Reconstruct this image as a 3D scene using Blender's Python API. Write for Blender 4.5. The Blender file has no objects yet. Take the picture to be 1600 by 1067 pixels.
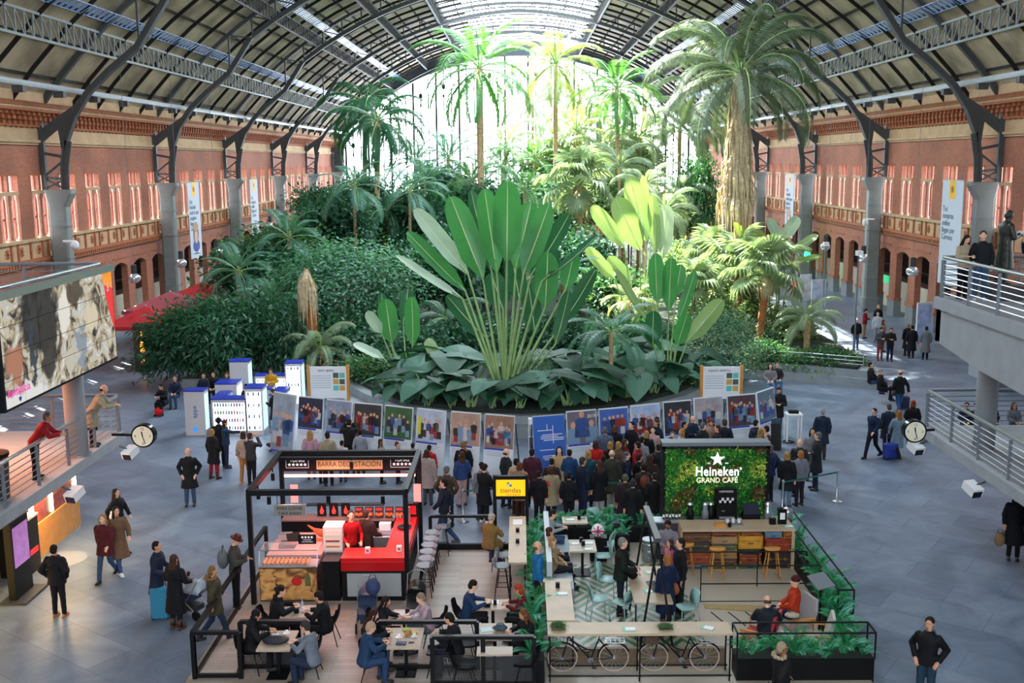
import bpy, math, random
import numpy as np
from mathutils import Vector, Matrix, Euler, noise
PI = math.pi
R = random.Random(7)
COL = bpy.context.scene.collection
sc = bpy.context.scene
# ------------------------------------------------------------------ camera model (real hall, metres)
F, H = 1650.0, 10.5
_Y = np.array([12, 282.5, -F]); _Y /= np.linalg.norm(_Y)
_n = np.cross([1, .0085, 0], [12, 282.5, -F]); _Z = _n / np.linalg.norm(_n)
_X = np.cross(_Y, _Z); CM = np.array([_X, _Y, _Z])
def ray(px, py): return CM @ np.array([px - 800, 533.5 - py, -F])
def P(px, py, z=0.0):
    d = ray(px, py); t = (z - H) / d[2]; return Vector((d[0]*t, d[1]*t, z))
def PY(px, py, Y):
    d = ray(px, py); t = Y / d[1]; return Vector((d[0]*t, Y, H + d[2]*t))
def PX(px, py, X):
    d = ray(px, py); t = X / d[0]; return Vector((X, d[1]*t, H + d[2]*t))
# ------------------------------------------------------------------ materials
def lin(c):
    if isinstance(c, str):
        c = c.lstrip('#'); c = [int(c[i:i+2], 16)/255 for i in (0, 2, 4)]
    return tuple((x/12.92 if x <= .04045 else ((x+.055)/1.055)**2.4) for x in c) + (1.0,)
_M = {}
def M(col, rough=.6, metal=0.0, var=0.0, scale=8.0, bump=0.0, emit=0.0, trans=0.0, spec=.5, alpha=1.0):
    key = (col, rough, metal, var, scale, bump, emit, trans, spec, alpha)
    if key in _M: return _M[key]
    m = bpy.data.materials.new('mat_%03d' % len(_M)); _M[key] = m
    m.use_nodes = True; nt = m.node_tree; b = nt.nodes['Principled BSDF']
    b.inputs['Base Color'].default_value = lin(col)
    b.inputs['Roughness'].default_value = rough
    b.inputs['Metallic'].default_value = metal
    b.inputs['Specular IOR Level'].default_value = spec
    b.inputs['Alpha'].default_value = alpha
    if emit:
        b.inputs['Emission Color'].default_value = lin(col); b.inputs['Emission Strength'].default_value = emit
    if var or bump:
        tc = nt.nodes.new('ShaderNodeTexCoord')
        nz = nt.nodes.new('ShaderNodeTexNoise'); nz.inputs['Scale'].default_value = scale; nz.inputs['Detail'].default_value = 4
        nt.links.new(tc.outputs['Object'], nz.inputs['Vector'])
        if var:
            r = nt.nodes.new('ShaderNodeValToRGB'); c = lin(col)
            r.color_ramp.elements[0].position = .3; r.color_ramp.elements[1].position = .7
            r.color_ramp.elements[0].color = tuple(x*(1-var) for x in c[:3]) + (1,)
            r.color_ramp.elements[1].color = tuple(min(1, x*(1+var)) for x in c[:3]) + (1,)
            nt.links.new(nz.outputs['Fac'], r.inputs['Fac']); nt.links.new(r.outputs['Color'], b.inputs['Base Color'])
        if bump:
            bp = nt.nodes.new('ShaderNodeBump'); bp.inputs['Strength'].default_value = bump
            nt.links.new(nz.outputs['Fac'], bp.inputs['Height']); nt.links.new(bp.outputs['Normal'], b.inputs['Normal'])
    if trans:
        out = nt.nodes['Material Output']; tr = nt.nodes.new('ShaderNodeBsdfTranslucent')
        c = lin(col); tr.inputs['Color'].default_value = (min(1, c[0]*1.6), min(1, c[1]*1.6), c[2]*.8, 1)
        mx = nt.nodes.new('ShaderNodeMixShader'); mx.inputs[0].default_value = trans
        nt.links.new(b.outputs[0], mx.inputs[1]); nt.links.new(tr.outputs[0], mx.inputs[2]); nt.links.new(mx.outputs[0], out.inputs['Surface'])
    return m
def nodes_mat(name):
    m = bpy.data.materials.new(name); m.use_nodes = True; nt = m.node_tree
    return m, nt, nt.nodes['Principled BSDF'], (lambda t: nt.nodes.new('ShaderNode'+t)), nt.links.new
def glass(col='#dfe9ee', alpha=.12, rough=.03):
    return M(col, rough=rough, alpha=alpha, spec=.6)
# ------------------------------------------------------------------ mesh builder
class MB:
    def __init__(s): s.v = []; s.f = []; s.m = []; s.n = 0
    def add(s, vs, fs, mi=0):
        b = s.n; s.v.extend([tuple(p) for p in vs]); s.n += len(vs)
        for f in fs: s.f.append(tuple(i+b for i in f)); s.m.append(mi)
        return s
    def box(s, x0, x1, y0, y1, z0, z1, mi=0, skip=''):
        vs = [(x0,y0,z0),(x1,y0,z0),(x1,y1,z0),(x0,y1,z0),(x0,y0,z1),(x1,y0,z1),(x1,y1,z1),(x0,y1,z1)]
        fs = [(0,3,2,1),(4,5,6,7),(0,1,5,4),(1,2,6,5),(2,3,7,6),(3,0,4,7)]
        return s.add(vs, fs, mi)
    def cb(s, c, d, mi=0, rz=0, rx=0, ry=0):
        m = Euler((rx, ry, rz)).to_matrix(); c = Vector(c); h = [q/2 for q in d]
        vs = [c + m @ Vector((a*h[0], b*h[1], e*h[2])) for e in (-1, 1) for a, b in ((-1,-1),(1,-1),(1,1),(-1,1))]
        return s.add(vs, [(0,3,2,1),(4,5,6,7),(0,1,5,4),(1,2,6,5),(2,3,7,6),(3,0,4,7)], mi)
    def bar(s, a, b, w, h=None, mi=0):
        a = Vector(a); b = Vector(b); h = h or w; d = b-a
        if d.length < 1e-6: return s
        d.normalize(); up = Vector((0,0,1)) if abs(d.z) < .95 else Vector((0,1,0))
        sx = d.cross(up).normalized()*w/2; uy = sx.cross(d).normalized()*h/2
        vs = [p + i*sx + j*uy for p in (a, b) for i, j in ((-1,-1),(1,-1),(1,1),(-1,1))]
        return s.add(vs, [(0,1,2,3),(7,6,5,4),(0,4,5,1),(1,5,6,2),(2,6,7,3),(3,7,4,0)], mi)
    def tube(s, pts, r, n=6, mi=0, cap=True, flat=1.0):
        pts = [Vector(p) for p in pts]; k = len(pts)
        rs = r if isinstance(r, (list, tuple)) else [r]*k
        up = Vector((0,0,1)); vs = []
        d0 = (pts[1]-pts[0]).normalized()
        sx = d0.cross(up) if abs(d0.z) < .9 else d0.cross(Vector((0,1,0)))
        sx.normalize()
        for i, p in enumerate(pts):
            d = (pts[min(i+1, k-1)] - pts[max(i-1, 0)])
            if d.length < 1e-9: d = d0
            d.normalize(); sx = (sx - d*sx.dot(d))
            if sx.length < 1e-6: sx = d.orthogonal()
            sx.normalize(); uy = d.cross(sx)
            for j in range(n):
                a = 2*PI*j/n; vs.append(p + rs[i]*(math.cos(a)*sx + flat*math.sin(a)*uy))
        fs = [(i*n+j, i*n+(j+1)%n, (i+1)*n+(j+1)%n, (i+1)*n+j) for i in range(k-1) for j in range(n)]
        if cap: fs += [tuple(reversed(range(n))), tuple(range((k-1)*n, k*n))]
        return s.add(vs, fs, mi)
    def rings(s, rings, mi=0, cap=True):
        n = len(rings[0]); vs = [p for r in rings for p in r]; k = len(rings)
        fs = [(i*n+j, i*n+(j+1)%n, (i+1)*n+(j+1)%n, (i+1)*n+j) for i in range(k-1) for j in range(n)]
        if cap: fs += [tuple(reversed(range(n))), tuple(range((k-1)*n, k*n))]
        return s.add(vs, fs, mi)
    def lathe(s, prof, n=12, c=(0,0,0), mi=0, cap=True):
        return s.rings([[(c[0]+r*math.cos(2*PI*j/n), c[1]+r*math.sin(2*PI*j/n), c[2]+z) for j in range(n)] for r, z in prof], mi, cap)
    def prism(s, poly, z0, z1, mi=0):
        n = len(poly); vs = [(x, y, z0) for x, y in poly] + [(x, y, z1) for x, y in poly]
        return s.add(vs, [tuple(reversed(range(n))), tuple(range(n, 2*n))] + [(i, (i+1)%n, (i+1)%n+n, i+n) for i in range(n)], mi)
    def ell(s, c, r, nu=10, nv=7, mi=0, rot=None):
        c = Vector(c); vs = []; m = rot or Matrix.Identity(3)
        for i in range(nv+1):
            t = PI*i/nv
            for j in range(nu):
                a = 2*PI*j/nu; vs.append(c + m @ Vector((r[0]*math.sin(t)*math.cos(a), r[1]*math.sin(t)*math.sin(a), -r[2]*math.cos(t))))
        return s.add(vs, [(i*nu+j, i*nu+(j+1)%nu, (i+1)*nu+(j+1)%nu, (i+1)*nu+j) for i in range(nv) for j in range(nu)], mi)
    def mesh(s, name, mats, smooth=False):
        me = bpy.data.meshes.new(name); me.from_pydata(s.v, [], s.f)
        if not isinstance(mats, (list, tuple)): mats = [mats]
        for m in mats: me.materials.append(m)
        if any(s.m): me.polygons.foreach_set('material_index', s.m)
        if smooth: me.polygons.foreach_set('use_smooth', [True]*len(s.f))
        me.update(); return me
    def build(s, name, mats, parent=None, smooth=False, loc=None, rz=0):
        return put(name, s.mesh(name, mats, smooth), parent, loc, rz)
def put(name, me, parent=None, loc=None, rz=0):
    o = bpy.data.objects.new(name, me); COL.objects.link(o)
    if parent: o.parent = parent
    if loc is not None: o.location = loc
    if rz: o.rotation_euler = (0, 0, rz)
    return o
def tag(o, label=None, cat=None, group=None, kind=None):
    if label: o['label'] = label
    if cat: o['category'] = cat
    if group: o['group'] = group
    if kind: o['kind'] = kind
    return o
def T(name, label, cat, loc=(0,0,0), rz=0, group=None):
    o = bpy.data.objects.new(name, None); COL.objects.link(o); o.empty_display_size = .2
    o.location = loc; o.rotation_euler = (0, 0, rz)
    return tag(o, label, cat, group)
def S(name, mb, mats, smooth=False, parent=None):
    o = mb.build(name, mats, parent, smooth)
    if parent is None: o['kind'] = 'structure'
    return o
def dup(root, loc=None, rz=None, label=None, scale=None, group=None):
    r = root.copy(); COL.objects.link(r)
    if loc is not None: r.location = loc
    if rz is not None: r.rotation_euler = (0, 0, rz)
    if scale is not None: r.scale = (scale,)*3 if not isinstance(scale, tuple) else scale
    if label: r['label'] = label
    if group: r['group'] = group
    for ch in list(root.children):
        c = ch.copy(); COL.objects.link(c); c.parent = r
        for g in list(ch.children):
            d = g.copy(); COL.objects.link(d); d.parent = c
    return r
def text(s, size, mat, parent=None, loc=(0,0,0), rot=(PI/2,0,0), ext=.004, name='lettering', align='CENTER', sx=1.0, bold=0.0, spacing=1.0, shear=0):
    cu = bpy.data.curves.new(name, 'FONT'); cu.body = s; cu.size = size; cu.extrude = ext; cu.align_x = align; cu.align_y = 'CENTER'
    cu.resolution_u = 3; cu.offset = bold; cu.space_character = spacing; cu.shear = shear; cu.space_line = .9
    o = bpy.data.objects.new('tmp_text', cu); COL.objects.link(o)
    bpy.context.view_layer.update()
    me = bpy.data.meshes.new_from_object(o.evaluated_get(bpy.context.evaluated_depsgraph_get()))
    bpy.data.objects.remove(o)
    me.materials.clear(); me.materials.append(mat)
    q = put(name, me, parent); q.location = loc; q.rotation_euler = rot; q.scale = (sx, 1, 1)
    return q
ORD = ['first','second','third','fourth','fifth','sixth','seventh','eighth','ninth','tenth','eleventh','twelfth','thirteenth','fourteenth','fifteenth','sixteenth']

# ------------------------------------------------------------------ the hall shell
YF = 144.0; YN = -14.0; WX = 25.0; UY = 3.44; Y0 = 55.4
BAY = 17.2; FR = [Y0 + .2 + BAY*i for i in range(-4, 6)]      # frames (columns and arches)
CR = 31.1; CZ = 26 - CR
def roofz(x): return CZ + math.sqrt(CR*CR - x*x)
# floor: large pale granite slabs laid on the diagonal, polished
m, nt, b, N, L = nodes_mat('granite_floor')
tc = N('TexCoord'); mp = N('Mapping'); mp.inputs['Rotation'].default_value = (0, 0, .62)
L(tc.outputs['Object'], mp.inputs['Vector'])
br = N('TexBrick'); br.inputs['Scale'].default_value = 1.0; br.inputs['Brick Width'].default_value = 2.3; br.inputs['Row Height'].default_value = 1.15
br.inputs['Mortar Size'].default_value = .012; br.inputs['Mortar Smooth'].default_value = .3; br.inputs['Bias'].default_value = -.1
br.inputs['Color1'].default_value = lin('#7a8797'); br.inputs['Color2'].default_value = lin('#677588'); br.inputs['Mortar'].default_value = lin('#5b6777')
L(mp.outputs[0], br.inputs['Vector'])
nz = N('TexNoise'); nz.inputs['Scale'].default_value = .8; nz.inputs['Detail'].default_value = 8; nz.inputs['Roughness'].default_value = .62; nz.inputs['Distortion'].default_value = .8; L(tc.outputs['Object'], nz.inputs['Vector'])
n2 = N('TexNoise'); n2.inputs['Scale'].default_value = 60; n2.inputs['Detail'].default_value = 2; L(tc.outputs['Object'], n2.inputs['Vector'])
rp = N('ValToRGB'); rp.color_ramp.elements[0].position = .35; rp.color_ramp.elements[0].color = (.66,.68,.73,1); rp.color_ramp.elements[1].position = .68; rp.color_ramp.elements[1].color = (1.2,1.2,1.2,1)
L(nz.outputs['Fac'], rp.inputs['Fac'])
r2 = N('ValToRGB'); r2.color_ramp.elements[0].position = .3; r2.color_ramp.elements[0].color = (.85,.85,.85,1); r2.color_ramp.elements[1].position = .7; r2.color_ramp.elements[1].color = (1.1,1.1,1.1,1)
L(n2.outputs['Fac'], r2.inputs['Fac'])
mx = N('Mix'); mx.data_type = 'RGBA'; mx.blend_type = 'MULTIPLY'; mx.inputs['Factor'].default_value = 1
L(br.outputs['Color'], mx.inputs['A']); L(rp.outputs['Color'], mx.inputs['B'])
m2 = N('Mix'); m2.data_type = 'RGBA'; m2.blend_type = 'MULTIPLY'; m2.inputs['Factor'].default_value = 1
L(mx.outputs['Result'], m2.inputs['A']); L(r2.outputs['Color'], m2.inputs['B'])
L(m2.outputs['Result'], b.inputs['Base Color'])
rr = N('MapRange'); rr.inputs['To Min'].default_value = .28; rr.inputs['To Max'].default_value = .48; L(nz.outputs['Fac'], rr.inputs['Value']); L(rr.outputs[0], b.inputs['Roughness'])
b.inputs['Specular IOR Level'].default_value = .5
FLOORM = m
S('floor', MB().box(-32, 32, YN, YF+2, -.3, 0), m)
# brick
def brick_mat(name, c1, c2, mort, sc_=1.0):
    m, nt, b, N, L = nodes_mat(name)
    tc = N('TexCoord'); sp = N('SeparateXYZ'); cb = N('CombineXYZ'); ad = N('Math'); ad.operation = 'ADD'
    L(tc.outputs['Object'], sp.inputs[0]); L(sp.outputs['X'], ad.inputs[0]); L(sp.outputs['Y'], ad.inputs[1])
    L(ad.outputs[0], cb.inputs['X']); L(sp.outputs['Z'], cb.inputs['Y'])
    br = N('TexBrick'); br.inputs['Scale'].default_value = sc_; br.inputs['Brick Width'].default_value = .28; br.inputs['Row Height'].default_value = .075
    br.inputs['Mortar Size'].default_value = .006; br.inputs['Color1'].default_value = lin(c1); br.inputs['Color2'].default_value = lin(c2); br.inputs['Mortar'].default_value = lin(mort)
    L(cb.outputs[0], br.inputs['Vector'])
    nz = N('TexNoise'); nz.inputs['Scale'].default_value = .35; nz.inputs['Detail'].default_value = 5; L(tc.outputs['Object'], nz.inputs['Vector'])
    rp = N('ValToRGB'); rp.color_ramp.elements[0].position = .35; rp.color_ramp.elements[0].color = (.8,.8,.8,1); rp.color_ramp.elements[1].position = .65; rp.color_ramp.elements[1].color = (1.15,1.12,1.08,1)
    L(nz.outputs['Fac'], rp.inputs['Fac'])
    mx = N('Mix'); mx.data_type = 'RGBA'; mx.blend_type = 'MULTIPLY'; mx.inputs['Factor'].default_value = 1
    L(br.outputs['Color'], mx.inputs['A']); L(rp.outputs['Color'], mx.inputs['B']); L(mx.outputs['Result'], b.inputs['Base Color'])
    b.inputs['Roughness'].default_value = .85
    return m
BRICK = brick_mat('red_brick', '#a8694f', '#985a42', '#a88070')
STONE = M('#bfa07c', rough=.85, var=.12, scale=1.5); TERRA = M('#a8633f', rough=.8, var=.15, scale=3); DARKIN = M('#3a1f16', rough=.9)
CREAM = M('#d5cdb8', rough=.6); GREYB = M('#7d8288', rough=.7, var=.1, scale=2)
def hall_wall(side):
    sx = -1 if side == 'left' else 1
    nU0 = -int((Y0 - YN)/UY); nU1 = int((YF - Y0)/UY)
    w = MB()
    def bx(d0, d1, y0, y1, z0, z1, mi=0):          # d = depth behind (+) or in front (-) of the wall face
        xa, xb = sx*(WX+d0), sx*(WX+d1); w.box(min(xa, xb), max(xa, xb), y0, y1, z0, z1, mi)
    TH = .4
    ys = [Y0 + UY*k for k in range(nU0, nU1+1)]
    ya, yb = YN, YF
    # arcade piers and arch heads
    aw = 1.12                                         # half opening
    edges = [ya] + [e for y in ys for e in (y-aw, y+aw)] + [yb]
    for i in range(0, len(edges), 2):
        bx(0, (.4), edges[i], edges[i+1], 0, 4.15)
        bx(-.06, .42, edges[i]-.06, edges[i+1]+.06, 0, 1.05, 3)
        bx(-.1, .42, edges[i]-.1, edges[i+1]+.1, 1.05, 1.25)
    for y in ys:                                     # segmental arch head
        n = 8
        for j in range(n):
            t0 = -aw + 2*aw*j/n; t1 = -aw + 2*aw*(j+1)/n; tm = (t0+t1)/2
            zz = 4.15 + .26*(1 - (tm/aw)**2)
            bx(0, .4, y+t0, y+t1, zz, 4.75)
        bx(-.05, 0, y-aw-.1, y+aw+.1, 4.68, 4.75, 2)
    for i in range(0, len(edges), 2): bx(0, .4, edges[i], edges[i+1], 4.15, 4.75)
    bx(0, TH, ya, yb, 4.75, 5.35)
    # stone string course with dentils and pierced parapet band
    bx(-.12, TH, ya, yb, 5.35, 5.5, 1); bx(-.3, TH, ya, yb, 5.62, 5.75, 2); bx(-.12, TH, ya, yb, 5.5, 5.62, 2)
    bx(-.02, TH, ya, yb, 5.75, 6.62, 1); bx(-.16, TH, ya, yb, 6.62, 6.78, 1)
    for k in range(int((yb-50)/.3)):
        yy = 50 + .3*k; bx(-.26, -.12, yy, yy+.15, 5.42, 5.62, 2)
    for y in ys:
        if y < 45: continue
        for q in (-UY/2, -.36, .36): bx(-.1, 0, y+q-.07, y+q+.07, 5.75, 6.62, 2)
        for q in (-.75, .75):
            for a in (0, PI/4, PI/2, 3*PI/4):
                w.cb((sx*(WX-.03), y+q, 6.18), (.04, .07, .5), 2, rx=a)
    # window piers
    for i, y in enumerate(ys[:-1] + [ys[-1]]):
        pass
    ww = 1.0                                         # half width of the window group
    edges = [ya] + [e for y in ys for e in (y-ww, y+ww)] + [yb]
    for i in range(0, len(edges), 2): bx(0, TH, edges[i], edges[i+1], 6.78, 10.0)
    for y in ys:
        bx(0, TH, y-.12, y+.12, 6.78, 10.0); bx(-.03, TH-.2, y-ww, y+ww, 9.02, 9.2, 1)
        bx(-.04, 0, y-ww-.12, y+ww+.12, 9.96, 10.06, 2)
    bx(0, TH, ya, yb, 10.0, 13.0)
    # stone frieze, brackets, cornice
    bx(-.1, 0, ya, yb, 11.5, 11.62, 1); bx(-.2, 0, ya, yb, 11.62, 11.76, 1); bx(-.08, 0, ya, yb, 11.76, 12.5, 1)
    bx(-.22, 0, ya, yb, 12.4, 12.5, 2)
    for k in range(int((yb-40)/.57)):
        yy = 40 + .57*k
        bx(-.3, 0, yy, yy+.24, 12.5, 12.72, 2); bx(-.55, 0, yy, yy+.24, 12.72, 12.95, 2); bx(-.75, 0, yy, yy+.24, 12.95, 13.12, 2)
        bx(-.12, -.08, yy, yy+.1, 12.32, 12.4, 2)
    bx(-.95, TH, ya, yb, 13.12, 13.24, 2); bx(-1.05, TH, ya, yb, 13.36, 13.56, 2); bx(-.98, TH, ya, yb, 13.24, 13.36, 1)
    bx(-.55, TH, ya, yb, 13.56, 14.35, 1)
    o = S('wall_'+side, w, [BRICK, STONE, TERRA, GREYB])
    # shop fronts behind the arcade
    w = MB()
    def bx(d0, d1, y0, y1, z0, z1, mi=0):
        xa, xb = sx*(WX+d0), sx*(WX+d1); w.box(min(xa, xb), max(xa, xb), y0, y1, z0, z1, mi)
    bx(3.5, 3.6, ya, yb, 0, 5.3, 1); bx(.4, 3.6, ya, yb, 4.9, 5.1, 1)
    bx(1.3, 1.4, ya, yb, 0, 2.1, 0); bx(1.25, 1.45, ya, yb, 2.1, 2.35, 1); bx(1.5, 1.58, ya, yb, 2.9, 3.0, 1); bx(1.5, 1.58, ya, yb, 4.0, 4.1, 1)
    S('wall_arcade_'+side, w, [CREAM, DARKIN])
    # windows: twin lights with colonnettes, small lights above
    GL = M('#cfe0ea', rough=.1, alpha=.08); FRM = M('#8a3a26', rough=.6); COLN = M('#c9a08c', rough=.7)
    wm = MB()
    for q in (-.54, .54):
        for d in (-.3, .3):
            wm.lathe([(.1,0),(.1,.12),(.055,.2),(.05,.9),(.075,1.0),(.05,1.1),(.045,1.95),(.1,2.12),(.1,2.24)], 8, (0, q+d*1.0, 6.78), 2)
        wm.box(-.02+sx*.2, .02+sx*.2, q-.38, q+.38, 6.78, 9.02, 0)
        for d in (-.36, 0, .36): wm.box(-.04+sx*.2, .04+sx*.2, q+d-.025, q+d+.025, 6.78, 9.95, 1)
        wm.box(-.04+sx*.2, .04+sx*.2, q-.38, q+.38, 7.8, 7.88, 1)
        wm.box(-.02+sx*.2, .02+sx*.2, q-.38, q+.38, 9.2, 9.96, 0)
    wm.box(-.08, .08, -.92, .92, 6.74, 6.82, 2)
    me = wm.mesh('window', [GL, FRM, COLN])
    for i, y in enumerate([y for y in ys if y > 48]):
        o = put('window_%d' % (2+i + (40 if sx > 0 else 0)), me); o.location = (sx*(WX+.05), y, 0); o['kind'] = 'structure'
hall_wall('left'); hall_wall('right')
# ------------------------------------------------------------------ roof
ROOF, nt, b, N, L = nodes_mat('roof_boards')
tc = N('TexCoord'); nz = N('TexNoise'); nz.inputs['Scale'].default_value = .5; nz.inputs['Detail'].default_value = 6
L(tc.outputs['Object'], nz.inputs['Vector'])
rp = N('ValToRGB'); rp.color_ramp.elements[0].position = .32; rp.color_ramp.elements[0].color = lin('#8a7e69'); rp.color_ramp.elements[1].position = .66; rp.color_ramp.elements[1].color = lin('#c4b597')
L(nz.outputs['Fac'], rp.inputs['Fac']); L(rp.outputs[0], b.inputs['Base Color']); b.inputs['Roughness'].default_value = .8
STEEL = M('#484b4c', rough=.55, var=.1, scale=3, spec=.3); STEELL = M('#7d8381', rough=.5, var=.08, scale=2, spec=.35); STEELD = M('#242420', rough=.7, spec=.2)
SK = 7.7; SKY0 = 63.0
def roof_strip(mb, x0, x1, y0, y1, n, mi=0, th=.12):
    for i in range(n):
        a = x0+(x1-x0)*i/n; c = x0+(x1-x0)*(i+1)/n
        mb.add([(a,y0,roofz(a)),(c,y0,roofz(c)),(c,y1,roofz(c)),(a,y1,roofz(a)),(a,y0,roofz(a)+th),(c,y0,roofz(c)+th),(c,y1,roofz(c)+th),(a,y1,roofz(a)+th)],
               [(0,3,2,1),(4,5,6,7),(0,1,5,4),(1,2,6,5),(2,3,7,6),(3,0,4,7)], mi)
r = MB()
roof_strip(r, -25.9, -SK, YN, YF+1, 14); roof_strip(r, SK, 25.9, YN, YF+1, 14); roof_strip(r, -SK, SK, YN, 20, 8); roof_strip(r, -SK, SK, YF-1, YF+1, 8)
S('ceiling', r, ROOF)
r = MB()                                                   # purlins and rafters under the boards
xs = [-25.2+1.4*i for i in range(37)]
for x in xs:
    if abs(x) < SK-.2: continue
    r.box(x-.05, x+.05, YN, YF, roofz(x)-.16, roofz(x)-.02)
for x in (-SK, SK): r.box(x-.12, x+.12, YN, YF, roofz(x)-.35, roofz(x)+.1)
k = 0
y = FR[0]
while y < YF:
    if abs((y-FR[0]) % BAY) > .1 and abs((y-FR[0]) % BAY) < BAY-.1:
        for i in range(28):
            a = -25.2+1.8*i; c = a+1.8; a_ = a; 
            if y < 30 or (abs(a) < SK-1 and abs(c) < SK and y > SKY0): continue
            for dz in (0,):
                r.bar((a, y, roofz(a)-.3), (min(c,25.3), y, roofz(min(c,25.3))-.3), .08, .2)
    y += BAY/5
S('trim_1', r, STEELD)
sk = MB()                                                  # glazed skylight
roof_strip(sk, -SK, SK, SKY0, YF-1, 10, 0, .03)
for i in range(11):
    x = -SK+2*SK*i/10; sk.box(x-.04, x+.04, SKY0, YF-1, roofz(x)-.1, roofz(x)+.06, 1)
for k in range(int((YF-SKY0)/2.87)):
    yy = SKY0+2.87*k
    for i in range(10):
        a = -SK+2*SK*i/10; c = a+2*SK/10; sk.bar((a, yy, roofz(a)-.03), (c, yy, roofz(c)-.03), .06, .12, 1)
S('window_1', sk, [M('#e8f0f6', rough=.1, alpha=.08), STEELD])
# arches: lower chord follows the roof, curls down to the column tops
def chord(side):
    pts = [(23.75, 9.2), (23.7, 10.4), (23.45, 11.7), (22.95, 12.9), (22.1, 14.1), (20.9, 15.2), (19.4, 16.35)]
    for i in range(1, 13):
        t = i/12; x = 19.4*(1-t); pts.append((x, roofz(x) - (1.75 - .6*t)))
    return [(side*x, z) for x, z in pts]
def make_arch():
    root = T('roof_arch', 'grey steel roof arch', 'roof arch')
    for s in (-1, 1):
        c = chord(s); mb = MB()
        for i in range(len(c)-1):
            mb.bar((c[i][0], 0, c[i][1]), (c[i+1][0], 0, c[i+1][1]), .42, .1); 
            up = .3; nx = Vector((c[i+1][1]-c[i][1], 0, -(c[i+1][0]-c[i][0]))).normalized()*s*-1
            a = Vector((c[i][0], 0, c[i][1])) ; b2 = Vector((c[i+1][0], 0, c[i+1][1]))
            off = Vector((0,0,.25)) if i > 6 else Vector((s*.25, 0, .1))
            mb.bar(a+off*.6, b2+off*.6, .08, .3)
        mb.build('lower_chord', STEEL, root)
        w = MB()                                            # upper chord and struts
        n = 24
        for i in range(n):
            a = s*25.2*(i)/n; c2 = s*25.2*(i+1)/n; w.bar((a, 0, roofz(a)-.3), (c2, 0, roofz(c2)-.3), .3, .25)
        for i in range(6, len(c)):
            x = c[i][0]; w.bar((x, 0, c[i][1]), (x, 0, roofz(x)-.3), .1)
            if i+1 < len(c): w.bar((x, 0, roofz(x)-.3), (c[i+1][0], 0, c[i+1][1]), .08)
        w.build('roof_strut', STEEL, root)
        w = MB()                                            # bracket above the column, lattice
        X = s*24.8; w.bar((X, 0, 9.2), (X, 0, 13.3), .25)
        w.add([(s*23.75, -.05, 10.9), (s*23.3, -.05, 12.3), (s*22.4, -.05, 13.75), (s*21.8, -.05, 14.5), (s*22.7,-.05,13.7), (s*24.8, -.05, 12.3), (s*24.8,-.05,11.6), (s*23.9,-.05,12.3),
               (s*23.75, .05, 10.9), (s*23.3, .05, 12.3), (s*22.4, .05, 13.75), (s*21.8, .05, 14.5), (s*22.7,.05,13.7), (s*24.8, .05, 12.3), (s*24.8,.05,11.6), (s*23.9,.05,12.3)],
              [(0,1,2,3,4,5,6,7), (15,14,13,12,11,10,9,8)] + [(i,(i+1)%8,(i+1)%8+8,i+8) for i in range(8)])
        w.bar((s*23.75,0,10.9), (X,0,11.1), .14); w.bar((s*23.75,0,10.7), (X,0,9.9), .1)
        w.bar((s*23.75,0,9.75), (X,0,9.85), .12); w.bar((s*23.75,0,9.75), (X,0,9.25), .08); w.bar((s*23.75,0,9.2), (X,0,9.8), .08)
        w.bar((s*24.95,0,13.3), (s*24.95,0,14.6), .12)
        w.build('bracket', STEEL, root)
    return root
arch = make_arch()
def make_column():
    root = T('steel_column', 'grey steel column', 'column')
    c = MB()
    def oc(x0, x1, hy, z, ch): return [(x0+ch,-hy,z),(x1-ch,-hy,z),(x1,-hy+ch,z),(x1,hy-ch,z),(x1-ch,hy,z),(x0+ch,hy,z),(x0,hy-ch,z),(x0,-hy+ch,z)]
    c.rings([oc(-.5,.62,.46,0.35,.12), oc(-.5,.62,.46,1.0,.12), oc(-.44,.56,.4,1.05,.12), oc(-.4,.5,.36,8.3,.1), oc(-.75,.6,.42,9.0,.1), oc(-.75,.6,.42,9.2,.1)])
    for z in (2.2, 3.9, 5.6, 7.3): c.rings([oc(-.46,.56,.42,z,.1), oc(-.46,.56,.42,z+.08,.1)])
    c.build('shaft', STEELL, root)
    q = MB(); q.rings([oc(-.62,.75,.6,0,.1), oc(-.62,.75,.6,.35,.1)]); q.build('plinth', GREYB, root)
    return root
colm = make_column()
names = {55.6:'nearest', 72.8:'second', 90.0:'third', 107.2:'fourth', 124.4:'fifth', 141.6:'farthest'}
first = True
for y in FR:
    nm = names.get(round(y,1)); vis = nm is not None
    if not vis: continue
    a = arch if first else dup(arch); a.location = (0, y, 0)
    a['label'] = f'grey riveted steel arch under the curved roof, {nm} one from the cafes'
    for s, w in ((-1, 'left'), (1, 'right')):
        c = colm if (first and s < 0) else dup(colm)
        c.location = (s*24.1, y, 0); c.rotation_euler = (0, 0, 0 if s > 0 else PI)
        c['label'] = f'grey steel column against the {w} brick wall, {nm} one counted from the terraces'
    first = False
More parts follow.
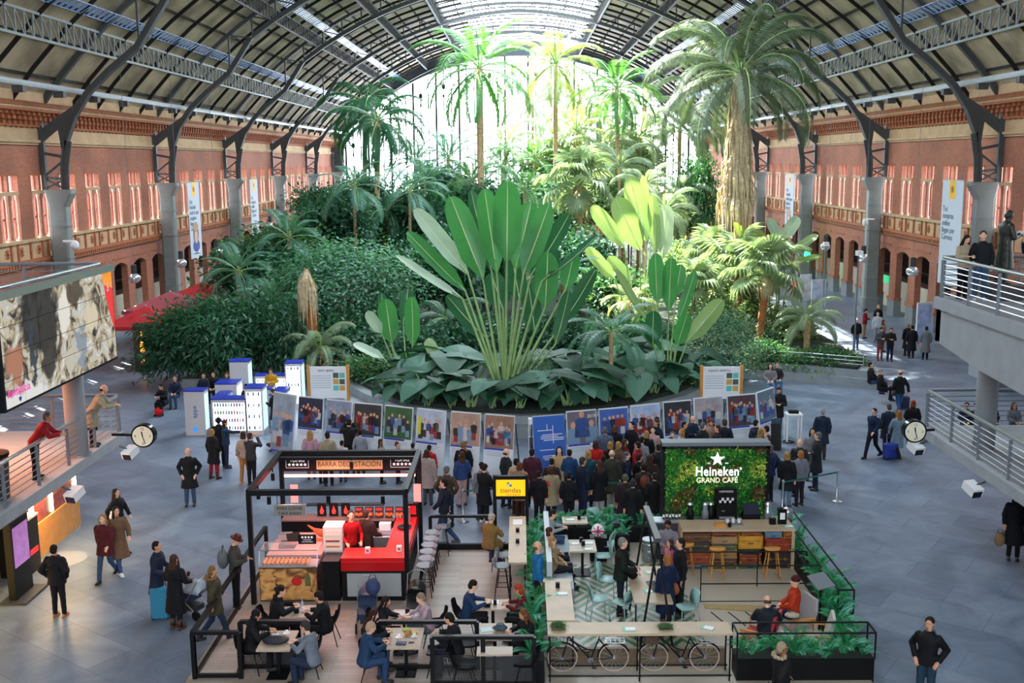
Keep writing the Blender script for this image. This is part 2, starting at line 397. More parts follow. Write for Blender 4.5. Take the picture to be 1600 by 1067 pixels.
# longitudinal lattice girders
def girder(x, z, h, label, y0=30):
    g = T('lattice_girder', label, 'girder', (x, 0, z))
    mb = MB(); mb.bar((0,y0,0), (0,YF,0), .12); mb.bar((0,y0,h), (0,YF,h), .12); mb.build('chord', STEELL if h > 1.05 else STEEL, g)
    w = MB(); n = int((YF-y0)/.86)
    for i in range(n):
        ya = y0+.86*i; w.bar((0,ya,0), (0,ya,h), .07); w.bar((0,ya,h), (0,ya+.86,0), .05)
    w.build('web', STEELL if h > 1.05 else STEEL, g)
    return g
for s, w in ((-1,'left'), (1,'right')):
    for x, h, nm in ((21.4, 1.1, 'lowest'), (16.6, .95, 'middle'), (12.0, .95, 'upper'), (7.7, .95, 'topmost')):
        girder(s*x, roofz(x)-h-.35, h, f'{nm} lattice girder running along the {w} side of the roof')
    # glass louvre slats above the two lower girders
    for x, nm in ((20.6, 'lower'), (15.8, 'upper')):
        mb = MB()
        y = 38
        for q in (-.3, .3): mb.bar((s*x+q,38,roofz(x)-.42-s*q*.6*1),(s*x+q,YF-1,roofz(x)-.42-s*q*.6),.03)
        while y < YF-1:
            mb.cb((s*x, y, roofz(x)-.42), (.62, .3, .03), 0, ry=s*.55); y += .62
        tag(mb.build('louvre_strip', M('#7fa2d8', rough=.25, emit=.0)), f'strip of blue glass slats beside the {nm} lattice girder on the {w}', 'louvre')
    # bright duct and service pipes on the wall side
    g = T('lighting_duct', f'long pale duct with lamps under the {w} roof edge', 'duct', (s*22.75, 0, 14.2))
    mb = MB(); y = 36.0
    mb.tube([(0,30,0),(0,YF,0)], .16, 8); mb.build('pipe', M('#c9d2d8', rough=.3, metal=.3), g)
    while y < YF: mb = MB(); mb.cb((s*-.1, y, -.3), (.5, .35, .3)); mb.build('lamp_housing', STEEL, g); y += 4.3
# end facade: glazed lunette in a dark end arch
def lun(x):
    rr = 31.5; return 24.1 - rr + math.sqrt(max(0, rr*rr - x*x))
e = MB(); n = 40
for i in range(n):
    a = -24.6+49.2*i/n; c = a+49.2/n
    za, zc = lun(a*.985), lun(c*.985)
    e.add([(a,YF-.9,za),(c,YF-.9,zc),(c,YF-.9,roofz(c)),(a,YF-.9,roofz(a)),(a,YF+.3,za),(c,YF+.3,zc),(c,YF+.3,roofz(c)),(a,YF+.3,roofz(a))],
          [(0,1,2,3),(7,6,5,4),(0,4,5,1),(3,2,6,7)])
for s in (-1,1): e.box(min(s*23.6,s*25), max(s*23.6,s*25), YF-.9, YF+.3, 0, 14.5)
S('trim_2', e, M('#4b4f57', rough=.6))
e = MB()
e.box(-25,25,YF,YF+.5,0,6.2)
S('wall_back', e, BRICK)
e = MB(); x = -23.3; i = 0
GLZ = M('#e8f2f8', rough=.1, alpha=.06)
e.add([(-23.6,YF-.2,6.2),(23.6,YF-.2,6.2)] + [(23.6-47.2*i/24, YF-.2, lun(23.6-47.2*i/24)) for i in range(25)], [tuple(range(27))], 1)
i = 0
while x < 23.4:
    t = (.26, .12, .12)[i % 3]
    e.box(x-t/2, x+t/2, YF-.3, YF-.1, 6.2, lun(x)); 
    if i % 3 == 1: e.ell((x, YF-.3, lun(x)-2.2), (.28,.1,.4), 6, 4); e.ell((x, YF-.3, lun(x)-3.4), (.16,.1,.25), 6, 4)
    x += 1.02; i += 1
for z in (8.5, 12.5, 16.5, 20.5):
    for xx in range(-22, 23, 2):
        if lun(xx) > z+.5: e.ell((xx+.4, YF-.3, z), (.1,.08,.1), 6, 4)
S('window_100', e, [STEELD, GLZ])
e = MB(); e.box(-25.9,25.9,YN-.4,YN,0,12); e.box(-25.9,-9.5,YN-.4,YN,12,24); e.box(9.5,25.9,YN-.4,YN,12,24)
S('wall_front', e, BRICK)  # unseen end wall, opening sized to cut daylight from behind the camera
# near roof light: unseen, panes made opaque and glowing to block direct sun
fr = MB(); roof_strip(fr, -SK, SK, 20, SKY0, 10, 0, .03)
S('window_101', fr, M('#e4ecf2', rough=.5, emit=.35))
# ------------------------------------------------------------------ camera, light, world
cam = bpy.data.cameras.new('camera'); co = bpy.data.objects.new('camera', cam); COL.objects.link(co)
cam.sensor_width = 36; cam.lens = 36*F/1600; cam.clip_end = 500
rot = Matrix([[_X[i], _Y[i], _Z[i]] for i in range(3)]).transposed().to_4x4()
co.matrix_world = Matrix.Translation((0, 0, H)) @ rot
sc.camera = co
w = bpy.data.worlds.new('daylight'); sc.world = w; w.use_nodes = True
bg = w.node_tree.nodes['Background']; bg.inputs['Color'].default_value = (.80, .90, 1.0, 1); bg.inputs['Strength'].default_value = 4.2
def portal(loc, sx, sy, rot):
    l = bpy.data.lights.new('portal', 'AREA'); l.shape = 'RECTANGLE'; l.size = sx; l.size_y = sy; l.cycles.is_portal = True
    o = bpy.data.objects.new('daylight_portal', l); COL.objects.link(o); o.location = loc; o.rotation_euler = rot
portal((0, YN, 18.8), 19.4, 14, (PI/2, 0, PI))
l = bpy.data.lights.new('skylight_fill', 'AREA'); l.shape = 'RECTANGLE'; l.size = 14; l.size_y = SKY0-41; l.energy = 2100; l.color = (.80,.90,1.0)  # area lamp added to brighten the floor below the near skylight
o = bpy.data.objects.new('skylight_fill', l); COL.objects.link(o); o.location = (0, (SKY0+40)/2, 24.6)
portal((0, YF-1.2, 15), 48, 19, (-PI/2, 0, 0))
portal((0, (SKY0+YF)/2, 24.6), 15.4, YF-SKY0, (0, 0, 0))
l = bpy.data.lights.new('sun', 'SUN'); l.energy = 12; l.angle = .01; l.color = (1, .95, .84)
so = bpy.data.objects.new('sun', l); COL.objects.link(so)
SUND = Vector((.50, -.52, -1.0)); so.rotation_euler = SUND.to_track_quat('-Z', 'Y').to_euler()
vs = sc.view_settings; vs.view_transform = 'Standard'; vs.look = 'None'; vs.gamma = 1; vs.exposure = 1.75; vs.use_curve_mapping = False
sc.cycles.use_denoising = True; sc.cycles.max_bounces = 8; sc.cycles.diffuse_bounces = 4; sc.cycles.transparent_max_bounces = 24
# ------------------------------------------------------------------ garden bed
def leafm(c, tr=.35, var=.25, sc_=3.0, rough=.45): return M(c, rough=rough, var=var, scale=sc_, trans=tr)
G_DARK = leafm('#2f6146'); G_DEEP = leafm('#24513c'); G_BLUE = leafm('#4c7d6c'); G_MID = leafm('#4b7f45'); G_LITE = leafm('#8c9c66'); G_GREY = leafm('#8b9f86'); G_YEL = leafm('#8fa052')  # the pale greens also put sunlight on lit plants into leaf colour
G_BAN = leafm('#3f8a4e', .3, .18, 1.2, .35); G_BANL = leafm('#7f9c68', .4, .15, 1.2, .35); G_BAND = leafm('#2b6342', .25, .2, 1.2, .35); G_SIL = leafm('#9fb7a4', .25, .15, 1.5)  # lighter banana green is a copy with the sunlight painted in
G_RIB = M('#c6d69a', rough=.5); BARK = M('#7a6046', rough=.9, var=.3, scale=9, bump=.6); BARKL = M('#b59a74', rough=.9, var=.3, scale=7, bump=.6); STRAW = M('#c2b294', rough=.9, var=.3, scale=6, trans=.15)
BARKO = M('#a9683a', rough=.9, var=.35, scale=12, bump=.8); GPET = M('#8fae72', rough=.5, var=.15, scale=2)
SOIL = M('#26302a', rough=1, var=.4, scale=2, bump=.6); BEDW = M('#8f979c', rough=.6, var=.1, scale=2); RAIL = M('#b9bfc4', rough=.3, metal=.7)
bed = [(-15.5,51.6),(-13.5,50.6),(-10.6,49.8),(-8.9,46.6),(-7.0,43.2),(-5.2,40.9),(-2.6,39.6),(0,39.2),(2.6,39.4),(5.2,40.6),(7.3,42.6),(9.4,45.8),(10.8,50.2),(14.0,48.9),(16.4,47.4),(17.3,49.5),(17.3,118),(-17.3,118),(-17.3,54)]
def inset(poly, d):
    cx = sum(p[0] for p in poly)/len(poly); cy = sum(p[1] for p in poly)/len(poly)
    return [(x-(d if x > cx else -d)*min(1, abs(x-cx)/5), y-(d if y > cy else -d)) for x, y in poly]
b_ = MB(); b_.prism(bed, 0, .45, 0); b_.prism(inset(bed, .45), .45, .8, 0); S('trim_3', b_, BEDW)
b_ = MB(); b_.prism(inset(bed, .8), .5, .95); tag(b_.build('planting_soil', SOIL), 'dark soil of the raised tropical garden bed', 'soil', kind='stuff')
def edge_rail(pts, label):
    g = T('garden_rail', label, 'rail', (pts[0][0], pts[0][1], 0)); ox, oy = pts[0][0], pts[0][1]
    mb = MB()
    for z in (.95, 1.12, 1.3): mb.tube([(x-ox, y-oy, z) for x, y in pts], .022, 5)
    mb.build('rail_bar', RAIL, g)
    mb = MB()
    for i in range(len(pts)-1):
        for t in (0, .33, .66): mb.bar((pts[i][0]+(pts[i+1][0]-pts[i][0])*t-ox, pts[i][1]+(pts[i+1][1]-pts[i][1])*t-oy, .5), (pts[i][0]+(pts[i+1][0]-pts[i][0])*t-ox, pts[i][1]+(pts[i+1][1]-pts[i][1])*t-oy, 1.3), .04)
    mb.build('rail_post', RAIL, g)
edge_rail([(-15.0,52.3),(-13.3,51.3),(-10.5,50.6),(-7.6,47.6)], 'low silver rail on the bed wall behind the phone kiosk')
edge_rail([(10.8,51.0),(13.9,49.8),(16.0,48.6),(16.6,50.5)], 'low silver rail on the bed wall on the right')
# ------------------------------------------------------------------ foliage kit
def rnd(a, b): return R.uniform(a, b)
def mesh_np(name, V, Fc, MI, mats):
    me = bpy.data.meshes.new(name); k = Fc.shape[1]
    me.vertices.add(len(V)); me.vertices.foreach_set('co', V.astype('f').ravel())
    me.loops.add(len(Fc)*k); me.loops.foreach_set('vertex_index', Fc.astype('i').ravel())
    me.polygons.add(len(Fc)); me.polygons.foreach_set('loop_start', np.arange(0, len(Fc)*k, k, dtype='i')); me.polygons.foreach_set('loop_total', np.full(len(Fc), k, 'i'))
    me.polygons.foreach_set('material_index', MI.astype('i')); me.update(calc_edges=True)
    for m in mats: me.materials.append(m)
    return me
def cloud(name, n, size, ll, lw, seed, mats, hang=.3, clumps=60, fill=.55, wts=None):
    """leaf cloud: many small pointed leaves on short sprays, inside an ellipsoid of the given radii"""
    g = np.random.default_rng(seed); size = np.array(size)
    d = g.normal(size=(clumps, 3)); d /= np.linalg.norm(d, axis=1)[:, None]; d[:, 2] = np.where(d[:,2] < -.5, -d[:,2], d[:,2])
    r = (fill + (1-fill)*g.random((clumps, 1))); cc = d*r
    ci = g.integers(0, clumps, n); cr = .18 + .2*g.random(clumps)
    off = g.normal(size=(n, 3))*cr[ci][:, None]*np.array([1, 1, .7])
    p = (cc[ci]+off)*size
    out = p/np.maximum(1e-6, np.linalg.norm(p, axis=1))[:, None]
    dr = out*.8 + g.normal(size=(n, 3))*.6; dr[:, 2] -= hang; dr /= np.linalg.norm(dr, axis=1)[:, None]
    up = out + g.normal(size=(n, 3))*.5 + np.array([0, 0, .8]); sd = np.cross(dr, up); sd /= np.maximum(1e-6, np.linalg.norm(sd, axis=1))[:, None]
    nn = np.cross(sd, dr); L_ = (ll*(.6+.7*g.random(n)))[:, None]; W_ = (lw*(.6+.7*g.random(n)))[:, None]
    V = np.stack([p, p+dr*L_*.45+sd*W_+nn*W_*.3, p+dr*L_-nn*L_*.12, p+dr*L_*.45-sd*W_+nn*W_*.3], 1).reshape(-1, 3)
    Fc = np.arange(n*4).reshape(n, 4); w_ = np.array(wts or [1]*len(mats), float); w_ /= w_.sum()
    cm = g.choice(len(mats), clumps, p=w_); MI = np.where(g.random(n) < .7, cm[ci], g.choice(len(mats), n, p=w_))
    return mesh_np(name, V, Fc, MI, mats)
CL = {
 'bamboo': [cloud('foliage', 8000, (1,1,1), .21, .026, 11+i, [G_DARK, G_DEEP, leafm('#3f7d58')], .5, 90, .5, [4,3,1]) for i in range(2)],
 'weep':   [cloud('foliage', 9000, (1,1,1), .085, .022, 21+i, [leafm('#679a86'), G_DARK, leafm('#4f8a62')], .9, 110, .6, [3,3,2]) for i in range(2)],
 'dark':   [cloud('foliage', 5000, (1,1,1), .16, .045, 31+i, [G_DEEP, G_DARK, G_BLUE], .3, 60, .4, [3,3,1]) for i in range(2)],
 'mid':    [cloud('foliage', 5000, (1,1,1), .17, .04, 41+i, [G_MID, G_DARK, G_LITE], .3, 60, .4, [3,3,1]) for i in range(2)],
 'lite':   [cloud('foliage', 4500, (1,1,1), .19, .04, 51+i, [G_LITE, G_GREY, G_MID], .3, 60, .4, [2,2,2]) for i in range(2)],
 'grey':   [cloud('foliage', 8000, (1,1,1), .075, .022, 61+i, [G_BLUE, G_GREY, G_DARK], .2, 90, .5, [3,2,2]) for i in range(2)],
 'ivy':    [cloud('foliage', 6000, (1,1,1), .1, .05, 71+i, [G_MID, G_DARK, G_DEEP], .6, 90, .7, [3,2,1]) for i in range(1)],
}
def ppm(Y): return 1660.0/Y
shrub_no = {}
def shrub(cx, cy, Y, wpx, hpx, kind, label, group='shrubs of the tropical garden', name='shrub'):
    c = PY(cx, cy, Y); s = ppm(Y); rx = wpx/s/2; rz = hpx/s/2
    t = T(name, label, 'shrub', (c.x, Y, 0), 0, group)
    v = CL[kind]; shrub_no[kind] = shrub_no.get(kind, 0)+1
    o = put('foliage', v[shrub_no[kind] % len(v)], t, (0, 0, c.z), rnd(0, 6.28)); o.scale = (rx, max(rx*.8, 1.0) if rx < 2.4 else 2.2, rz); 
    mb = MB()
    for k in range(3):
        a = k*2.1; mb.tube([(.12*math.cos(a), .12*math.sin(a), .6), (.2*math.cos(a), .2*math.sin(a), max(.9, (c.z-rz)*.6)), (rx*.3*math.cos(a), rx*.3*math.sin(a), max(1.0, c.z))], [.07, .06, .02], 5)
    mb.build('stem', BARK, t)
    return t
# feather frond, rooted at origin, growing along +X then drooping
def frond_mesh(L_, droop, ll, seed, mats, n=72, up=.6, width=.007, hang=.35, plum=False):
    g = random.Random(seed); pts = []
    N_ = 12; x = z = 0; a = up
    for i in range(N_+1):
        pts.append(Vector((x, 0, z))); st = L_/N_; x += math.cos(a)*st; z += math.sin(a)*st; a -= droop/N_*(.5+1.2*i/N_)
    mb = MB(); mb.tube(pts, [.011*(1-.85*i/N_) for i in range(N_+1)], 4, 1)
    for k in range(n):
        t = .14+.86*k/n; fi = t*N_; i = min(N_-1, int(fi)); p = pts[i].lerp(pts[i+1], fi-i); d = (pts[i+1]-pts[i]).normalized(); u = Vector((-d.z, 0, d.x))
        l = ll*(math.sin(PI*(.12+.82*t))**.7)*g.uniform(.85, 1.1)
        for s in (-1, 1):
            for q in ((0,) if not plum else (-.6, .6)):
                dr = (d*.75 + Vector((0, s, 0)) + u*(.35-hang+q*.6)).normalized(); tip = p+dr*l+Vector((0,0,-hang*l*.6)); m_ = p+dr*l*.5
                wv = d*width*(1 if not plum else .8)
                mb.add([p-wv*.4, m_-wv, tip, m_+wv], [(0,1,2,3)], 0)
    return mb.mesh('frond', mats)
FR_G = [frond_mesh(1, 1.9, .24, s, [G_DARK, GPET], hang=.5, width=.0075) for s in (1, 2)]
FR_B = [frond_mesh(1, 1.5, .25, s, [G_BLUE, GPET], hang=.3, width=.0075) for s in (3, 4)]
FR_L = [frond_mesh(1, 1.7, .24, s, [G_LITE, GPET], hang=.4, width=.0075) for s in (5, 6)]
FR_F = [frond_mesh(1, 2.0, .16, s, [G_GREY, GPET], 84, hang=.55, width=.006, plum=True) for s in (7, 8)]
FR_T = [frond_mesh(1, 2.0, .15, s, [leafm('#55694f', .2), GPET], 80, hang=.55, width=.0055, plum=True) for s in (17, 18)]
FR_M = [frond_mesh(1, 1.6, .24, s, [G_MID, GPET], hang=.35, width=.0075) for s in (9, 10)]
def fan_leaf_mesh(seed, mats, n=22, span=5.0):
    g = random.Random(seed); mb = MB(); mb.tube([(0,0,0),(.25,0,.16),(.5,0,.22)], [.022,.016,.012], 4, 1)
    c = Vector((.5, 0, .22))
    for k in range(n):
        a = -span/2+span*(k+.5)/n; w_ = span/n*.5
        def pt(r, aa, dz): return c+Vector((math.cos(aa)*r, math.sin(aa)*r, dz))
        l = .5*(1-.25*abs(a)/2.5)*g.uniform(.92, 1.05)
        mb.add([c, pt(l*.6, a-w_, .05), pt(l*.85, a-w_*.4, -.02), pt(l*1.08, a, -.16-.08*g.random()), pt(l*.85, a+w_*.4, -.02), pt(l*.6, a+w_, .05), pt(l*.6, a, .0)],
               [(0,1,6),(1,2,6),(2,3,6),(3,4,6),(4,5,6),(5,0,6)], 0)
    return mb.mesh('fan_leaf', mats)
FAN_L = [fan_leaf_mesh(s, [G_LITE, GPET]) for s in (1, 2)]; FAN_D = [fan_leaf_mesh(s, [G_DARK, GPET]) for s in (3, 4)]; FAN_G = [fan_leaf_mesh(s, [G_GREY, GPET]) for s in (5, 6)]
def palm(cx, cy, Y, bx=None, L_=4.0, kit=FR_G, n=16, label='', tr=.16, elev=(-.5, 1.2), bark=BARK, skirt=0, rings_=True, part='frond', name='palm', tall=None, droopall=0, zb=.7, bulge=0):
    c = PY(cx, cy, Y); bx = cx if bx is None else bx; b0 = PY(bx, 500, Y)
    t = T(name, label, 'palm', (b0.x, Y, 0), 0, 'palms of the tropical garden')
    top = Vector((c.x-b0.x, 0, c.z))
    pts = [Vector((0,0,zb)).lerp(top, i/8) + Vector((math.sin(i/8*PI)*(top.x)*.15, 0, 0)) for i in range(9)]
    mb = MB(); mb.tube(pts, [tr*(1.35-.35*i/2) if i < 2 else tr*(1+bulge*math.sin(i)) for i in range(9)], 9); mb.build('trunk', bark, t, True)
    for i in range(n):
        a = i*2.39996+rnd(-.2, .2); e = elev[1] + (elev[0]-elev[1])*(i/n)
        o = put(part, kit[i % len(kit)], t, top+Vector((0,0,.05*(n-i)/n*L_*.3)))
        o.rotation_euler = Euler((0, -e+.6+droopall, a), 'XYZ') if part == 'frond' else Euler((rnd(-.3,.3), -e, a), 'XYZ')
        o.scale = (L_*rnd(.85, 1.1),)*3
    if skirt:
        mb = MB()
        for k in range(int(260)):
            a = rnd(0, 6.28); r0 = tr*1.1; z1 = rnd(-.2, 0)*skirt; l = skirt*rnd(.3, .75); r1 = tr*1.2+rnd(.1, .85)*min(.9, skirt*.25)
            p0 = top+Vector((r0*math.cos(a), r0*math.sin(a), z1)); p1 = top+Vector((r1*math.cos(a+.2), r1*math.sin(a+.2), z1-l*.4)); p2 = top+Vector((r1*.8*math.cos(a+.3), r1*.8*math.sin(a+.3), z1-l))
            wv = Vector((-math.sin(a), math.cos(a), 0))*rnd(.03, .08)
            mb.add([p0-wv*.5, p0+wv*.5, p1+wv, p2, p1-wv], [(0,1,2,4),(4,2,3)])
        mb.build('dead_frond_skirt', STRAW, t)
    return t
# paddle leaf plants: each blade its own part
def blade(mb, B, Tp, w, twist=0.0, bend=.08, seed=0, edge=0, n=16):
    B = Vector(B); Tp = Vector(Tp); d = Tp-B; L_ = d.length; d.normalize()
    view = Vector((0,-1,.15)).normalized()
    sd = d.cross(view).normalized(); sd = (Matrix.Rotation(twist, 3, d) @ sd); nn = sd.cross(d).normalized()
    g = random.Random(seed); vs = []; ph = g.uniform(0, 6)
    prof = lambda t: (math.sin(PI*min(1, t*1.0)**.62)**.55 if t < .999 else .02)
    rows = []
    for i in range(n+1):
        t = i/n; ctr = B+d*L_*t - nn*bend*L_*math.sin(PI*t)*.6 - Vector((0,0,1))*bend*L_*t*t*.6
        ww = w*max(.04, min(1, 3.2*t+.12))*(max(0, 1-(max(0, t-.62)/.39)**2.4))**.5
        row = []
        for j, u in enumerate((-1, -.55, -.04, .04, .55, 1)):
            fold = .28*abs(u)*ww + .03*w*math.sin(t*34+ph+u*2)*abs(u) 
            row.append(ctr+sd*u*ww + nn*fold + d*(-.18*ww*abs(u)*(1-t)))
        rows.append(row)
    vs = [p for r_ in rows for p in r_]; k = 6
    b0 = mb.n
    mb.add(vs, [(i*k+j, i*k+j+1, (i+1)*k+j+1, (i+1)*k+j) for i in range(n) for j in (0, 1, 3, 4)], 0)
    mb.f += [(b0+i*k+2, b0+i*k+3, b0+(i+1)*k+3, b0+(i+1)*k+2) for i in range(n)]; mb.m += [1]*n
def paddle_plant(base, Y, leaves, label, mats, name='travellers_palm', stemr=.05, zb=.6):
    b0 = PY(base[0], base[1], Y); t = T(name, label, 'palm', (b0.x, Y, 0)); off = Vector((b0.x, Y, 0))
    for i, lf in enumerate(leaves):
        (bx, by), (tx, ty), wpx = lf[0], lf[1], lf[2]; dy = lf[3] if len(lf) > 3 else rnd(-.4, .4); tw = lf[4] if len(lf) > 4 else rnd(-.35, .35); mt = lf[5] if len(lf) > 5 else mats
        B = PY(bx, by, Y+dy); Tp = PY(tx, ty, Y+dy*1.6); mb = MB()
        blade(mb, B-off, Tp-off, wpx*.84/ppm(Y)/2, tw, rnd(.03, .09), i)
        o = mb.build('leaf_blade', [mt, G_RIB], t, True)
        mb = MB(); root = Vector((rnd(-.1,.1), rnd(-.1,.1), zb)) if stemr else Vector((0,0,zb)); Bl = B-off
        mid = root.lerp(Bl, .5)+Vector((0,0,.12)); mb.tube([root, root.lerp(mid, .5)+Vector((0,0,.05)), mid, Bl, Bl.lerp(Tp-off, .15)], [stemr*1.5, stemr, stemr*.7, stemr*.45, stemr*.3], 6)
        mb.build('leaf_stalk', GPET, o.parent, True)
    return t
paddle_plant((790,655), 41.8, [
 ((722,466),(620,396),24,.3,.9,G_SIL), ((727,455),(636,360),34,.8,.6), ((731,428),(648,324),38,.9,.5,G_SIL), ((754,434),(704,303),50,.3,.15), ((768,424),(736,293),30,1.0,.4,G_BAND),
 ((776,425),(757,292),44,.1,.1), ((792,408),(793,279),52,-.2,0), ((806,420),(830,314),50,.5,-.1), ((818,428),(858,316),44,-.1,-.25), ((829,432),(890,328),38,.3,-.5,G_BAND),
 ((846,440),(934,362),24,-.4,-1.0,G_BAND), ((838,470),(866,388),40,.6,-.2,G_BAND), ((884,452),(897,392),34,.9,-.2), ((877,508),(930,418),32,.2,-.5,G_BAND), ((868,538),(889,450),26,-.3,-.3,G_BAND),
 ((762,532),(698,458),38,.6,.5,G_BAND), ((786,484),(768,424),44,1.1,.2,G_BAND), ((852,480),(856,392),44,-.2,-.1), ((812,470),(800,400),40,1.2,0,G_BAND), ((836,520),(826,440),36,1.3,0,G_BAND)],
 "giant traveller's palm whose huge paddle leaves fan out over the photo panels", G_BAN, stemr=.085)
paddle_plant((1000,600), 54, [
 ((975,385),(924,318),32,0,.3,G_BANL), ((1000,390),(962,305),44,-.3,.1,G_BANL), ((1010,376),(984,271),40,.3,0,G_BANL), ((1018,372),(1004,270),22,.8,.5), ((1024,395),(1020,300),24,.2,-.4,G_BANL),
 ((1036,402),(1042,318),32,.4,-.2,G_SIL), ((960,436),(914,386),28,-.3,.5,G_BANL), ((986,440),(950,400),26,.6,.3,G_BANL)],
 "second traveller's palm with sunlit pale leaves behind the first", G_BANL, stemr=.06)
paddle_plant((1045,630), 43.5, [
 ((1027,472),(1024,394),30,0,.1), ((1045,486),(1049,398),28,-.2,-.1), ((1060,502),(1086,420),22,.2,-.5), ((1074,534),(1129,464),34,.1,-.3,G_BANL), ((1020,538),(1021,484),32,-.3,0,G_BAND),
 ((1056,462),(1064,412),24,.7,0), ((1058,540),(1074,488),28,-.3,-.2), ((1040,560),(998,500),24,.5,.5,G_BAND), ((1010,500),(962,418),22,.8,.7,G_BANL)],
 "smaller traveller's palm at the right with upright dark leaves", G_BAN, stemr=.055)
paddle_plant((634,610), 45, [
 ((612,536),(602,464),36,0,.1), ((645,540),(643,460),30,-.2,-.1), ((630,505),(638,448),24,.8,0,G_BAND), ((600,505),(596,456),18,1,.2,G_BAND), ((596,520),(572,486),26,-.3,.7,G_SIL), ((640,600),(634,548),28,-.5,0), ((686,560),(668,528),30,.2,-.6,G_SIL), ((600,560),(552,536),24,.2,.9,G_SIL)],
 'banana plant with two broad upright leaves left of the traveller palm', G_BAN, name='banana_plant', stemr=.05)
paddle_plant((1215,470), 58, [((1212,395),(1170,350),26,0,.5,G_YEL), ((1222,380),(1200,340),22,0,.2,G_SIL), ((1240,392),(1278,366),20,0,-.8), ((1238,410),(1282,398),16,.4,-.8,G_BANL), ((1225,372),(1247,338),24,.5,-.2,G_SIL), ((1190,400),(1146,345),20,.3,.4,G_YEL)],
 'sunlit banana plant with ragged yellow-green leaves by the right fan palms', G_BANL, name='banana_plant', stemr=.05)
# broad-leaved elephant ears along the front of the bed
def ear_mesh(seed, mat):
    mb = MB(); mb.tube([(0,0,0),(.1,0,.45),(.35,0,.8)], [.03,.022,.015], 5, 1)
    g = random.Random(seed); out = [(-.28,.16),(-.2,.3),(0,.38),(.25,.34),(.5,.2),(.72,0),(.5,-.2),(.25,-.34),(0,-.38),(-.2,-.3),(-.28,-.16),(-.05,0)]
    pts = [Vector((.35+x*.95, y*.95, .8 + .14*abs(y) - .35*max(0,x)**1.4 + .02*g.uniform(-1,1))) for x, y in out]; c = Vector((.5, 0, .8))
    mb.add([c]+pts, [(0,i+1,(i+1)%12+1) for i in range(12)], 0)
    return mb.mesh('ear_leaf', [mat, GPET])
EAR = [ear_mesh(1, leafm('#2f5f47', .25, .15, 1.5, .6)), ear_mesh(2, leafm('#1f4836', .25, .15, 1.5, .6)), ear_mesh(3, leafm('#4b7866', .2, .12, 1.5, .6))]
def ears(px, py, Y, label, n=7, s=1.3):
    c = P(px, py, .8) if Y is None else PY(px, py, Y)
    t = T('elephant_ear_plant', label, 'plant', (c.x, c.y, .85), 0, 'elephant ears along the front of the bed')
    for i in range(n):
        o = put('ear_leaf', EAR[(i+int(px)) % 3], t, (rnd(-.15,.15), rnd(-.1,.1), 0)); o.rotation_euler = (rnd(-.2,.2), rnd(-.15,.35), -PI/2+(i-n/2)*5.2/n+rnd(-.2,.2)); k = s*rnd(.7, 1.2); o.scale = (k, k, k)
for px, s in ((600,1.0),(632,1.3),(668,1.5),(705,1.3),(735,1.6),(770,1.3),(812,1.3),(850,1.5),(885,1.7),(915,1.6),(950,1.3),(985,1.6),(1020,1.4),(1055,1.4),(1090,1.1)):
    ears(px, 600, 40.4+(abs(px-800)/120)**2*.75, 'elephant ear plant with glossy broad leaves in the front row of the garden', 8, s)
for px, s in ((650,1.7),(695,2.0),(750,1.7),(835,1.7),(872,2.1),(905,1.9),(940,1.7),(1000,2.1),(1040,1.6),(1078,1.5)):
    ears(px, 600, 43.2+(abs(px-800)/120)**2*.6, 'taller elephant ear plant in the second row of the garden', 8, s)
# ------------------------------------------------------------------ tall palms
palm(748, 108, 78, 755, 5.6, FR_M, 18, 'tall palm left of the centre with long hanging feather fronds against the glass', .22, (-.65, 1.3), BARKL)
palm(868, 100, 84, 868, 4.8, FR_L, 18, 'tall slim palm with yellow-green crown near the middle of the glass', .17, (-.5, 1.35), BARKL)
palm(963, 140, 86, 975, 4.6, FR_M, 17, 'tall palm with thin trunk between the middle palm and the shaggy one', .17, (-.55, 1.3), BARKL)
palm(590, 190, 76, 583, 4.6, FR_G, 17, 'palm with thin arching fronds at the left end of the glass', .2, (-.6, 1.1), BARKL)
palm(570, 160, 92, 568, 5.0, FR_G, 14, 'dark palm crown reaching the arch at the left end', .2, (-.7, 1.1), BARK)
palm(1157, 118, 60, 1163, 6.6, FR_T, 21, 'very tall shaggy palm on the right with a skirt of dead straw fronds', .42, (-.25, 1.35), BARKL, skirt=0)
# its thick straw skirt
t = [o for o in COL.objects if o.get('label', '').startswith('very tall shaggy')][0]
top = PY(1157, 118, 60)-Vector((t.location.x, 60, 0)); mb = MB()
for k in range(900):
    a = rnd(0, 6.28); h0 = rnd(.0, 1)**1.05*6.6; l = rnd(1.2, 3.0); r0 = .34+.03*h0; r1 = r0+rnd(.08, .2+.075*h0)
    p0 = top+Vector((r0*math.cos(a), r0*math.sin(a), -h0+.3)); p1 = top+Vector((r1*math.cos(a+.1), r1*math.sin(a+.1), -h0-l*.35)); p2 = top+Vector((r1*.95*math.cos(a+.15), r1*.95*math.sin(a+.15), -h0-l))
    wv = Vector((-math.sin(a), math.cos(a), 0))*rnd(.03, .09); mb.add([p0-wv*.5, p0+wv*.5, p1+wv, p2, p1-wv], [(0,1,2,4),(4,2,3)])
mb.build('dead_frond_skirt', STRAW, t)
palm(553, 292, 66, 558, 2.9, FR_B, 14, 'small palm with slim pale trunk over the weeping tree', .1, (-.4, 1.2), BARKL)
palm(640, 300, 70, 640, 3.0, FR_B, 14, 'small dark palm between the slim one and the big leaves', .11, (-.5, 1.2), BARKL)
palm(605, 330, 72, 588, 3.4, FR_G, 14, 'low palm with orange-brown trunk behind the weeping tree', .22, (-.6, 1.1), BARKO)
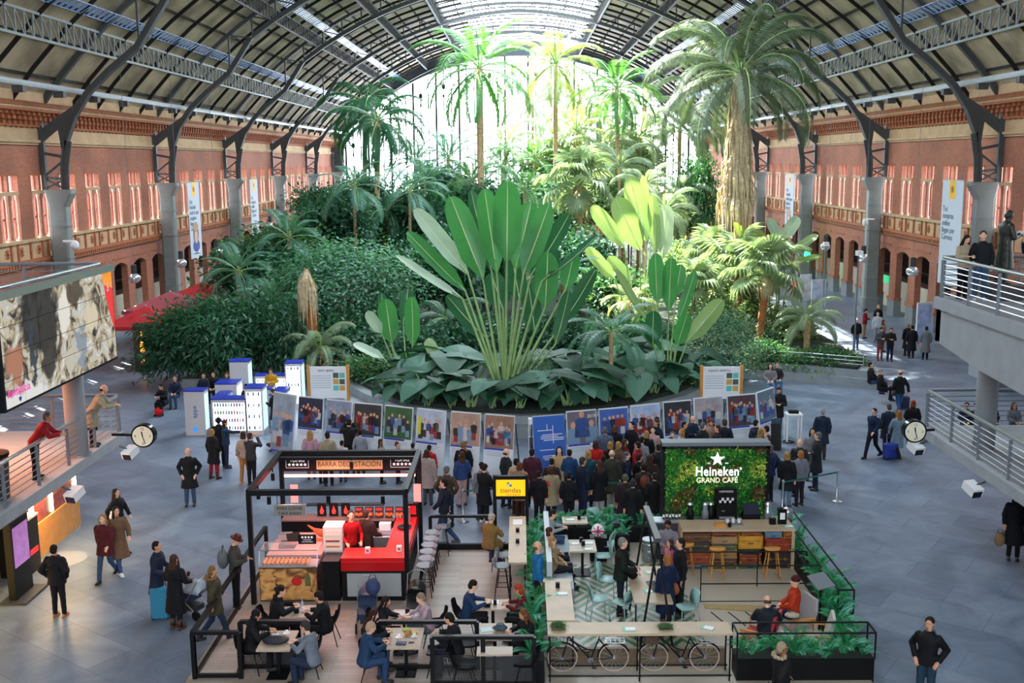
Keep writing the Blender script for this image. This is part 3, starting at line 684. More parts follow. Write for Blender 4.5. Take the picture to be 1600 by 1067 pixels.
bk = [(832,168,104,4.6,FR_F),(905,165,98,4.8,FR_F),(938,185,100,4.6,FR_L),(1008,168,96,4.8,FR_F),(1062,205,92,4.4,FR_F),(862,225,94,4.4,FR_F),(785,262,90,4.0,FR_M),(650,255,96,4.4,FR_B),(968,262,82,3.8,FR_F),(1040,330,72,3.0,FR_F),(700,250,92,4.2,FR_B),(790,232,96,4.2,FR_L),(835,250,90,4.0,FR_M),(900,205,92,4.6,FR_L),(945,232,88,4.2,FR_F),(1000,215,90,4.6,FR_F),(665,285,84,3.4,FR_B),(735,285,80,3.6,FR_M),(1010,290,76,3.0,FR_F),(1065,300,80,3.0,FR_F),(820,300,74,3.4,FR_M),(372,425,57,2.7,FR_B),(452,372,61,2.8,FR_B),(425,470,53,2.2,FR_B),(480,385,70,3.0,FR_B),(415,420,64,2.6,FR_B),(380,400,66,2.6,FR_G)]
ORD += ['seventeenth','eighteenth','nineteenth','twentieth','twenty-first','twenty-second','twenty-third','twenty-fourth','twenty-fifth','twenty-sixth','twenty-seventh','twenty-eighth']
for i, (x, y, Y, l, k) in enumerate(bk):
    palm(x, y, Y, x+rnd(-8, 8), l, k, 14, f'feather palm in the crowded back of the garden, {ORD[i]} planted of the loose row', .14, (-.5, 1.3), BARKL)
palm(905, 288, 66, 908, 2.6, FAN_G, 16, 'bright fan palm with a ragged straw collar between the two traveller palms', .2, (-1.2, 1.4), BARKL, skirt=2.6, part='fan_leaf', name='fan_palm')
palm(1196, 432, 54, 1185, 2.4, FAN_G, 14, 'sunlit fan palm with leaning pale trunk by the right edge of the bed', .2, (-.9, 1.3), BARKO, skirt=1.4, part='fan_leaf', name='fan_palm')
palm(1150, 425, 58, 1165, 2.8, FAN_G, 14, 'spreading sunlit fan palm behind the grey-green bush', .14, (-.6, 1.0), BARKO, part='fan_leaf', name='fan_palm')
palm(1110, 400, 62, 1112, 2.0, FAN_G, 18, 'pale fan palm left of the spreading sunlit one', .14, (-.6, 1.1), BARKO, part='fan_leaf', name='fan_palm')
palm(1262, 500, 52, 1262, 2.3, FR_F, 14, 'low silvery palm with spiky sunlit leaves by the right walkway', .16, (-.1, 1.3), BARKL, name='palm', droopall=0)
palm(1085, 450, 56, 1085, 1.9, FAN_G, 16, 'low grey fan palm beside the upright dark traveller palm', .13, (-.6, 1.1), BARKO, part='fan_leaf', name='fan_palm')
palm(955, 520, 42.5, 955, 2.3, FR_B, 13, 'young feather palm with bare pale stem among the elephant ears', .09, (-.3, 1.1), BARKL)
palm(880, 440, 52, 900, 2.2, FR_B, 13, 'feather palm with red-brown trunk tucked behind the giant leaves', .13, (-.5, 1.1), BARKO)
palm(700, 500, 52, 706, 2.4, FR_G, 13, 'feather palm low behind the left side of the giant leaves', .12, (-.3, 1.1), BARK)
palm(500, 545, 49.6, 508, 2.3, FR_F, 18, 'spiky grey cycad arching over the bed wall', .22, (-.2, 1.3), BARKL)
palm(985, 470, 54, 985, 2.0, FR_L, 12, 'feather palm seen between the two right traveller palms', .11, (-.4, 1.1), BARKO)
# dead palm stump with hanging fronds
d0 = PY(494, 575, 50.2); t = T('dead_palm', 'dead palm trunk with hanging straw fronds beside the weeping tree', 'palm', (d0.x, 50.2, 0)); tp = PY(479, 425, 50.2)-Vector((d0.x, 50.2, 0))
mb = MB(); mb.tube([(0,0,.7), Vector((0,0,.7)).lerp(tp,.5), tp], [.3,.26,.12], 9); mb.build('trunk', BARKO, t, True); mb = MB()
for k in range(90):
    a = rnd(0, 6.28); l = rnd(1, 2.8); p0 = tp+Vector((.1*math.cos(a), .1*math.sin(a), rnd(-.6, .2))); p1 = p0+Vector((.35*math.cos(a), .35*math.sin(a), -l*.4)); p2 = p0+Vector((.4*math.cos(a), .4*math.sin(a), -l)); wv = Vector((-math.sin(a), math.cos(a), 0))*.06
    mb.add([p0-wv*.5, p0+wv*.5, p1+wv, p2, p1-wv], [(0,1,2,4),(4,2,3)])
mb.build('hanging_frond', STRAW, t)
# ------------------------------------------------------------------ shrubs and trees
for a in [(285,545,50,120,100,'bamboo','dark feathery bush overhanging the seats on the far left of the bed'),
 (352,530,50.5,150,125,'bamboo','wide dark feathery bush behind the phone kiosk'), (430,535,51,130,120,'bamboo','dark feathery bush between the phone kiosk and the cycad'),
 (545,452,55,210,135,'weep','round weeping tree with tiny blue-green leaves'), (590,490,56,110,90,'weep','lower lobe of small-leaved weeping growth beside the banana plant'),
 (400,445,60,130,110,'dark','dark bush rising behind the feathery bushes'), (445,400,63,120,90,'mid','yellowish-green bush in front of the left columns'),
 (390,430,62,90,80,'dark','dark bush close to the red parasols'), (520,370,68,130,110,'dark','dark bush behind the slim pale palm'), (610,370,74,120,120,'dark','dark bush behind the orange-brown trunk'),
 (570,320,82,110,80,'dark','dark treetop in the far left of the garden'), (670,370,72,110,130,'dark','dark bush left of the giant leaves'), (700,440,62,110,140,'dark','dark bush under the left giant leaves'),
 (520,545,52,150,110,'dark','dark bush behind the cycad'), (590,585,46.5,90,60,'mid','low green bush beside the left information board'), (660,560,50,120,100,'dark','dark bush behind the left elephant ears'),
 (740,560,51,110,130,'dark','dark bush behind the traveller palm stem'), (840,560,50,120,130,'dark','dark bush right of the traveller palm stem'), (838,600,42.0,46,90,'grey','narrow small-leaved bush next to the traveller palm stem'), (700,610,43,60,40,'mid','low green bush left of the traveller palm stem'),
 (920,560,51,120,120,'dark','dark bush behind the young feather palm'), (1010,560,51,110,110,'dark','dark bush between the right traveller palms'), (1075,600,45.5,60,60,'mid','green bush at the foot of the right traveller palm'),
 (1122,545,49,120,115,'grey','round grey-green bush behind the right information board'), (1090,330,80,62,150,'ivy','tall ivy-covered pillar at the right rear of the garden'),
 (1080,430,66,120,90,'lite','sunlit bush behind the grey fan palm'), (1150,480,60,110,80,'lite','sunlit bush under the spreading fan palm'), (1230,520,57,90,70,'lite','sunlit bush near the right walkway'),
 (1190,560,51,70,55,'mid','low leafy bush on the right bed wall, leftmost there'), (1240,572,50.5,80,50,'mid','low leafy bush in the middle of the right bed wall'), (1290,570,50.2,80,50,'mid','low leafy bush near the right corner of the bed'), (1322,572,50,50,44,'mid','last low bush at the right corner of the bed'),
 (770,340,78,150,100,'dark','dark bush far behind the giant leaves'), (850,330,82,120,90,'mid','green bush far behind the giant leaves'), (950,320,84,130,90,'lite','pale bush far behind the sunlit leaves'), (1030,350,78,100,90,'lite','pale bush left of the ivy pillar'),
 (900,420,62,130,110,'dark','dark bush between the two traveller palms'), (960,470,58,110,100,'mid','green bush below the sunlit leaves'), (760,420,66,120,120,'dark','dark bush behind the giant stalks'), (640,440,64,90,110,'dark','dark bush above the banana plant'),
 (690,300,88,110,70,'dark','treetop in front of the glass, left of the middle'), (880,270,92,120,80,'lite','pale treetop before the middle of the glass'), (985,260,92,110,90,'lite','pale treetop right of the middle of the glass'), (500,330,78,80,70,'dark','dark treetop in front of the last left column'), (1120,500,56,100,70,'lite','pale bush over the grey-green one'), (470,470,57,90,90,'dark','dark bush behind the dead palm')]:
    shrub(*a)
# ------------------------------------------------------------------ common materials
BLK = M('#0d0e12', rough=.5, spec=.2); BLKM = M('#101114', rough=.45, spec=.25); WHT = M('#e3e6ea', rough=.5); WD = M('#b8a58a', rough=.5, var=.1, scale=2.5); WDF = M('#b8a693', rough=.5, var=.08, scale=2)
SIL = M('#b4bbc2', rough=.3, metal=.8); RED = M('#c8141a', rough=.3); GRY = M('#6d757e', rough=.5); MINT = M('#a9c9c4', rough=.4); DGRY = M('#34373c', rough=.5); CONC = M('#979da2', rough=.7, var=.08, scale=2)
ORG = M('#c98a3c', rough=.5, var=.1, scale=4); GOLD = M('#a8863c', rough=.4, metal=.6); BLUE = M('#1f3fa8', rough=.4)
# ------------------------------------------------------------------ terraces
def terrace(s, w):
    d = MB(); d.box(min(s*11.45, s*26), max(s*11.45, s*26), 12, 29.6, 2.62, 2.9); S('wall_lower_terrace_'+w, d, CONC)
    d = MB(); x0 = s*10.85; x1 = s*26
    d.box(min(x0,x1), max(x0,x1), 14, 27.6, 6.6, 6.9)
    a = 10.9*s; b_ = 11.25*s
    d.add([(a,27.5,6.62),(a,27.5,5.75),(a,25,5.5),(a,12,4.9),(a,12,6.62),(b_,27.5,6.62),(b_,27.5,5.75),(b_,25,5.5),(b_,12,4.9),(b_,12,6.62)], [(0,1,2,3,4),(9,8,7,6,5),(0,5,6,1),(1,6,7,2),(2,7,8,3)])
    d.box(min(a, x1), max(a, x1), 27.2, 27.5, 5.75, 6.62)
    S('wall_upper_terrace_'+w, d, CONC)
    cx = 12.15*s if s > 0 else -11.75
    t = T('round_column', f'round grey column carrying the upper terrace on the {w}', 'column', (cx, 28.6 if s > 0 else 27.4, 2.9)) if False else T('round_column', f'round grey column carrying the upper terrace on the {w}', 'column', (cx, 27.0, 2.9))
    m_ = MB(); m_.lathe([(.27,0),(.27,2.9)], 20); m_.build('shaft', CONC, t, True)
    m_ = MB(); m_.lathe([(.33,0),(.33,.06)], 20); m_.build('base_ring', SIL, t)
    # railings
    def railing(p, q, z, n, label, hand=RAIL):
        ox, oy = p; t = T('terrace_railing', label, 'railing', (ox, oy, z)); dx, dy = q[0]-ox, q[1]-oy
        h = MB(); h.tube([(0,0,1.05),(dx,dy,1.05)], .045, 8); h.build('handrail', hand, t, True)
        for i in range(6):
            b2 = MB(); zz = .14+i*.145; b2.tube([(0,0,zz),(dx,dy,zz)], .014, 5); b2.build('rail_bar', hand, t)
        for i in range(n):
            u = i/(n-1); b2 = MB(); b2.cb((dx*u, dy*u, .45), (.07 if abs(dx)<.1 else .05, .05 if abs(dx)<.1 else .07, 1.05)); b2.build('post', GRY, t)
    railing((s*11.6, 29.45), (s*11.6, 12.5), 2.9, 11, f'steel railing along the hall edge of the {w} lower terrace')
    railing((s*11.6, 29.55), (s*25, 29.55), 2.9, 8, f'grey railing across the far end of the {w} lower terrace', GRY)
    railing((s*10.95, 27.3), (s*10.95, 14.5), 6.9, 9, f'steel railing along the hall edge of the {w} upper terrace')
    railing((s*10.95, 27.4), (s*25, 27.4), 6.9, 8, f'grey railing across the far end of the {w} upper terrace', GRY)
    # white projector lamps hung under the lower terrace
    for y, nm in ((28.9, 'far'), (25.1, 'near')):
        t = T('terrace_lamp', f'white box lamp under the {w} lower terrace, {nm} one', 'lamp', (s*11.1, y, 2.55)); m_ = MB()
        m_.cb((0,0,-.1), (.3,.42,.22), 0, s*.3, .35); m_.build('lamp_body', WHT, t); m_ = MB(); m_.tube([(0,0,-.05),(s*.3,.0,.08)], .03, 5); m_.build('arm', DGRY, t)
        m_ = MB(); m_.cb((s*.03,-.2,-.2), (.24,.03,.16), 0, s*.3, .35); m_.build('lens', GLASSD, t)
    # station clock
    c = PY(225, 680, 27.5) if s < 0 else PY(1428, 673, 28.5)
    t = T('station_clock', f'round white station clock hanging from the {w} lower terrace', 'clock', c)
    def disc(r, y0, y1, mt, nm):
        m_ = MB(); m_.rings([[(r*math.cos(2*PI*j/32), y, r*math.sin(2*PI*j/32)) for j in range(32)] for y in (y1, y0)]); return m_.build(nm, mt, t)
    disc(.32, -.1, .12, M('#23272c', rough=.15, metal=.7), 'case'); disc(.275, -.112, -.1, M('#efe9cf', rough=.4), 'dial')
    m_ = MB(); m_.bar((0,-.12,0),(-.02,-.12,.13), .03,.01); m_.build('hour_hand', BLK, t); m_ = MB(); m_.bar((0,-.12,0),(.06,-.12,-.21), .02,.01); m_.build('minute_hand', BLK, t)
    for n_, (ax, az) in {'12':(0,.2),'3':(.2,0),'6':(0,-.2),'9':(-.2,0)}.items(): text(n_, .1, BLK, t, (ax,-.115,az), name='numeral', ext=.002)
    m_ = MB(); m_.bar((0,0,0), (s*.6 if s > 0 else -.9, .1, 0), .06); m_.build('bracket_arm', BLK, t)
GLASSD = M('#20262c', rough=.08)
terrace(-1, 'left'); terrace(1, 'right')
# video wall under the left upper terrace
VID, nt, b, N, L = nodes_mat('video_picture')
tc = N('TexCoord'); nz = N('TexNoise'); nz.inputs['Scale'].default_value = 1.7; nz.inputs['Detail'].default_value = 8; nz.inputs['Roughness'].default_value = .66; nz.inputs['Distortion'].default_value = 1.6
L(tc.outputs['Object'], nz.inputs['Vector']); rp = N('ValToRGB'); e = rp.color_ramp.elements
e[0].position = .36; e[0].color = lin('#2e2c30'); e[1].position = .64; e[1].color = lin('#f2ecdc')
for ps, c in ((.42,'#6d655e'),(.47,'#a8987c'),(.52,'#d3c8ad'),(.58,'#b9bcbc')): q = e.new(ps); q.color = lin(c)
L(nz.outputs['Fac'], rp.inputs['Fac']); n3 = N('TexNoise'); n3.inputs['Scale'].default_value = 3.0; n3.inputs['Detail'].default_value = 5; L(tc.outputs['Object'], n3.inputs['Vector'])
vm = N('VectorMath'); vm.operation = 'MULTIPLY_ADD'; vm.inputs[1].default_value = (.9,.9,.9); L(n3.outputs['Color'], vm.inputs[0]); L(tc.outputs['Object'], vm.inputs[2]); prev = rp.outputs[0]
for cy, cz, ry, rz_, c_ in ((-4.7+.45,1.75+.45,.95,1.0,'#2c282c'),(-4.3+.45,.9+.45,.42,.75,'#3c3634'),(-5.2+.45,.9+.45,.16,.9,'#39424e'),(-6.1+.45,.85+.45,.42,.42,'#b47a60'),(-3.3+.45,1.6+.45,.32,.6,'#ebe6dc'),(-2.6+.45,2.0+.45,.5,.42,'#594c40'),(-1.7+.45,1.2+.45,.5,.4,'#ddd0b6'),(-2.4+.45,.6+.45,.4,.5,'#8d99a6'),(-5.9+.45,.05+.45,1.2,.3,'#e9e7e4'),(-3.0+.45,.5+.45,.5,.3,'#c9c4b4')):
    sb = N('VectorMath'); sb.operation = 'SUBTRACT'; sb.inputs[1].default_value = (.45, (cy-.45)*.9+.45, cz); L(vm.outputs[0], sb.inputs[0]); dv = N('VectorMath'); dv.operation = 'MULTIPLY'; dv.inputs[1].default_value = (0, 1/ry, 1/rz_); L(sb.outputs[0], dv.inputs[0]); ln = N('VectorMath'); ln.operation = 'LENGTH'; L(dv.outputs[0], ln.inputs[0])
    mr = N('MapRange'); mr.inputs['From Min'].default_value = .8; mr.inputs['From Max'].default_value = 1.05; mr.inputs['To Min'].default_value = .96; mr.inputs['To Max'].default_value = 0; L(ln.outputs['Value'], mr.inputs['Value']); mq = N('Mix'); mq.data_type = 'RGBA'; L(mr.outputs[0], mq.inputs['Factor']); L(prev, mq.inputs['A']); mq.inputs['B'].default_value = lin(c_); prev = mq.outputs['Result']
b.inputs['Base Color'].default_value = lin('#1c1c20'); L(prev, b.inputs['Emission Color']); b.inputs['Emission Strength'].default_value = .27; b.inputs['Roughness'].default_value = .35; b.inputs['Specular IOR Level'].default_value = .2
t = T('video_wall', 'large video wall of small screens under the left upper terrace', 'screen', (-10.52, 26.95, 5.56))
W6, H4 = .855, .56
m_ = MB(); m_.box(-.12, .0, -6.05, .05, -.05, 2.36); m_.build('casing', BLK, t)
for i in range(7):
    for j in range(4):
        m_ = MB(); m_.box(0, .012, -W6*(i+1)+.016, -W6*i-.016, H4*j+.008, H4*(j+1)-.008); m_.build('screen_panel', VID, t)
m_ = MB(); m_.add([(.014,-.01,2.22),(.014,-.62,2.22),(.014,-.5,1.7),(.014,-.25,1.1),(.014,-.01,.7)], [(0,1,2,3,4)]); m_.build('picture_area', M('#c9282a', emit=.25), t)['label'] = 'red and orange corner of the picture'
m_ = MB(); m_.add([(.0145,-.01,2.22),(.0145,-.62,2.22),(.0145,-.55,1.95),(.0145,-.01,1.8)], [(0,1,2,3)]); m_.build('picture_area', M('#dc8424', emit=.25), t)
tx = text('Andaluc\u00eda', .26, M('#c23a8e', emit=.3), t, (.016, -5.42, .3), (PI/2, 0, PI/2), name='lettering'); 
text('\u2665', .1, BLUE, t, (.016, -5.4, .1), (PI/2, 0, PI/2)); text('S', .3, WHT, t, (.016, -.32, 1.85), (PI/2,0,PI/2), bold=.01)
m_ = MB(); m_.bar((.02,-6.05,2.33), (.02,.05,2.33), .14, .16); m_.build('top_trim', RAIL, t)
# bronze statue and its plinth on the right upper terrace
BRZ = M('#2f332e', rough=.45, metal=.5)
# red-lit bin on the left lower terrace
t = T('litter_bin', 'grey litter bin behind the railing of the left lower terrace', 'bin', (-12.2, 23.4, 2.9)); m_ = MB(); m_.lathe([(.32,0),(.36,.95),(.36,1.0)], 16); m_.build('bin_body', DGRY, t); m_ = MB(); m_.lathe([(.38,1.0),(.38,1.08),(.2,1.12)], 16); m_.build('lid', BLK, t)
# ------------------------------------------------------------------ shop units below the left lower terrace
LIT = M('#ffd27a', emit=5.0); LITW = M('#fff0c8', emit=8.0)
t = T('shop_counter', 'wood-fronted shop counter with warm lights below the left terrace', 'counter', (-12.9, 27.9, 0))
m_ = MB(); m_.box(-1.2, 0, -1.3, 1.55, .12, 1.05); m_.build('wood_front', M('#b98442', rough=.5, var=.12, scale=4), t); m_ = MB(); m_.box(-1.15, -.02, -1.3, 1.55, 0, .12); m_.build('plinth', CONC, t)
m_ = MB(); m_.box(-1.2, -.06, -1.3, 1.55, 1.05, 1.5); m_.build('menu_board', M('#7c3a34', rough=.4, var=.5, scale=6), t)
for y in (1.45, -.1, -1.25): m_ = MB(); m_.box(-.1, -.03, y-.06, y+.06, 1.1, 2.3); m_.build('light_strip', LITW, t)
t = T('drinks_fridge', 'black drinks cabinet between the wood counter and the totem', 'fridge', (-12.75, 26.1, 0)); m_ = MB(); m_.box(-.7,0,-.4,.4,0,1.45); m_.build('cabinet', BLK, t); m_ = MB(); m_.box(-.7,.02,-.42,.42,1.45,1.5); m_.build('top', CONC, t); m_ = MB(); m_.box(0,.01,-.3,.3,.5,.65); m_.build('label_strip', M('#a81e28', emit=.4), t)
t = T('screen_totem', 'black advertising totem with a pink screen below the left terrace', 'totem', (-12.3, 24.6, 0)); m_ = MB(); m_.box(-.18,.0,-.45,.45,.06,2.0); m_.build('housing', BLK, t); m_ = MB(); m_.box(0,.015,-.38,.38,.85,1.85); m_.build('screen', M('#8c5f96', emit=.35, var=.5, scale=4), t); m_ = MB(); m_.box(-.35,.3,-.6,.6,0,.06); m_.build('foot', DGRY, t)
t = T('lit_shop_portal', 'yellow glowing shop doorway at the left edge below the terrace', 'doorway', (-13.1, 23.6, 0)); m_ = MB(); m_.box(-.1,0,-.1,.1,0,2.2); m_.box(-.1,0,-1.6,-1.4,0,2.2); m_.build('light_frame', LIT, t); m_ = MB(); m_.box(-.4,-.1,-1.4,-.1,0,2.3); m_.build('shop_display', M('#8a4b22', rough=.5, var=.5, scale=5), t)
l = bpy.data.lights.new('shop_glow', 'AREA'); l.energy = 55; l.color = (1,.62,.28); l.size = 2; l.size_y = .6; l.shape = 'RECTANGLE'; o = bpy.data.objects.new('shop_glow', l); COL.objects.link(o); o.location = (-12.6, 26.8, 2.45); o.rotation_euler = (0, .5, 0)
l = bpy.data.lights.new('terrace_glow', 'AREA'); l.energy = 120; l.color = (1,.36,.18); l.size = 3; o = bpy.data.objects.new('terrace_glow', l); COL.objects.link(o); o.location = (-14.5, 26, 5.4)
d = MB(); d.lathe([(.62,.001),(.62,.004)], 32); d.build('light_spot_disc', M('#8e949c'), None, loc=P(98, 874, .003)); tag(COL.objects['light_spot_disc'], 'pale disc painting a projected light spot by the man in the black puffer jacket', 'painted light spot')  # pool of projected light painted as a pale disc on the floor
# ------------------------------------------------------------------ photo panels in a bow before the garden
def picture(mb, w, z0, z1, seed, bgc, figs, lie=0):
    g = random.Random(seed); y = -.012
    mb.add([(-w,y,z0),(w,y,z0),(w,y,z1),(-w,y,z1)], [(0,1,2,3)], bgc)
    for k in range(figs):
        x = -w*.8+1.6*w*(k+.5)/figs+g.uniform(-.03,.03); hh = (z1-z0)*g.uniform(.45,.6); zb = z0+(z1-z0)*g.uniform(.06,.22); mi = 3+g.randrange(5); ww = hh*.2
        mb.add([(x-ww*.7,y-.002,zb),(x+ww*.7,y-.002,zb),(x+ww*.6,y-.002,zb+hh*.45),(x-ww*.6,y-.002,zb+hh*.45)], [(0,1,2,3)], 3+g.randrange(5))
        mb.add([(x-ww*.8,y-.003,zb+hh*.4),(x+ww*.8,y-.003,zb+hh*.4),(x+ww,y-.003,zb+hh*.8),(x,y-.003,zb+hh*.88),(x-ww,y-.003,zb+hh*.8)], [(0,1,2,3,4)], mi)
        mb.add([(x+ww*.42*math.cos(a*PI/4),y-.004,zb+hh*.97+ww*.5*math.sin(a*PI/4)) for a in range(8)], [tuple(range(8))], 8)
cols = [M(c, rough=.5) for c in ('#20242c','#2c4a88','#8c302c','#b8b8bc','#6f8fae')]
PANELS = [  # left px, right px, top y left, top y right, background, figures, description
 (425,458,613,619,'#8e9aa8',5,'photo of people by a lake, first panel at the far left'), (463,503,620,624,'#1d2440',9,'photo of an orchestra on a dark blue stage'),
 (507,548,625,629,'#7e8ea6',7,'photo of a group standing in a pale blue hall'), (550,595,630,634,'#2a3034',7,'photo of dancers on a dark stage'),
 (598,643,634,639,'#2c5a34',6,'photo of figures lying on green grass'), (648,695,639,644,'#a9b8cc',6,'photo of a cheering group with a yellow shirt'),
 (702,750,644,648,'#a58a7c',5,'photo of an old train in a brick hall'), (755,803,648,652,'#8e6f60',9,'photo of a choir before a brick wall with red chairs'),
 (833,884,653,649,'#2c5fb8',0,'plain blue panel with white lettering'), (886,934,645,641,'#6a6272',3,'photo of a man in a suit between two young women, marked 2019'),
 (937,984,641,637,'#3f5fae',5,'photo of players on a blue stage'), (987,1034,636,631,'#9fb4d8',8,'photo of a crowd below a pale blue arch'),
 (1038,1083,630,626,'#2a2e38',7,'photo of a team in blue on a dark stage'), (1086,1132,624,620,'#9a98a0',5,'photo of a stone doorway with a white train'),
 (1138,1184,620,616,'#4a3840',9,'photo of a choir in red on a dark stage'), (1186,1216,615,612,'#5a6f84',6,'photo of rows of people in blue, last panel at the far right')]
BOARD = M('#cfd8e2', rough=.5); TXT = M('#8b97a6', rough=.6)
for i, (xa, xb, ya, yb, bg_, figs, lab) in enumerate(PANELS):
    a = P(xa, ya, 2.2); b2 = P(xb, yb, 2.2)
    if i == 15: b2 = a+Vector((.9, 1.0, 0))
    c = (a+b2)/2; wv = b2-a; hw = min(.62, wv.length/2*.97) if i != 0 else .6; ang = math.atan2(wv.y, wv.x)
    t = T('exhibition_stand', 'stand with '+lab, 'photo stand', (c.x, c.y, 0), ang, 'photo stands before the garden')
    g = bpy.data.objects.new('board_frame', None)
    tl = -.14
    def tilt(o): o.rotation_euler = (tl, 0, 0); o.location = (0, -.18, 0)
    m_ = MB(); m_.box(-hw, hw, -.01, .04, .02, 2.24); o = m_.build('board', BOARD, t); tilt(o)
    m_ = MB(); zt = 2.2; zp = 1.12 if i not in (0, 8) else .12
    if i != 8:
        picture(m_, hw*.97, zp, zt, i+3, 0, figs if figs > 3 else 0)
        if i == 9:
            for x, k, hc in ((-.3,3,6),(0.02,4,8),(.3,3,6)): pass
            for x, zb, sc_, mi in ((-.32,.75,1.0,7),(.34,.78,1.0,7),(0,.95,1.15,4)):
                m_.add([(x-.24*sc_,-.016,zb+.38),(x+.24*sc_,-.016,zb+.38),(x+.2*sc_,-.016,zb+.85*sc_),(x,-.016,zb+.92*sc_),(x-.2*sc_,-.016,zb+.85*sc_)], [(0,1,2,3,4)], mi)
                m_.add([(x+.09*math.cos(a_*PI/5),-.018,zb+1.0*sc_+.12*math.sin(a_*PI/5)) for a_ in range(10)], [tuple(range(10))], 8)
        if i == 5: m_.add([(-.5,-.018,1.35),(-.38,-.018,1.35),(-.36,-.018,1.95),(-.5,-.018,1.95)], [(0,1,2,3)], 9)
        m_.add([(-hw*.97,-.013,zp-.07),(hw*.5,-.013,zp-.07),(hw*.5,-.013,zp-.005),(-hw*.97,-.013,zp-.005)], [(0,1,2,3)], 1)
        for k in range(3 if i else 0): m_.add([(-hw*.85,-.013,.98-.06*k),(hw*(.7-.2*k),-.013,.98-.06*k),(hw*(.7-.2*k),-.013,.995-.06*k),(-hw*.85,-.013,.995-.06*k)], [(0,1,2,3)], 2)
        o = m_.build('photo_print', [M(bg_, rough=.5, var=.3, scale=2.5), BLUE, TXT]+cols+[M('#c99a7c'), M('#c8c83a')], t); tilt(o)
        if i == 9: q = text('2019', .16, WHT, o, (.35,-.02,2.02), name='lettering')
    else:
        m_.box(-hw, hw, -.016, -.011, .35, 2.22); o = m_.build('photo_print', M(bg_, rough=.5), t); tilt(o); m_ = MB()
        for k, (x, z, w_) in enumerate([(-.15,1.75,.5),(0.1,1.6,.7),(0,1.54,.6),(.1,1.48,.8),(.15,1.42,.7),(-.1,1.1,.5),(.1,.9,.7),(.1,.84,.7),(.1,.78,.6),(0,.55,.2),(.2,.55,.2)]): m_.box(x-w_/2, x+w_/2, -.02, -.015, z-.012, z+.012)
        m_.box(-.08,-.06,-.02,-.015,1.75,1.95); m_.box(.12,.14,-.02,-.015,1.3,1.9); o2 = m_.build('lettering', WHT, t); tilt(o2)
    m_ = MB()
    for x in (-hw+.06, hw-.06): m_.bar((x,.34,1.9), (x,.75,.02), .04); m_.bar((x,-.1,.03), (x,.78,.03), .05)
    m_.build('stand_leg', DGRY, t)
t = T('leaflet_stand', 'narrow leaflet stand with two small photos before the plain blue panel', 'stand', P(838, 730, 0)); m_ = MB(); m_.box(-.27,.27,-.1,.1,0,1.75); m_.build('body', WHT, t)
for z, c in ((1.35,'#9a9a9e'),(.9,'#4c3b44')): m_ = MB(); picture(m_, .24, z-.2, z+.2, int(z*9), 0, 4); o = m_.build('photo_print', [M(c), BLUE, TXT]+cols+[M('#c99a7c')], t); o.location = (0,-.1,0)
def info_board(px, py, Y, label, title):
    c = PY(px, py, Y); t = T('information_board', label, 'sign', (c.x, c.y, 0)); top = 2.1
    for x in (-.82, .82): m_ = MB(); m_.bar((x,0,0),(x,0,top+.05), .12); m_.build('post', ORG, t)
    m_ = MB(); m_.box(-.76,.76,-.03,.03,.75,top); m_.build('board', WHT, t); text(title, .15, DGRY, t, (-.1,-.035,top-.15), name='lettering')
    m_ = MB(); g = random.Random(4)
    for k in range(6): m_.add([(-.68,-.034,1.7-.1*k),(.1,-.034,1.7-.1*k),(.1,-.034,1.72-.1*k),(-.68,-.034,1.72-.1*k)], [(0,1,2,3)], 0)
    for k in range(6):
        x = .2+.26*(k%2); z = 1.62-.27*(k//2); m_.add([(x,-.034,z),(x+.23,-.034,z),(x+.23,-.034,z+.22),(x,-.034,z+.22)], [(0,1,2,3)], 1+k%3)
    m_.build('board_print', [TXT, M('#4a5a4a'), M('#5fc0b8'), M('#c8a04a')], t)
info_board(515, 640, 43.2, 'white information board with orange posts left of the garden front', 'open space')
info_board(1126, 640, 42.6, 'white information board with orange posts behind the right photo panels', 'espacio abierto')
# ------------------------------------------------------------------ phone accessory kiosk
BT = M('#2338a8', rough=.3); KW = M('#c9cbd0', rough=.4); KL = M('#e8f2ff', emit=1.1)
def cab(x, y, w, d, h, label, side='front', shelf=None, rz=0):
    t = T('kiosk_cabinet', label, 'cabinet', (x, y, 0), rz, 'cabinets of the phone kiosk')
    m_ = MB(); m_.box(-w/2,w/2,-d/2,d/2,0,h); m_.build('carcass', KW, t); m_ = MB(); m_.box(-w/2-.02,w/2+.02,-d/2-.02,d/2+.02,h,h+.05); m_.build('blue_top', BT, t)
    if shelf:
        m_ = MB(); m_.box(-w/2+.06,w/2-.06,-d/2-.006,-d/2,.2,h-.12); m_.build('lit_back', KL, t)
        nx, nz, cs = shelf; m_ = MB(); g = random.Random(int(x*10))
        for j in range(nz):
            z = .3+(h-.5)*j/max(1,nz-1) if nz > 1 else h/2
            for k in range(nx):
                xx = -w/2+.14+(w-.28)*k/max(1,nx-1); m_.box(xx-.03, xx+.03, -d/2-.03, -d/2-.008, z-.07, z+.07, g.randrange(len(cs)))
        m_.build('goods', [M(c, rough=.4) for c in cs], t)['kind'] = 'stuff'
    m_ = MB(); m_.box(w/2, w/2+.006, -d/2+.06, d/2-.06, .2, h-.12); m_.build('glass_side', M('#b9dcea', rough=.1, emit=.35), t)
    return t
k1 = cab(-12.75, 40.35, .78, .6, 1.75, 'tall white kiosk tower with blue top and upright lettering, front left of the phone kiosk')
text('appe', .26, M('#3b6fb0'), k1, (0,-.31,.95), (PI/2,-PI/2,0), name='lettering'); m_ = MB(); m_.lathe([(.1,0),(.1,.01)], 16); o = m_.build('logo', M('#2f7fd0', emit=.3), k1); o.location = (0,-.31,.25); o.rotation_euler = (PI/2,0,0)
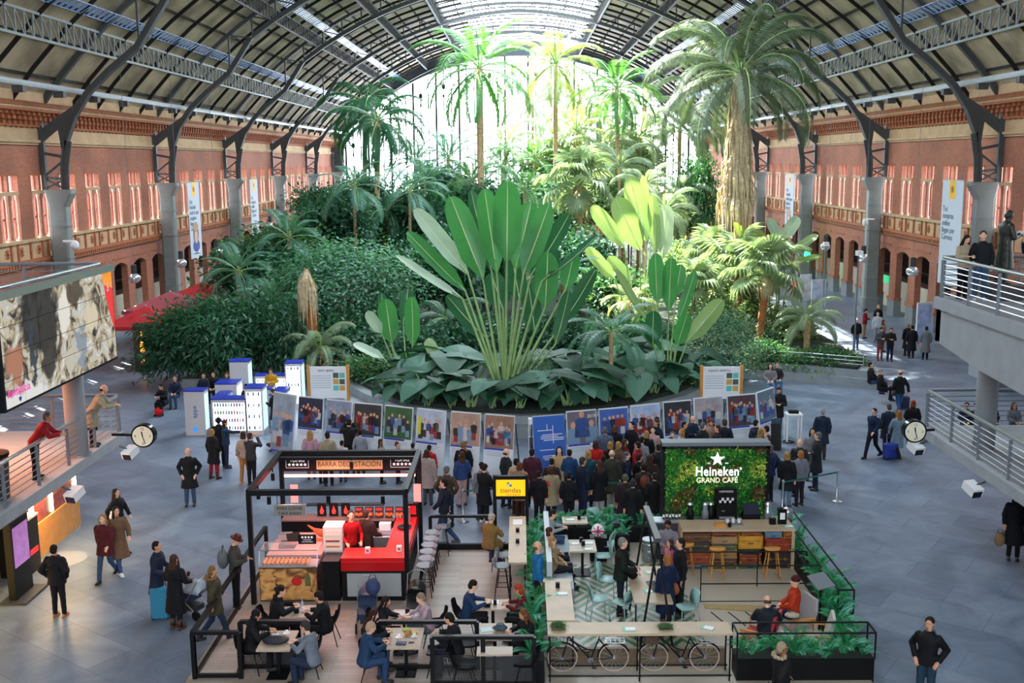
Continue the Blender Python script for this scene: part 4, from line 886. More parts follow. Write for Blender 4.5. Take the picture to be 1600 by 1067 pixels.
cab(-12.1, 41.6, .5, 1.4, 1.25, 'low lit kiosk case behind the lettered tower', rz=0)
cab(-11.4, 40.35, 1.35, .6, 1.42, 'lit kiosk case with rows of coloured phone covers facing the hall', shelf=(11, 4, ('#e0609a','#30343c','#c03a44','#3f9a6a','#5a66c8','#d8dde4')))
cab(-10.42, 40.45, .68, .8, 1.85, 'tall lit kiosk tower with headphones, front right of the phone kiosk', shelf=(3, 4, ('#2a2e38','#3f8ad0','#c9ced6')))
cab(-12.2, 43.0, .9, .9, 1.5, 'kiosk cabinet with a round mirror on top in the middle of the phone kiosk')
cab(-12.25, 45.2, .8, .7, 2.0, 'tall kiosk tower at the back left of the phone kiosk')
cab(-10.9, 43.4, .9, .6, 1.15, 'low kiosk counter before the seller')
cab(-10.9, 45.2, 1.4, .5, 1.35, 'long kiosk counter at the back of the phone kiosk', shelf=(6, 2, ('#c9ced6','#e7e0c8')))
cab(-9.85, 45.0, .7, .7, 1.95, 'tall kiosk tower with black goods, back right of the phone kiosk', shelf=(4, 3, ('#2a2e38','#c9ced6')))
cab(-9.9, 42.3, .5, 1.6, 1.25, 'low kiosk side counter beside the leftmost photo panel')
# ------------------------------------------------------------------ ham bar
FZ = .06
d = MB(); d.box(-6.9, .42, 16.5, 27.5, 0, FZ); 
WDB, nt, b, N, L = nodes_mat('floor_boards')
tc = N('TexCoord'); br = N('TexBrick'); br.inputs['Scale'].default_value = 1; br.inputs['Brick Width'].default_value = 1.6; br.inputs['Row Height'].default_value = .14; br.inputs['Mortar Size'].default_value = .004
br.inputs['Color1'].default_value = lin('#a69a90'); br.inputs['Color2'].default_value = lin('#988b80'); br.inputs['Mortar'].default_value = lin('#6f665e'); L(tc.outputs['Object'], br.inputs['Vector']); L(br.outputs['Color'], b.inputs['Base Color']); b.inputs['Roughness'].default_value = .5
tag(d.build('bar_platform', WDB), 'grey wood-board floor platform under the ham bar and its tables', 'platform')
t = T('ham_bar_frame', 'black steel canopy frame around the red ham bar', 'frame', (-4.6, 25.6, FZ)); X0, X1, Y0_, Y1_ = -1.85, 1.85, -1.7, 1.7; ZT = 2.78
for x in (X0, X1):
    for y in (Y0_, Y1_): m_ = MB(); m_.cb((x,y,ZT/2), (.11,.11,ZT)); m_.build('post', BLKM, t)
for a_, b2 in (((X0,Y0_),(X1,Y0_)),((X0,Y1_),(X1,Y1_)),((X0,Y0_),(X0,Y1_)),((X1,Y0_),(X1,Y1_))): m_ = MB(); m_.bar((a_[0],a_[1],ZT),(b2[0],b2[1],ZT), .13, .13); m_.build('top_beam', BLKM, t)
m_ = MB(); m_.bar((X0,1.25,ZT-.02),(X1,1.25,ZT-.02), .1, .08); m_.build('top_beam', BLKM, t)
m_ = MB(); m_.box(X0,X1,1.62,1.7,ZT-.48,ZT-.05); fas = m_.build('fascia', BLK, t)
m_ = MB(); m_.box(-.88,.88,1.58,1.62,ZT-.42,ZT-.14); m_.build('sign_board', M('#c08a5c', rough=.5, emit=.12), t); text('BARRA DEGUSTACI\u00d3N', .2, M('#1c1414'), t, (0,1.575,ZT-.28), name='lettering', sx=.82)
for x in (-1.4, 1.4): text('TOM\u00c1S', .12, M('#f0e6e2', emit=.3), t, (x,1.61,ZT-.18), name='lettering'); text('\u2605\u2605\u2605\u2605\u2605', .11, M('#f0e6e2', emit=.3), t, (x,1.61,ZT-.3), name='lettering')
for x in (-1.4,1.4):
    m_ = MB()
    for a_, b2 in (((x-.3,ZT-.38),(x+.3,ZT-.38)),((x-.3,ZT-.1),(x+.3,ZT-.1)),((x-.3,ZT-.38),(x-.3,ZT-.1)),((x+.3,ZT-.38),(x+.3,ZT-.1))): m_.bar((a_[0],1.61,a_[1]),(b2[0],1.61,b2[1]),.012)
    m_.build('sign_border', WHT, t)
m_ = MB(); m_.box(X0+.1,X1-.1,1.55,1.6,ZT-.62,ZT-.56); m_.build('light_strip', M('#ff5a4a', emit=5), t)
for i, (x, y) in enumerate(((-1.75,-1.2),(-1.4,-1.6),(0,-1.55),(1.3,-1.6),(-1.75,0.3),(0.1,1.3))):
    m_ = MB(); m_.lathe([(.05,-.18),(.05,0)], 8, (x,y,ZT-.14)); m_.bar((x,y,ZT-.1),(x,y,ZT),.03); m_.build('spotlight', BLK, t)
for x, y in ((-1.1,-.7),(.2,-.9),(1.2,.2),(-.4,.8)):
    l = bpy.data.lights.new('bar_spot', 'AREA'); l.energy = 11; l.size = .35; l.color = (1,.45,.38); o = bpy.data.objects.new('bar_spot', l); COL.objects.link(o); o.location = (-4.6+x, 25.6+y, 2.7)
t2 = T('take_away_sign', 'grey hanging take away sign on the left of the ham bar', 'sign', PY(453, 797, 24.4)); m_ = MB(); m_.box(-.38,.38,-.015,.015,-.14,.14); m_.build('sign_board', M('#8b8580', rough=.5), t2); text('PARA LLEVAR', .12, BLK, t2, (0,-.02,.05), name='lettering', sx=.85); text('TAKE AWAY', .11, BLK, t2, (0,-.02,-.08), name='lettering', sx=.9)
m_ = MB(); m_.bar((-.3,0,.14),(-.3,0,.4),.01); m_.bar((.3,0,.14),(.3,0,.4),.01); m_.build('hanger', BLK, t2)
# red counter
REDL = M('#d11a1c', rough=.25)
t = T('red_counter', 'glossy red L-shaped bar counter with a perforated silver front', 'counter', (-3.6, 24.35, FZ))
m_ = MB(); m_.box(-.75,.8,-.35,.35,1.0,1.1); m_.box(.25,.8,.35,2.95,1.0,1.1); m_.build('countertop', REDL, t)
m_ = MB(); m_.box(-.75,.8,-.37,-.3,.78,1.0); m_.box(.76,.82,-.35,2.95,.78,1.0); m_.build('red_band', M('#b51318', rough=.25), t)
m_ = MB(); m_.box(-.75,.76,-.3,.3,0,1.0); m_.box(.3,.76,.3,2.9,0,1.0); m_.build('base_cabinet', BLK, t)
PERF, nt, b, N, L = nodes_mat('perforated_metal'); tc = N('TexCoord'); vo = N('TexVoronoi'); vo.inputs['Scale'].default_value = 26; vo.inputs['Randomness'].default_value = 0; L(tc.outputs['Object'], vo.inputs['Vector']); rp = N('ValToRGB'); rp.color_ramp.elements[0].position = .25; rp.color_ramp.elements[0].color = lin('#3c4044'); rp.color_ramp.elements[1].position = .35; rp.color_ramp.elements[1].color = lin('#a9b0b4'); L(vo.outputs['Distance'], rp.inputs['Fac']); L(rp.outputs[0], b.inputs['Base Color']); b.inputs['Roughness'].default_value = .4; b.inputs['Metallic'].default_value = .3
m_ = MB(); m_.box(-.62,.68,-.32,-.3,.12,.7); m_.build('perforated_panel', PERF, t)
m_ = MB(); m_.box(-1.2,-.78,-.3,.3,0,1.0); tag(m_.build('bar_door_cabinet', BLK, None, loc=(-3.62,24.35,FZ)), 'black cabinet between the display case and the red counter', 'cabinet')
# display case
t = T('display_case', 'glass display case of filled rolls with a bread picture on its front', 'display case', (-5.65, 24.4, FZ))
m_ = MB(); m_.box(-.68,.72,-.38,1.9,0,.86); m_.build('case_body', M('#3a2a26', rough=.5), t)
FOODP, nt, b, N, L = nodes_mat('bread_picture'); tc = N('TexCoord'); nz = N('TexNoise'); nz.inputs['Scale'].default_value = 3.2; nz.inputs['Distortion'].default_value = 1.2; L(tc.outputs['Object'], nz.inputs['Vector']); rp = N('ValToRGB'); e = rp.color_ramp.elements; e[0].position = .38; e[0].color = lin('#5a2f1c'); e[1].position = .62; e[1].color = lin('#d2a05c'); q = e.new(.5); q.color = lin('#a8743c'); L(nz.outputs['Fac'], rp.inputs['Fac']); L(rp.outputs[0], b.inputs['Base Color'])
m_ = MB(); m_.box(-.66,.7,-.4,-.385,.05,.84); m_.build('front_picture', FOODP, t)
m_ = MB()
for x, z, rx_, rz_ in ((-.45,.62,.2,.07),(-.2,.68,.16,.06),(-.4,.42,.18,.07),(-.15,.45,.15,.07),(-.3,.18,.3,.1),(.3,.2,.32,.1)): m_.add([(x+rx_*math.cos(a_*PI/8), -.402, z+rz_*math.sin(a_*PI/8)) for a_ in range(16)], [tuple(range(16))])
m_.build('bread_print', M('#d59c58', var=.2, scale=8), t); m_ = MB(); m_.add([(.22+.13*math.cos(a_*PI/8), -.404, .52+.11*math.sin(a_*PI/8)) for a_ in range(16)], [tuple(range(16))]); m_.build('tomato_print', M('#c41a16'), t); m_ = MB(); m_.add([(.42,-.404,.4),(.56,-.404,.4),(.56,-.404,.62),(.51,-.404,.75),(.47,-.404,.75),(.42,-.404,.62)], [(0,1,2,3,4,5)]); m_.build('bottle_print', M('#5b6238'), t)
m_ = MB(); m_.box(-.66,.7,-.38,.1,.86,.9); m_.build('food_shelf', SIL, t)
g = random.Random(2)
GP = glass(alpha=.14); m_ = MB(); m_.add([(-.68,-.38,.88),(.72,-.38,.88),(.72,-.25,1.25),(-.68,-.25,1.25)], [(0,1,2,3)]); m_.add([(-.68,-.25,1.25),(.72,-.25,1.25),(.72,.3,1.25),(-.68,.3,1.25)], [(0,1,2,3)]); m_.build('glass_front', GP, t)
m_ = MB()
for a_, b2 in (((-.68,-.38,.88),(-.68,-.25,1.25)),((.72,-.38,.88),(.72,-.25,1.25)),((-.68,-.25,1.25),(.72,-.25,1.25)),((-.68,.3,1.25),(.72,.3,1.25)),((-.68,-.25,1.25),(-.68,.3,1.25)),((.72,-.25,1.25),(.72,.3,1.25)),((-.68,-.38,.88),(.72,-.38,.88))): m_.bar(a_, b2, .02)
m_.build('glass_edge', SIL, t)
m_ = MB(); m_.box(-.66,.7,.3,1.9,.86,.92); m_.build('worktop', M('#b08a84', rough=.35), t)
roll = None
for r_ in range(3):
    for k in range(11):
        x = -5.65-.58+.105*k; y = 24.4-.28+.12*r_+g.uniform(-.01,.01)
        if roll is None:
            m_ = MB(); m_.tube([(0,-.06,0),(0,-.04,0),(0,.04,0),(0,.06,0)], [.015,.04,.04,.015], 8); roll = m_.build('filled_roll', [M('#d07c3a', rough=.5, var=.3, scale=20)], None, True); ro = roll
        else: ro = dup(roll)
        ro.location = (x, y, FZ+.94); ro.rotation_euler = (0,0,g.uniform(-.3,.3)); tag(ro, 'small filled bread roll laid in rows behind the glass of the display case', 'bread roll', 'rolls in the display case')
t2 = T('price_board', 'small black price board on the display case', 'sign', (-5.25, 24.55, FZ+1.26)); m_ = MB(); m_.box(-.22,.22,-.01,.01,0,.24); m_.build('board', BLK, t2); text('\u2605\u2605\u2605\u2605', .08, M('#f0d6d2', emit=.3), t2, (0,-.012,.17)); m_ = MB(); m_.box(-.14,.14,-.014,-.01,.05,.065); m_.box(-.1,.1,-.014,-.01,.1,.115); m_.build('chalk_lines', WHT, t2)
# carved ham, till, slicer, fridge, shelf goods
t2 = T('ham_on_stand', 'cured ham leg on a carving stand on the bar worktop', 'ham', (-5.1, 25.7, FZ+.92)); m_ = MB(); m_.tube([(-.42,.25,.32),(-.25,.15,.25),(-.05,.02,.2),(.15,-.05,.18),(.28,-.08,.16)], [.02,.035,.1,.13,.06], 9); m_.build('ham_leg', M('#b0502c', rough=.4, var=.3, scale=10), t2, True); m_ = MB(); m_.box(-.3,.35,-.14,.1,0,.03); m_.bar((-.25,.12,.02),(-.25,.15,.24),.02); m_.bar((.2,-.05,.02),(.2,-.05,.1),.03); m_.build('carving_stand', M('#c96a28', rough=.4), t2)
t2 = T('cash_register', 'dark tilted till screen on the bar worktop', 'till', (-5.75, 25.3, FZ+.92)); m_ = MB(); m_.cb((0,0,.22), (.34,.03,.26), 0, .5, -.5); m_.build('screen', BLK, t2); m_ = MB(); m_.cb((-.15,.0,.05),(.4,.35,.1)); m_.build('till_base', DGRY, t2)
t2 = T('scales', 'silver shop scales at the left end of the worktop', 'scales', (-6.1, 25.9, FZ+.92)); m_ = MB(); m_.cb((0,0,.05),(.3,.3,.1)); m_.build('body', SIL, t2); m_ = MB(); m_.cb((0,0,.11),(.32,.26,.02)); m_.build('tray', SIL, t2)
t2 = T('cold_cabinet', 'white glass-fronted cold cabinet beside the vendor in red', 'fridge', (-4.72, 25.3, FZ)); m_ = MB(); m_.box(-.24,.24,-.25,.25,0,1.5); m_.build('carcass', M('#d5d0cf', rough=.4), t2); m_ = MB(); m_.box(-.19,.19,-.262,-.25,.9,1.42); m_.build('glass_door', M('#b9a8a0', rough=.2, emit=.2), t2)
for k in range(3): m_ = MB(); m_.box(-.17,.17,-.27,-.262,.98+.14*k,1.03+.14*k); m_.build('shelf_goods', [M('#c97b4a'), M('#8a3a2c'), M('#d8c8b0')][k], t2)
t = T('back_counter', 'dark back counter with packed shelf goods at the rear of the ham bar', 'counter', (-4.9, 27.05, FZ)); m_ = MB(); m_.box(-1.5,1.5,-.25,.25,0,1.05); m_.build('cabinet', BLK, t); m_ = MB(); m_.box(-1.5,1.5,-.27,.25,1.05,1.09); m_.build('worktop', M('#7a6460', rough=.3), t); 
m_ = MB(); m_.box(-.9,1.2,.1,.3,1.35,1.38); m_.build('shelf', BLK, t)
for k in range(3):
    t2 = T('ham_poster', f'small black board with a red ham silhouette above the back counter, {ORD[k]} from the left', 'poster', (-5.35+.32*k, 27.0, FZ+1.12)); m_ = MB(); m_.box(-.12,.12,-.01,.01,0,.36); m_.build('board', BLK, t2); m_ = MB(); m_.add([(.0,-.012,.3),(.02,-.012,.24),(.06,-.012,.14),(.03,-.012,.06),(-.04,-.012,.07),(-.05,-.012,.15),(-.015,-.012,.24)], [(0,1,2,3,4,5,6)]); m_.build('ham_print', M('#e02a24', emit=.6), t2)
for k in range(5):
    t2 = T('snack_display', f'dark snack packet display with orange packets on the back counter, {ORD[k]} from the left', 'snack display', (-4.35+.27*k, 26.98, FZ+1.1)); m_ = MB(); m_.cb((0,0,.14),(.22,.1,.28),0,0,-.2); m_.build('box', M('#2a1618'), t2); m_ = MB(); [m_.ell((q*.06,-.08,.08+.02*abs(q)), (.045,.03,.05), 6, 4) for q in (-1,0,1)]; m_.build('packet', M('#d8662c', rough=.4), t2); m_ = MB(); m_.add([(-.08,-.07,.2),(.08,-.07,.2),(.08,-.06,.26),(-.08,-.06,.26)], [(0,1,2,3)]); m_.build('label_print', M('#c8282a'), t2)
for k in range(8):
    m_ = MB(); m_.lathe([(.03,0),(.04,.09)], 8); o = m_.build('drinking_glass', M('#d9c9cc', rough=.1, alpha=.5), None, loc=(-3.42+.09*(k%4), 26.9+.1*(k//4), FZ+1.1)); tag(o, 'clear upturned glass in the cluster right of the snack packets', 'glass', 'glasses on the back counter')
t2 = T('beer_tap', 'tall silver beer tap beside the red counter corner', 'tap', (-2.98, 26.6, FZ+1.1)); m_ = MB(); m_.tube([(0,0,0),(0,0,.4)], .035, 8); m_.tube([(0,0,.36),(-.12,0,.36),(-.14,0,.3)], .02, 6); m_.build('tap', SIL, t2)
t2 = T('steel_sink', 'steel sink unit inside the ham bar behind the red counter', 'sink', (-3.55, 26.3, FZ)); m_ = MB(); m_.box(-.3,.25,-.35,.35,0,.9); m_.build('cabinet', SIL, t2); m_ = MB(); m_.box(-.22,.18,-.2,.2,.9,.92); m_.build('basin', GRY, t2); m_ = MB(); m_.box(-.2,.1,.1,.3,.92,1.1); m_.build('paper_stack', WHT, t2)
t2 = T('black_plate', 'round black dish on the red counter arm', 'dish', (-3.05, 26.1, FZ+1.1)); m_ = MB(); m_.lathe([(.1,0),(.19,.04),(.18,.045),(.1,.01)], 16); m_.build('dish', BLK, t2)
for k, (x, y, lb) in enumerate(((-3.75,24.35,'napkin holder at the left end of the red counter front'),(-3.0,24.45,'napkin holder on the corner of the red counter'))):
    t2 = T('napkin_holder', 'white '+lb, 'napkin holder', (x, y, FZ+1.1)); m_ = MB(); m_.cb((0,0,.07),(.12,.09,.14)); m_.build('holder', WHT, t2); m_ = MB(); m_.cb((0,-.047,.07),(.06,.005,.06)); m_.build('label_print', RED, t2)
t2 = T('red_display_box', 'black and red box at the far end of the red counter arm', 'box', (-2.95, 27.1, FZ+1.1)); m_ = MB(); m_.box(-.18,.18,-.12,.12,0,.36); m_.build('box', BLK, t2); m_ = MB(); m_.box(-.12,.12,-.125,-.12,.06,.3); m_.build('label_print', RED, t2)
for x, nm in ((-6.15,'left'),(-2.8,'right')):
    m_ = MB(); m_.box(-.1,.1,-.01,.01,0,.5); o = m_.build('price_poster', M('#d88a86', rough=.5, emit=.25), None, loc=(x+.05 if x<-4 else x, 27.15, FZ+1.45)); tag(o, f'pink price poster hung on the {nm} rear post of the ham bar', 'poster')
# stools: grey low-back seats on thin black legs
def make_stool(col=GRY, nm='bar_stool', lab='grey low-backed bar stool'):
    t = T(nm, lab, 'stool'); m_ = MB()
    n = 12; ring = lambda r, z, k=1: [(r*math.cos(2*PI*j/n), r*k*math.sin(2*PI*j/n), z) for j in range(n)]
    m_.rings([ring(.05,.74), ring(.2,.76), ring(.22,.79), ring(.19,.785), ring(.04,.765)]); 
    for j in range(7):
        a0 = -PI*.28+PI*.56*j/7; a1 = a0+PI*.08
        m_.add([(.21*math.cos(a0),.21*math.sin(a0),.78),(.21*math.cos(a1),.21*math.sin(a1),.78),(.25*math.cos(a1),.25*math.sin(a1),.93),(.25*math.cos(a0),.25*math.sin(a0),.93),(.19*math.cos(a0),.19*math.sin(a0),.78),(.19*math.cos(a1),.19*math.sin(a1),.78),(.23*math.cos(a1),.23*math.sin(a1),.93),(.23*math.cos(a0),.23*math.sin(a0),.93)], [(0,1,2,3),(7,6,5,4),(3,2,6,7)])
    m_.build('seat', col, t, True)
    for a_ in (PI/4, 3*PI/4, 5*PI/4, 7*PI/4): m_ = MB(); m_.tube([(.12*math.cos(a_),.12*math.sin(a_),.75),(.25*math.cos(a_),.25*math.sin(a_),0)], .011, 5); m_.build('leg', BLK, t)
    m_ = MB(); q = [(.2*math.cos(a_),.2*math.sin(a_),.28) for a_ in (PI/4,3*PI/4,5*PI/4,7*PI/4)]
    for i in range(4): m_.tube([q[i], q[(i+1)%4]], .009, 4)
    m_.build('footrest', BLK, t); return t
st = make_stool()
for k in range(6):
    s_ = st if k == 0 else dup(st); s_.location = (-2.38, 24.35+.46*k, FZ); s_.rotation_euler = (0,0,0); s_['label'] = f'grey low-backed stool in the row along the red counter, {ORD[k]} from the front'; s_['group'] = 'stools along the red counter'
for k, (x, y, r_, lb) in enumerate(((-2.15,27.1,0,'grey stool standing behind the row by the red counter'),(-.62,26.0,PI,'bar stool under the man in the mustard jacket'),(-.45,25.0,PI,'grey stool at the high wooden table nearest the seated man'),(-.5,24.3,PI,'grey stool at the near end of the high wooden table'))):
    dup(st, (x, y, FZ), r_, lb)
t = T('high_table', 'long high wooden table on black legs beside the fern planter', 'table', (-.12, 25.45, FZ)); m_ = MB(); m_.box(-.22,.22,-1.65,1.65,1.0,1.05); m_.build('tabletop', WD, t)
for x in (-.18,.18):
    for y in (-1.55,1.55): m_ = MB(); m_.cb((x,y,.5),(.04,.04,1)); m_.build('leg', BLKM, t)
for k, (y, c_) in enumerate(((26.6,'white papers and napkins'),(25.9,'black napkin box'),(25.1,'black napkin box'))):
    m_ = MB(); m_.cb((0,0,.05 if k else .01), (.09,.09,.1) if k else (.25,.4,.02)); o = m_.build('table_item' if False else ('napkin_box' if k else 'newspaper'), BLK if k else WHT, None, loc=(-.12, y, FZ+1.05)); tag(o, ('white newspaper open on the far end of the high table' if k == 0 else ('black napkin box on the high table near the stools' if k == 2 else 'black napkin box in the middle of the high table')), 'napkin box' if k else 'newspaper')
# fence frames
def frame_fence(pts, z, label, mesh_panel=False, name='black_fence', rail=BLKM, low=False):
    ox, oy = pts[0]; t = T(name, label, 'fence', (ox, oy, FZ if oy < 27.4 else 0)); 
    for i in range(len(pts)-1):
        a_ = (pts[i][0]-ox, pts[i][1]-oy); b2 = (pts[i+1][0]-ox, pts[i+1][1]-oy)
        m_ = MB(); m_.bar((a_[0],a_[1],z),(b2[0],b2[1],z), .1, .07); m_.build('top_rail', rail, t)
        m_ = MB(); m_.bar((a_[0],a_[1],.06),(b2[0],b2[1],.06), .06, .08); m_.build('bottom_rail', BLKM, t)
        if mesh_panel: m_ = MB(); m_.bar((a_[0],a_[1],.38),(b2[0],b2[1],.38), .01, .56); m_.build('mesh_panel', MESHP, t)
    for p in pts: m_ = MB(); m_.cb((p[0]-ox,p[1]-oy,z/2),(.09,.09,z)); m_.build('post', BLKM, t)
MESHP, nt, b, N, L = nodes_mat('mesh_panel'); tc = N('TexCoord'); vo = N('TexVoronoi'); vo.inputs['Scale'].default_value = 30; vo.inputs['Randomness'].default_value = 0; L(tc.outputs['Object'], vo.inputs['Vector']); gt = N('Math'); gt.operation = 'GREATER_THAN'; gt.inputs[1].default_value = .42; L(vo.outputs['Distance'], gt.inputs[0]); L(gt.outputs[0], b.inputs['Alpha']); b.inputs['Base Color'].default_value = lin('#2a2d31')
frame_fence([(-6.75,26.5),(-6.75,23.6),(-6.75,20.2)], 1.0, 'black handrail fence running along the left side of the ham bar seating')
frame_fence([(-6.75,20.2),(-5.8,20.2)], 1.0, 'short black fence closing the front left corner of the seating')
fa = P(375,972,1.1); fb = P(478,972,1.1); frame_fence([(fa.x,fa.y),(fb.x,fb.y)], 1.05, 'black front fence before the table of the woman with the headscarf', True)
fa = P(592,972,1.1); fb = P(745,972,1.1); frame_fence([(fa.x,fa.y),(fb.x,fb.y)], 1.05, 'black front fence with pale top before the middle tables', False)
fa = P(675,996,1.1); fb = P(834,996,1.1); frame_fence([(fa.x,fa.y),((fa.x+fb.x)/2,fa.y),(fb.x,fb.y)], 1.05, 'nearest black front fence with wire mesh before the right tables', True)
frame_fence([(-2.5,27.45),(-.85,27.45)], 1.0, 'black low fence closing the back of the wooden platform')
d = MB(); d.box(-2.6,.4,27.4,27.5,0,.22); tag(d.build('platform_edge', BLK), 'black edge board at the back of the wooden platform', 'edge board')
# tiendas sign
t = T('shop_sign', 'black-framed yellow shop sign on two posts behind the platform', 'sign', (-.33, 27.9, 0))
zt = PY(800, 743, 27.9).z
for x in (-.42, .46): m_ = MB(); m_.cb((x,0,zt/2),(.1,.1,zt)); m_.build('post', BLKM, t)
m_ = MB(); m_.box(-.47,.51,-.06,.06,zt-.66,zt); m_.build('sign_box', BLK, t); m_ = MB(); m_.box(-.38,.42,-.075,-.06,zt-.56,zt-.1); m_.build('yellow_panel', M('#f0a90c', rough=.4, emit=.35), t); text('tiendas', .2, M('#2b3648'), t, (.02,-.08,zt-.4), name='lettering'); text('de la estaci\u00f3n', .07, M('#5a4a20'), t, (.1,-.08,zt-.52), name='lettering')
for k, c in enumerate(('#e8f0f4','#3c6fb8','#5aa05a','#e8f0f4')): m_ = MB(); m_.cb((-.05+.07*(k%2),-.08,zt-.26+.07*(k//2)),(.06,.01,.06)); m_.build('logo_tile', M(c), t)
# ------------------------------------------------------------------ tables, chairs, table things
def make_table(w=.72, d=.7, h=.74, top=WDF, lab='', nm='cafe_table'):
    t = T(nm, lab, 'table'); m_ = MB(); m_.box(-w/2,w/2,-d/2,d/2,h-.04,h); m_.build('tabletop', top, t); m_ = MB(); m_.cb((0,0,h/2),(.07,.07,h-.06)); m_.build('pedestal', BLK, t); m_ = MB(); m_.box(-.22,.22,-.22,.22,0,.025); m_.build('base_plate', BLK, t); return t
def make_chair(col=BLK, legs=BLK, lab='', nm='shell_chair'):
    t = T(nm, lab, 'chair'); m_ = MB(); n = 7; rows = []
    for i, (y, z, hw) in enumerate(((-.24,.46,.2),(-.1,.44,.23),(.1,.45,.24),(.2,.5,.25),(.26,.64,.24),(.29,.78,.22),(.3,.84,.17))):
        rows.append([(hw*math.sin((j/(n-1)-.5)*PI*.98), y - .07*(abs(j/(n-1)-.5)*2)**2*(1 if i > 2 else 0), z+.07*(abs(j/(n-1)-.5)*2)**2*(1 if i < 4 else 0)) for j in range(n)])
    th = [[(x, y+(.012 if i > 3 else 0), z-(.015 if i < 4 else 0)) for x, y, z in r_] for i, r_ in enumerate(rows)]
    k = len(rows); vs = [p for r_ in rows for p in r_]+[p for r_ in th for p in r_]; o_ = n*k
    fs = [(i*n+j,i*n+j+1,(i+1)*n+j+1,(i+1)*n+j) for i in range(k-1) for j in range(n-1)]; fs += [tuple(q+o_ for q in reversed(f)) for f in fs]
    m_.add(vs, fs); m_.build('seat_shell', col, t, True)
    for x, y in ((-.2,-.2),(.2,-.2),(-.2,.22),(.2,.22)): m_ = MB(); m_.tube([(x*.6,y*.6,.44),(x*1.1,y*1.15,0)], .012, 5); m_.build('leg', legs, t)
    return t
tb = make_table(); used = [0]
def table(px, py, label, w=1, d=1, z=FZ, group=None):
    p = P(px, py, .74+z); o = tb if not used[0] else dup(tb); used[0] = 1; o.location = (p.x, p.y, z); o['label'] = label; o.scale = (w, d, 1)
    if group: o['group'] = group
    return p
ch = make_chair(); uc = [0]
def chair(x, y, rz, label, proto=None, z=FZ):
    pr = proto or ch; o = pr if not pr.get('placed') else dup(pr); pr['placed'] = 1; o.location = (x, y, z); o.rotation_euler = (0,0,rz); o['label'] = label
    return o
p1_ = table(466, 955, 'pale table between the two men in black near the display case', .95, .9); p2_ = table(434, 1000, 'pale table of the woman with the headscarf', .95, 1.3); p3_ = table(638, 960, 'pale table with newspapers before the prams', .95, .75); p4_ = table(634, 996, 'pale table with food and phones nearest the front fence', .95, 1.35)
p5_ = table(770, 944, 'pale table between the man in the blue jumper and the red-haired woman', 1, .75); p6_ = table(773, 986, 'pale table with a dark bag beside the smiling woman', 1.0, 1.1)
p7_ = table(773, 1016, 'empty pale table behind the nearest mesh fence', 1.0, .5)
# face direction of chairs: shell opens toward -Y (back at +Y) at rz=0
for p, dx, dy, rz, lb in ((p1_,-.62,0,PI/2,'under the bearded man in black'),(p1_,.62,0,-PI/2,'under the person in black with hands at the face'),(p2_,-.62,.1,PI/2,'under the woman with the headscarf'),(p2_,.62,-.05,-PI/2,'under the man in the grey jumper'),(p3_,-.62,0,PI/2,'under the girl reading'),(p3_,.55,.1,-PI/2,'under the person in pale pink'),
   (p4_,-.64,.2,PI/2,'under the long-haired woman'),(p4_,-.62,-.35,PI/2,'under the person in the denim jacket'),(p4_,.68,-.1,-PI/2,'under the man in black jeans'),(p5_,-.62,0,PI/2,'under the man in the blue jumper'),(p5_,.62,0,-PI/2,'under the red-haired woman'),(p6_,.6,0,-PI/2,'under the smiling woman'),(p6_,-.62,.0,PI/2,'empty at the left of the table with the dark bag'),(p7_,-.62,-.1,PI/2,'empty at the left of the nearest table'),(p7_,.62,0,-PI/2,'empty at the right of the nearest table')):
    chair(p.x+dx, p.y+dy, rz, 'black shell chair '+lb)
def small(nm, mb, mt, loc, label, cat, rz=0, group=None): o = mb.build(nm, mt, None, loc=loc, rz=rz); tag(o, label, cat, group); return o
CUPM = M('#e9e9ec', rough=.25); zt_ = FZ+.74
def cup(x, y, z, label):
    t = T('coffee_cup', label, 'cup', (x, y, z)); m_ = MB(); m_.lathe([(.05,0),(.075,.012),(.07,.014),(.03,.006)], 14); m_.build('saucer', CUPM, t); m_ = MB(); m_.lathe([(.025,.01),(.04,.07),(.036,.07),(.02,.02)], 12); m_.build('cup', CUPM, t)
for i, (p, dx, dy, lb) in enumerate(((p1_,.1,.05,'white cup on the table of the two men in black'),(p2_,-.1,.25,'white cup on the far side of the headscarf woman table'),(p2_,.12,.3,'white cup at the far right of the headscarf woman table'),(p3_,.18,-.05,'white cup on the newspaper table'),(p4_,-.14,.0,'white cup in front of the long-haired woman'),(p4_,.18,.02,'white cup beside the snack basket'),(p5_,-.05,.05,'white cup before the man in the blue jumper'))): cup(p.x+dx, p.y+dy, zt_, lb)
small('water_bottle', MB().lathe([(.03,0),(.033,.14),(.012,.19),(.012,.22)], 10), M('#b9d0e0', rough=.1, alpha=.6), (p1_.x+.06, p1_.y+.15, zt_), 'clear water bottle with blue label on the table of the two men in black', 'bottle')
small('napkin_box', MB().cb((0,0,.05),(.1,.08,.1)), BLK, (p1_.x-.02, p1_.y-.08, zt_), 'black napkin box on the table of the two men in black', 'napkin box')
small('napkin_box', MB().cb((0,0,.06),(.09,.08,.12)), BLK, (p3_.x-.02, p3_.y+.04, zt_), 'black napkin box on the newspaper table', 'napkin box'); small('napkin_box', MB().cb((0,0,.06),(.07,.07,.12)), BLK, (p5_.x+.05, p5_.y-.02, zt_), 'black napkin box on the table of the man in the blue jumper', 'napkin box')
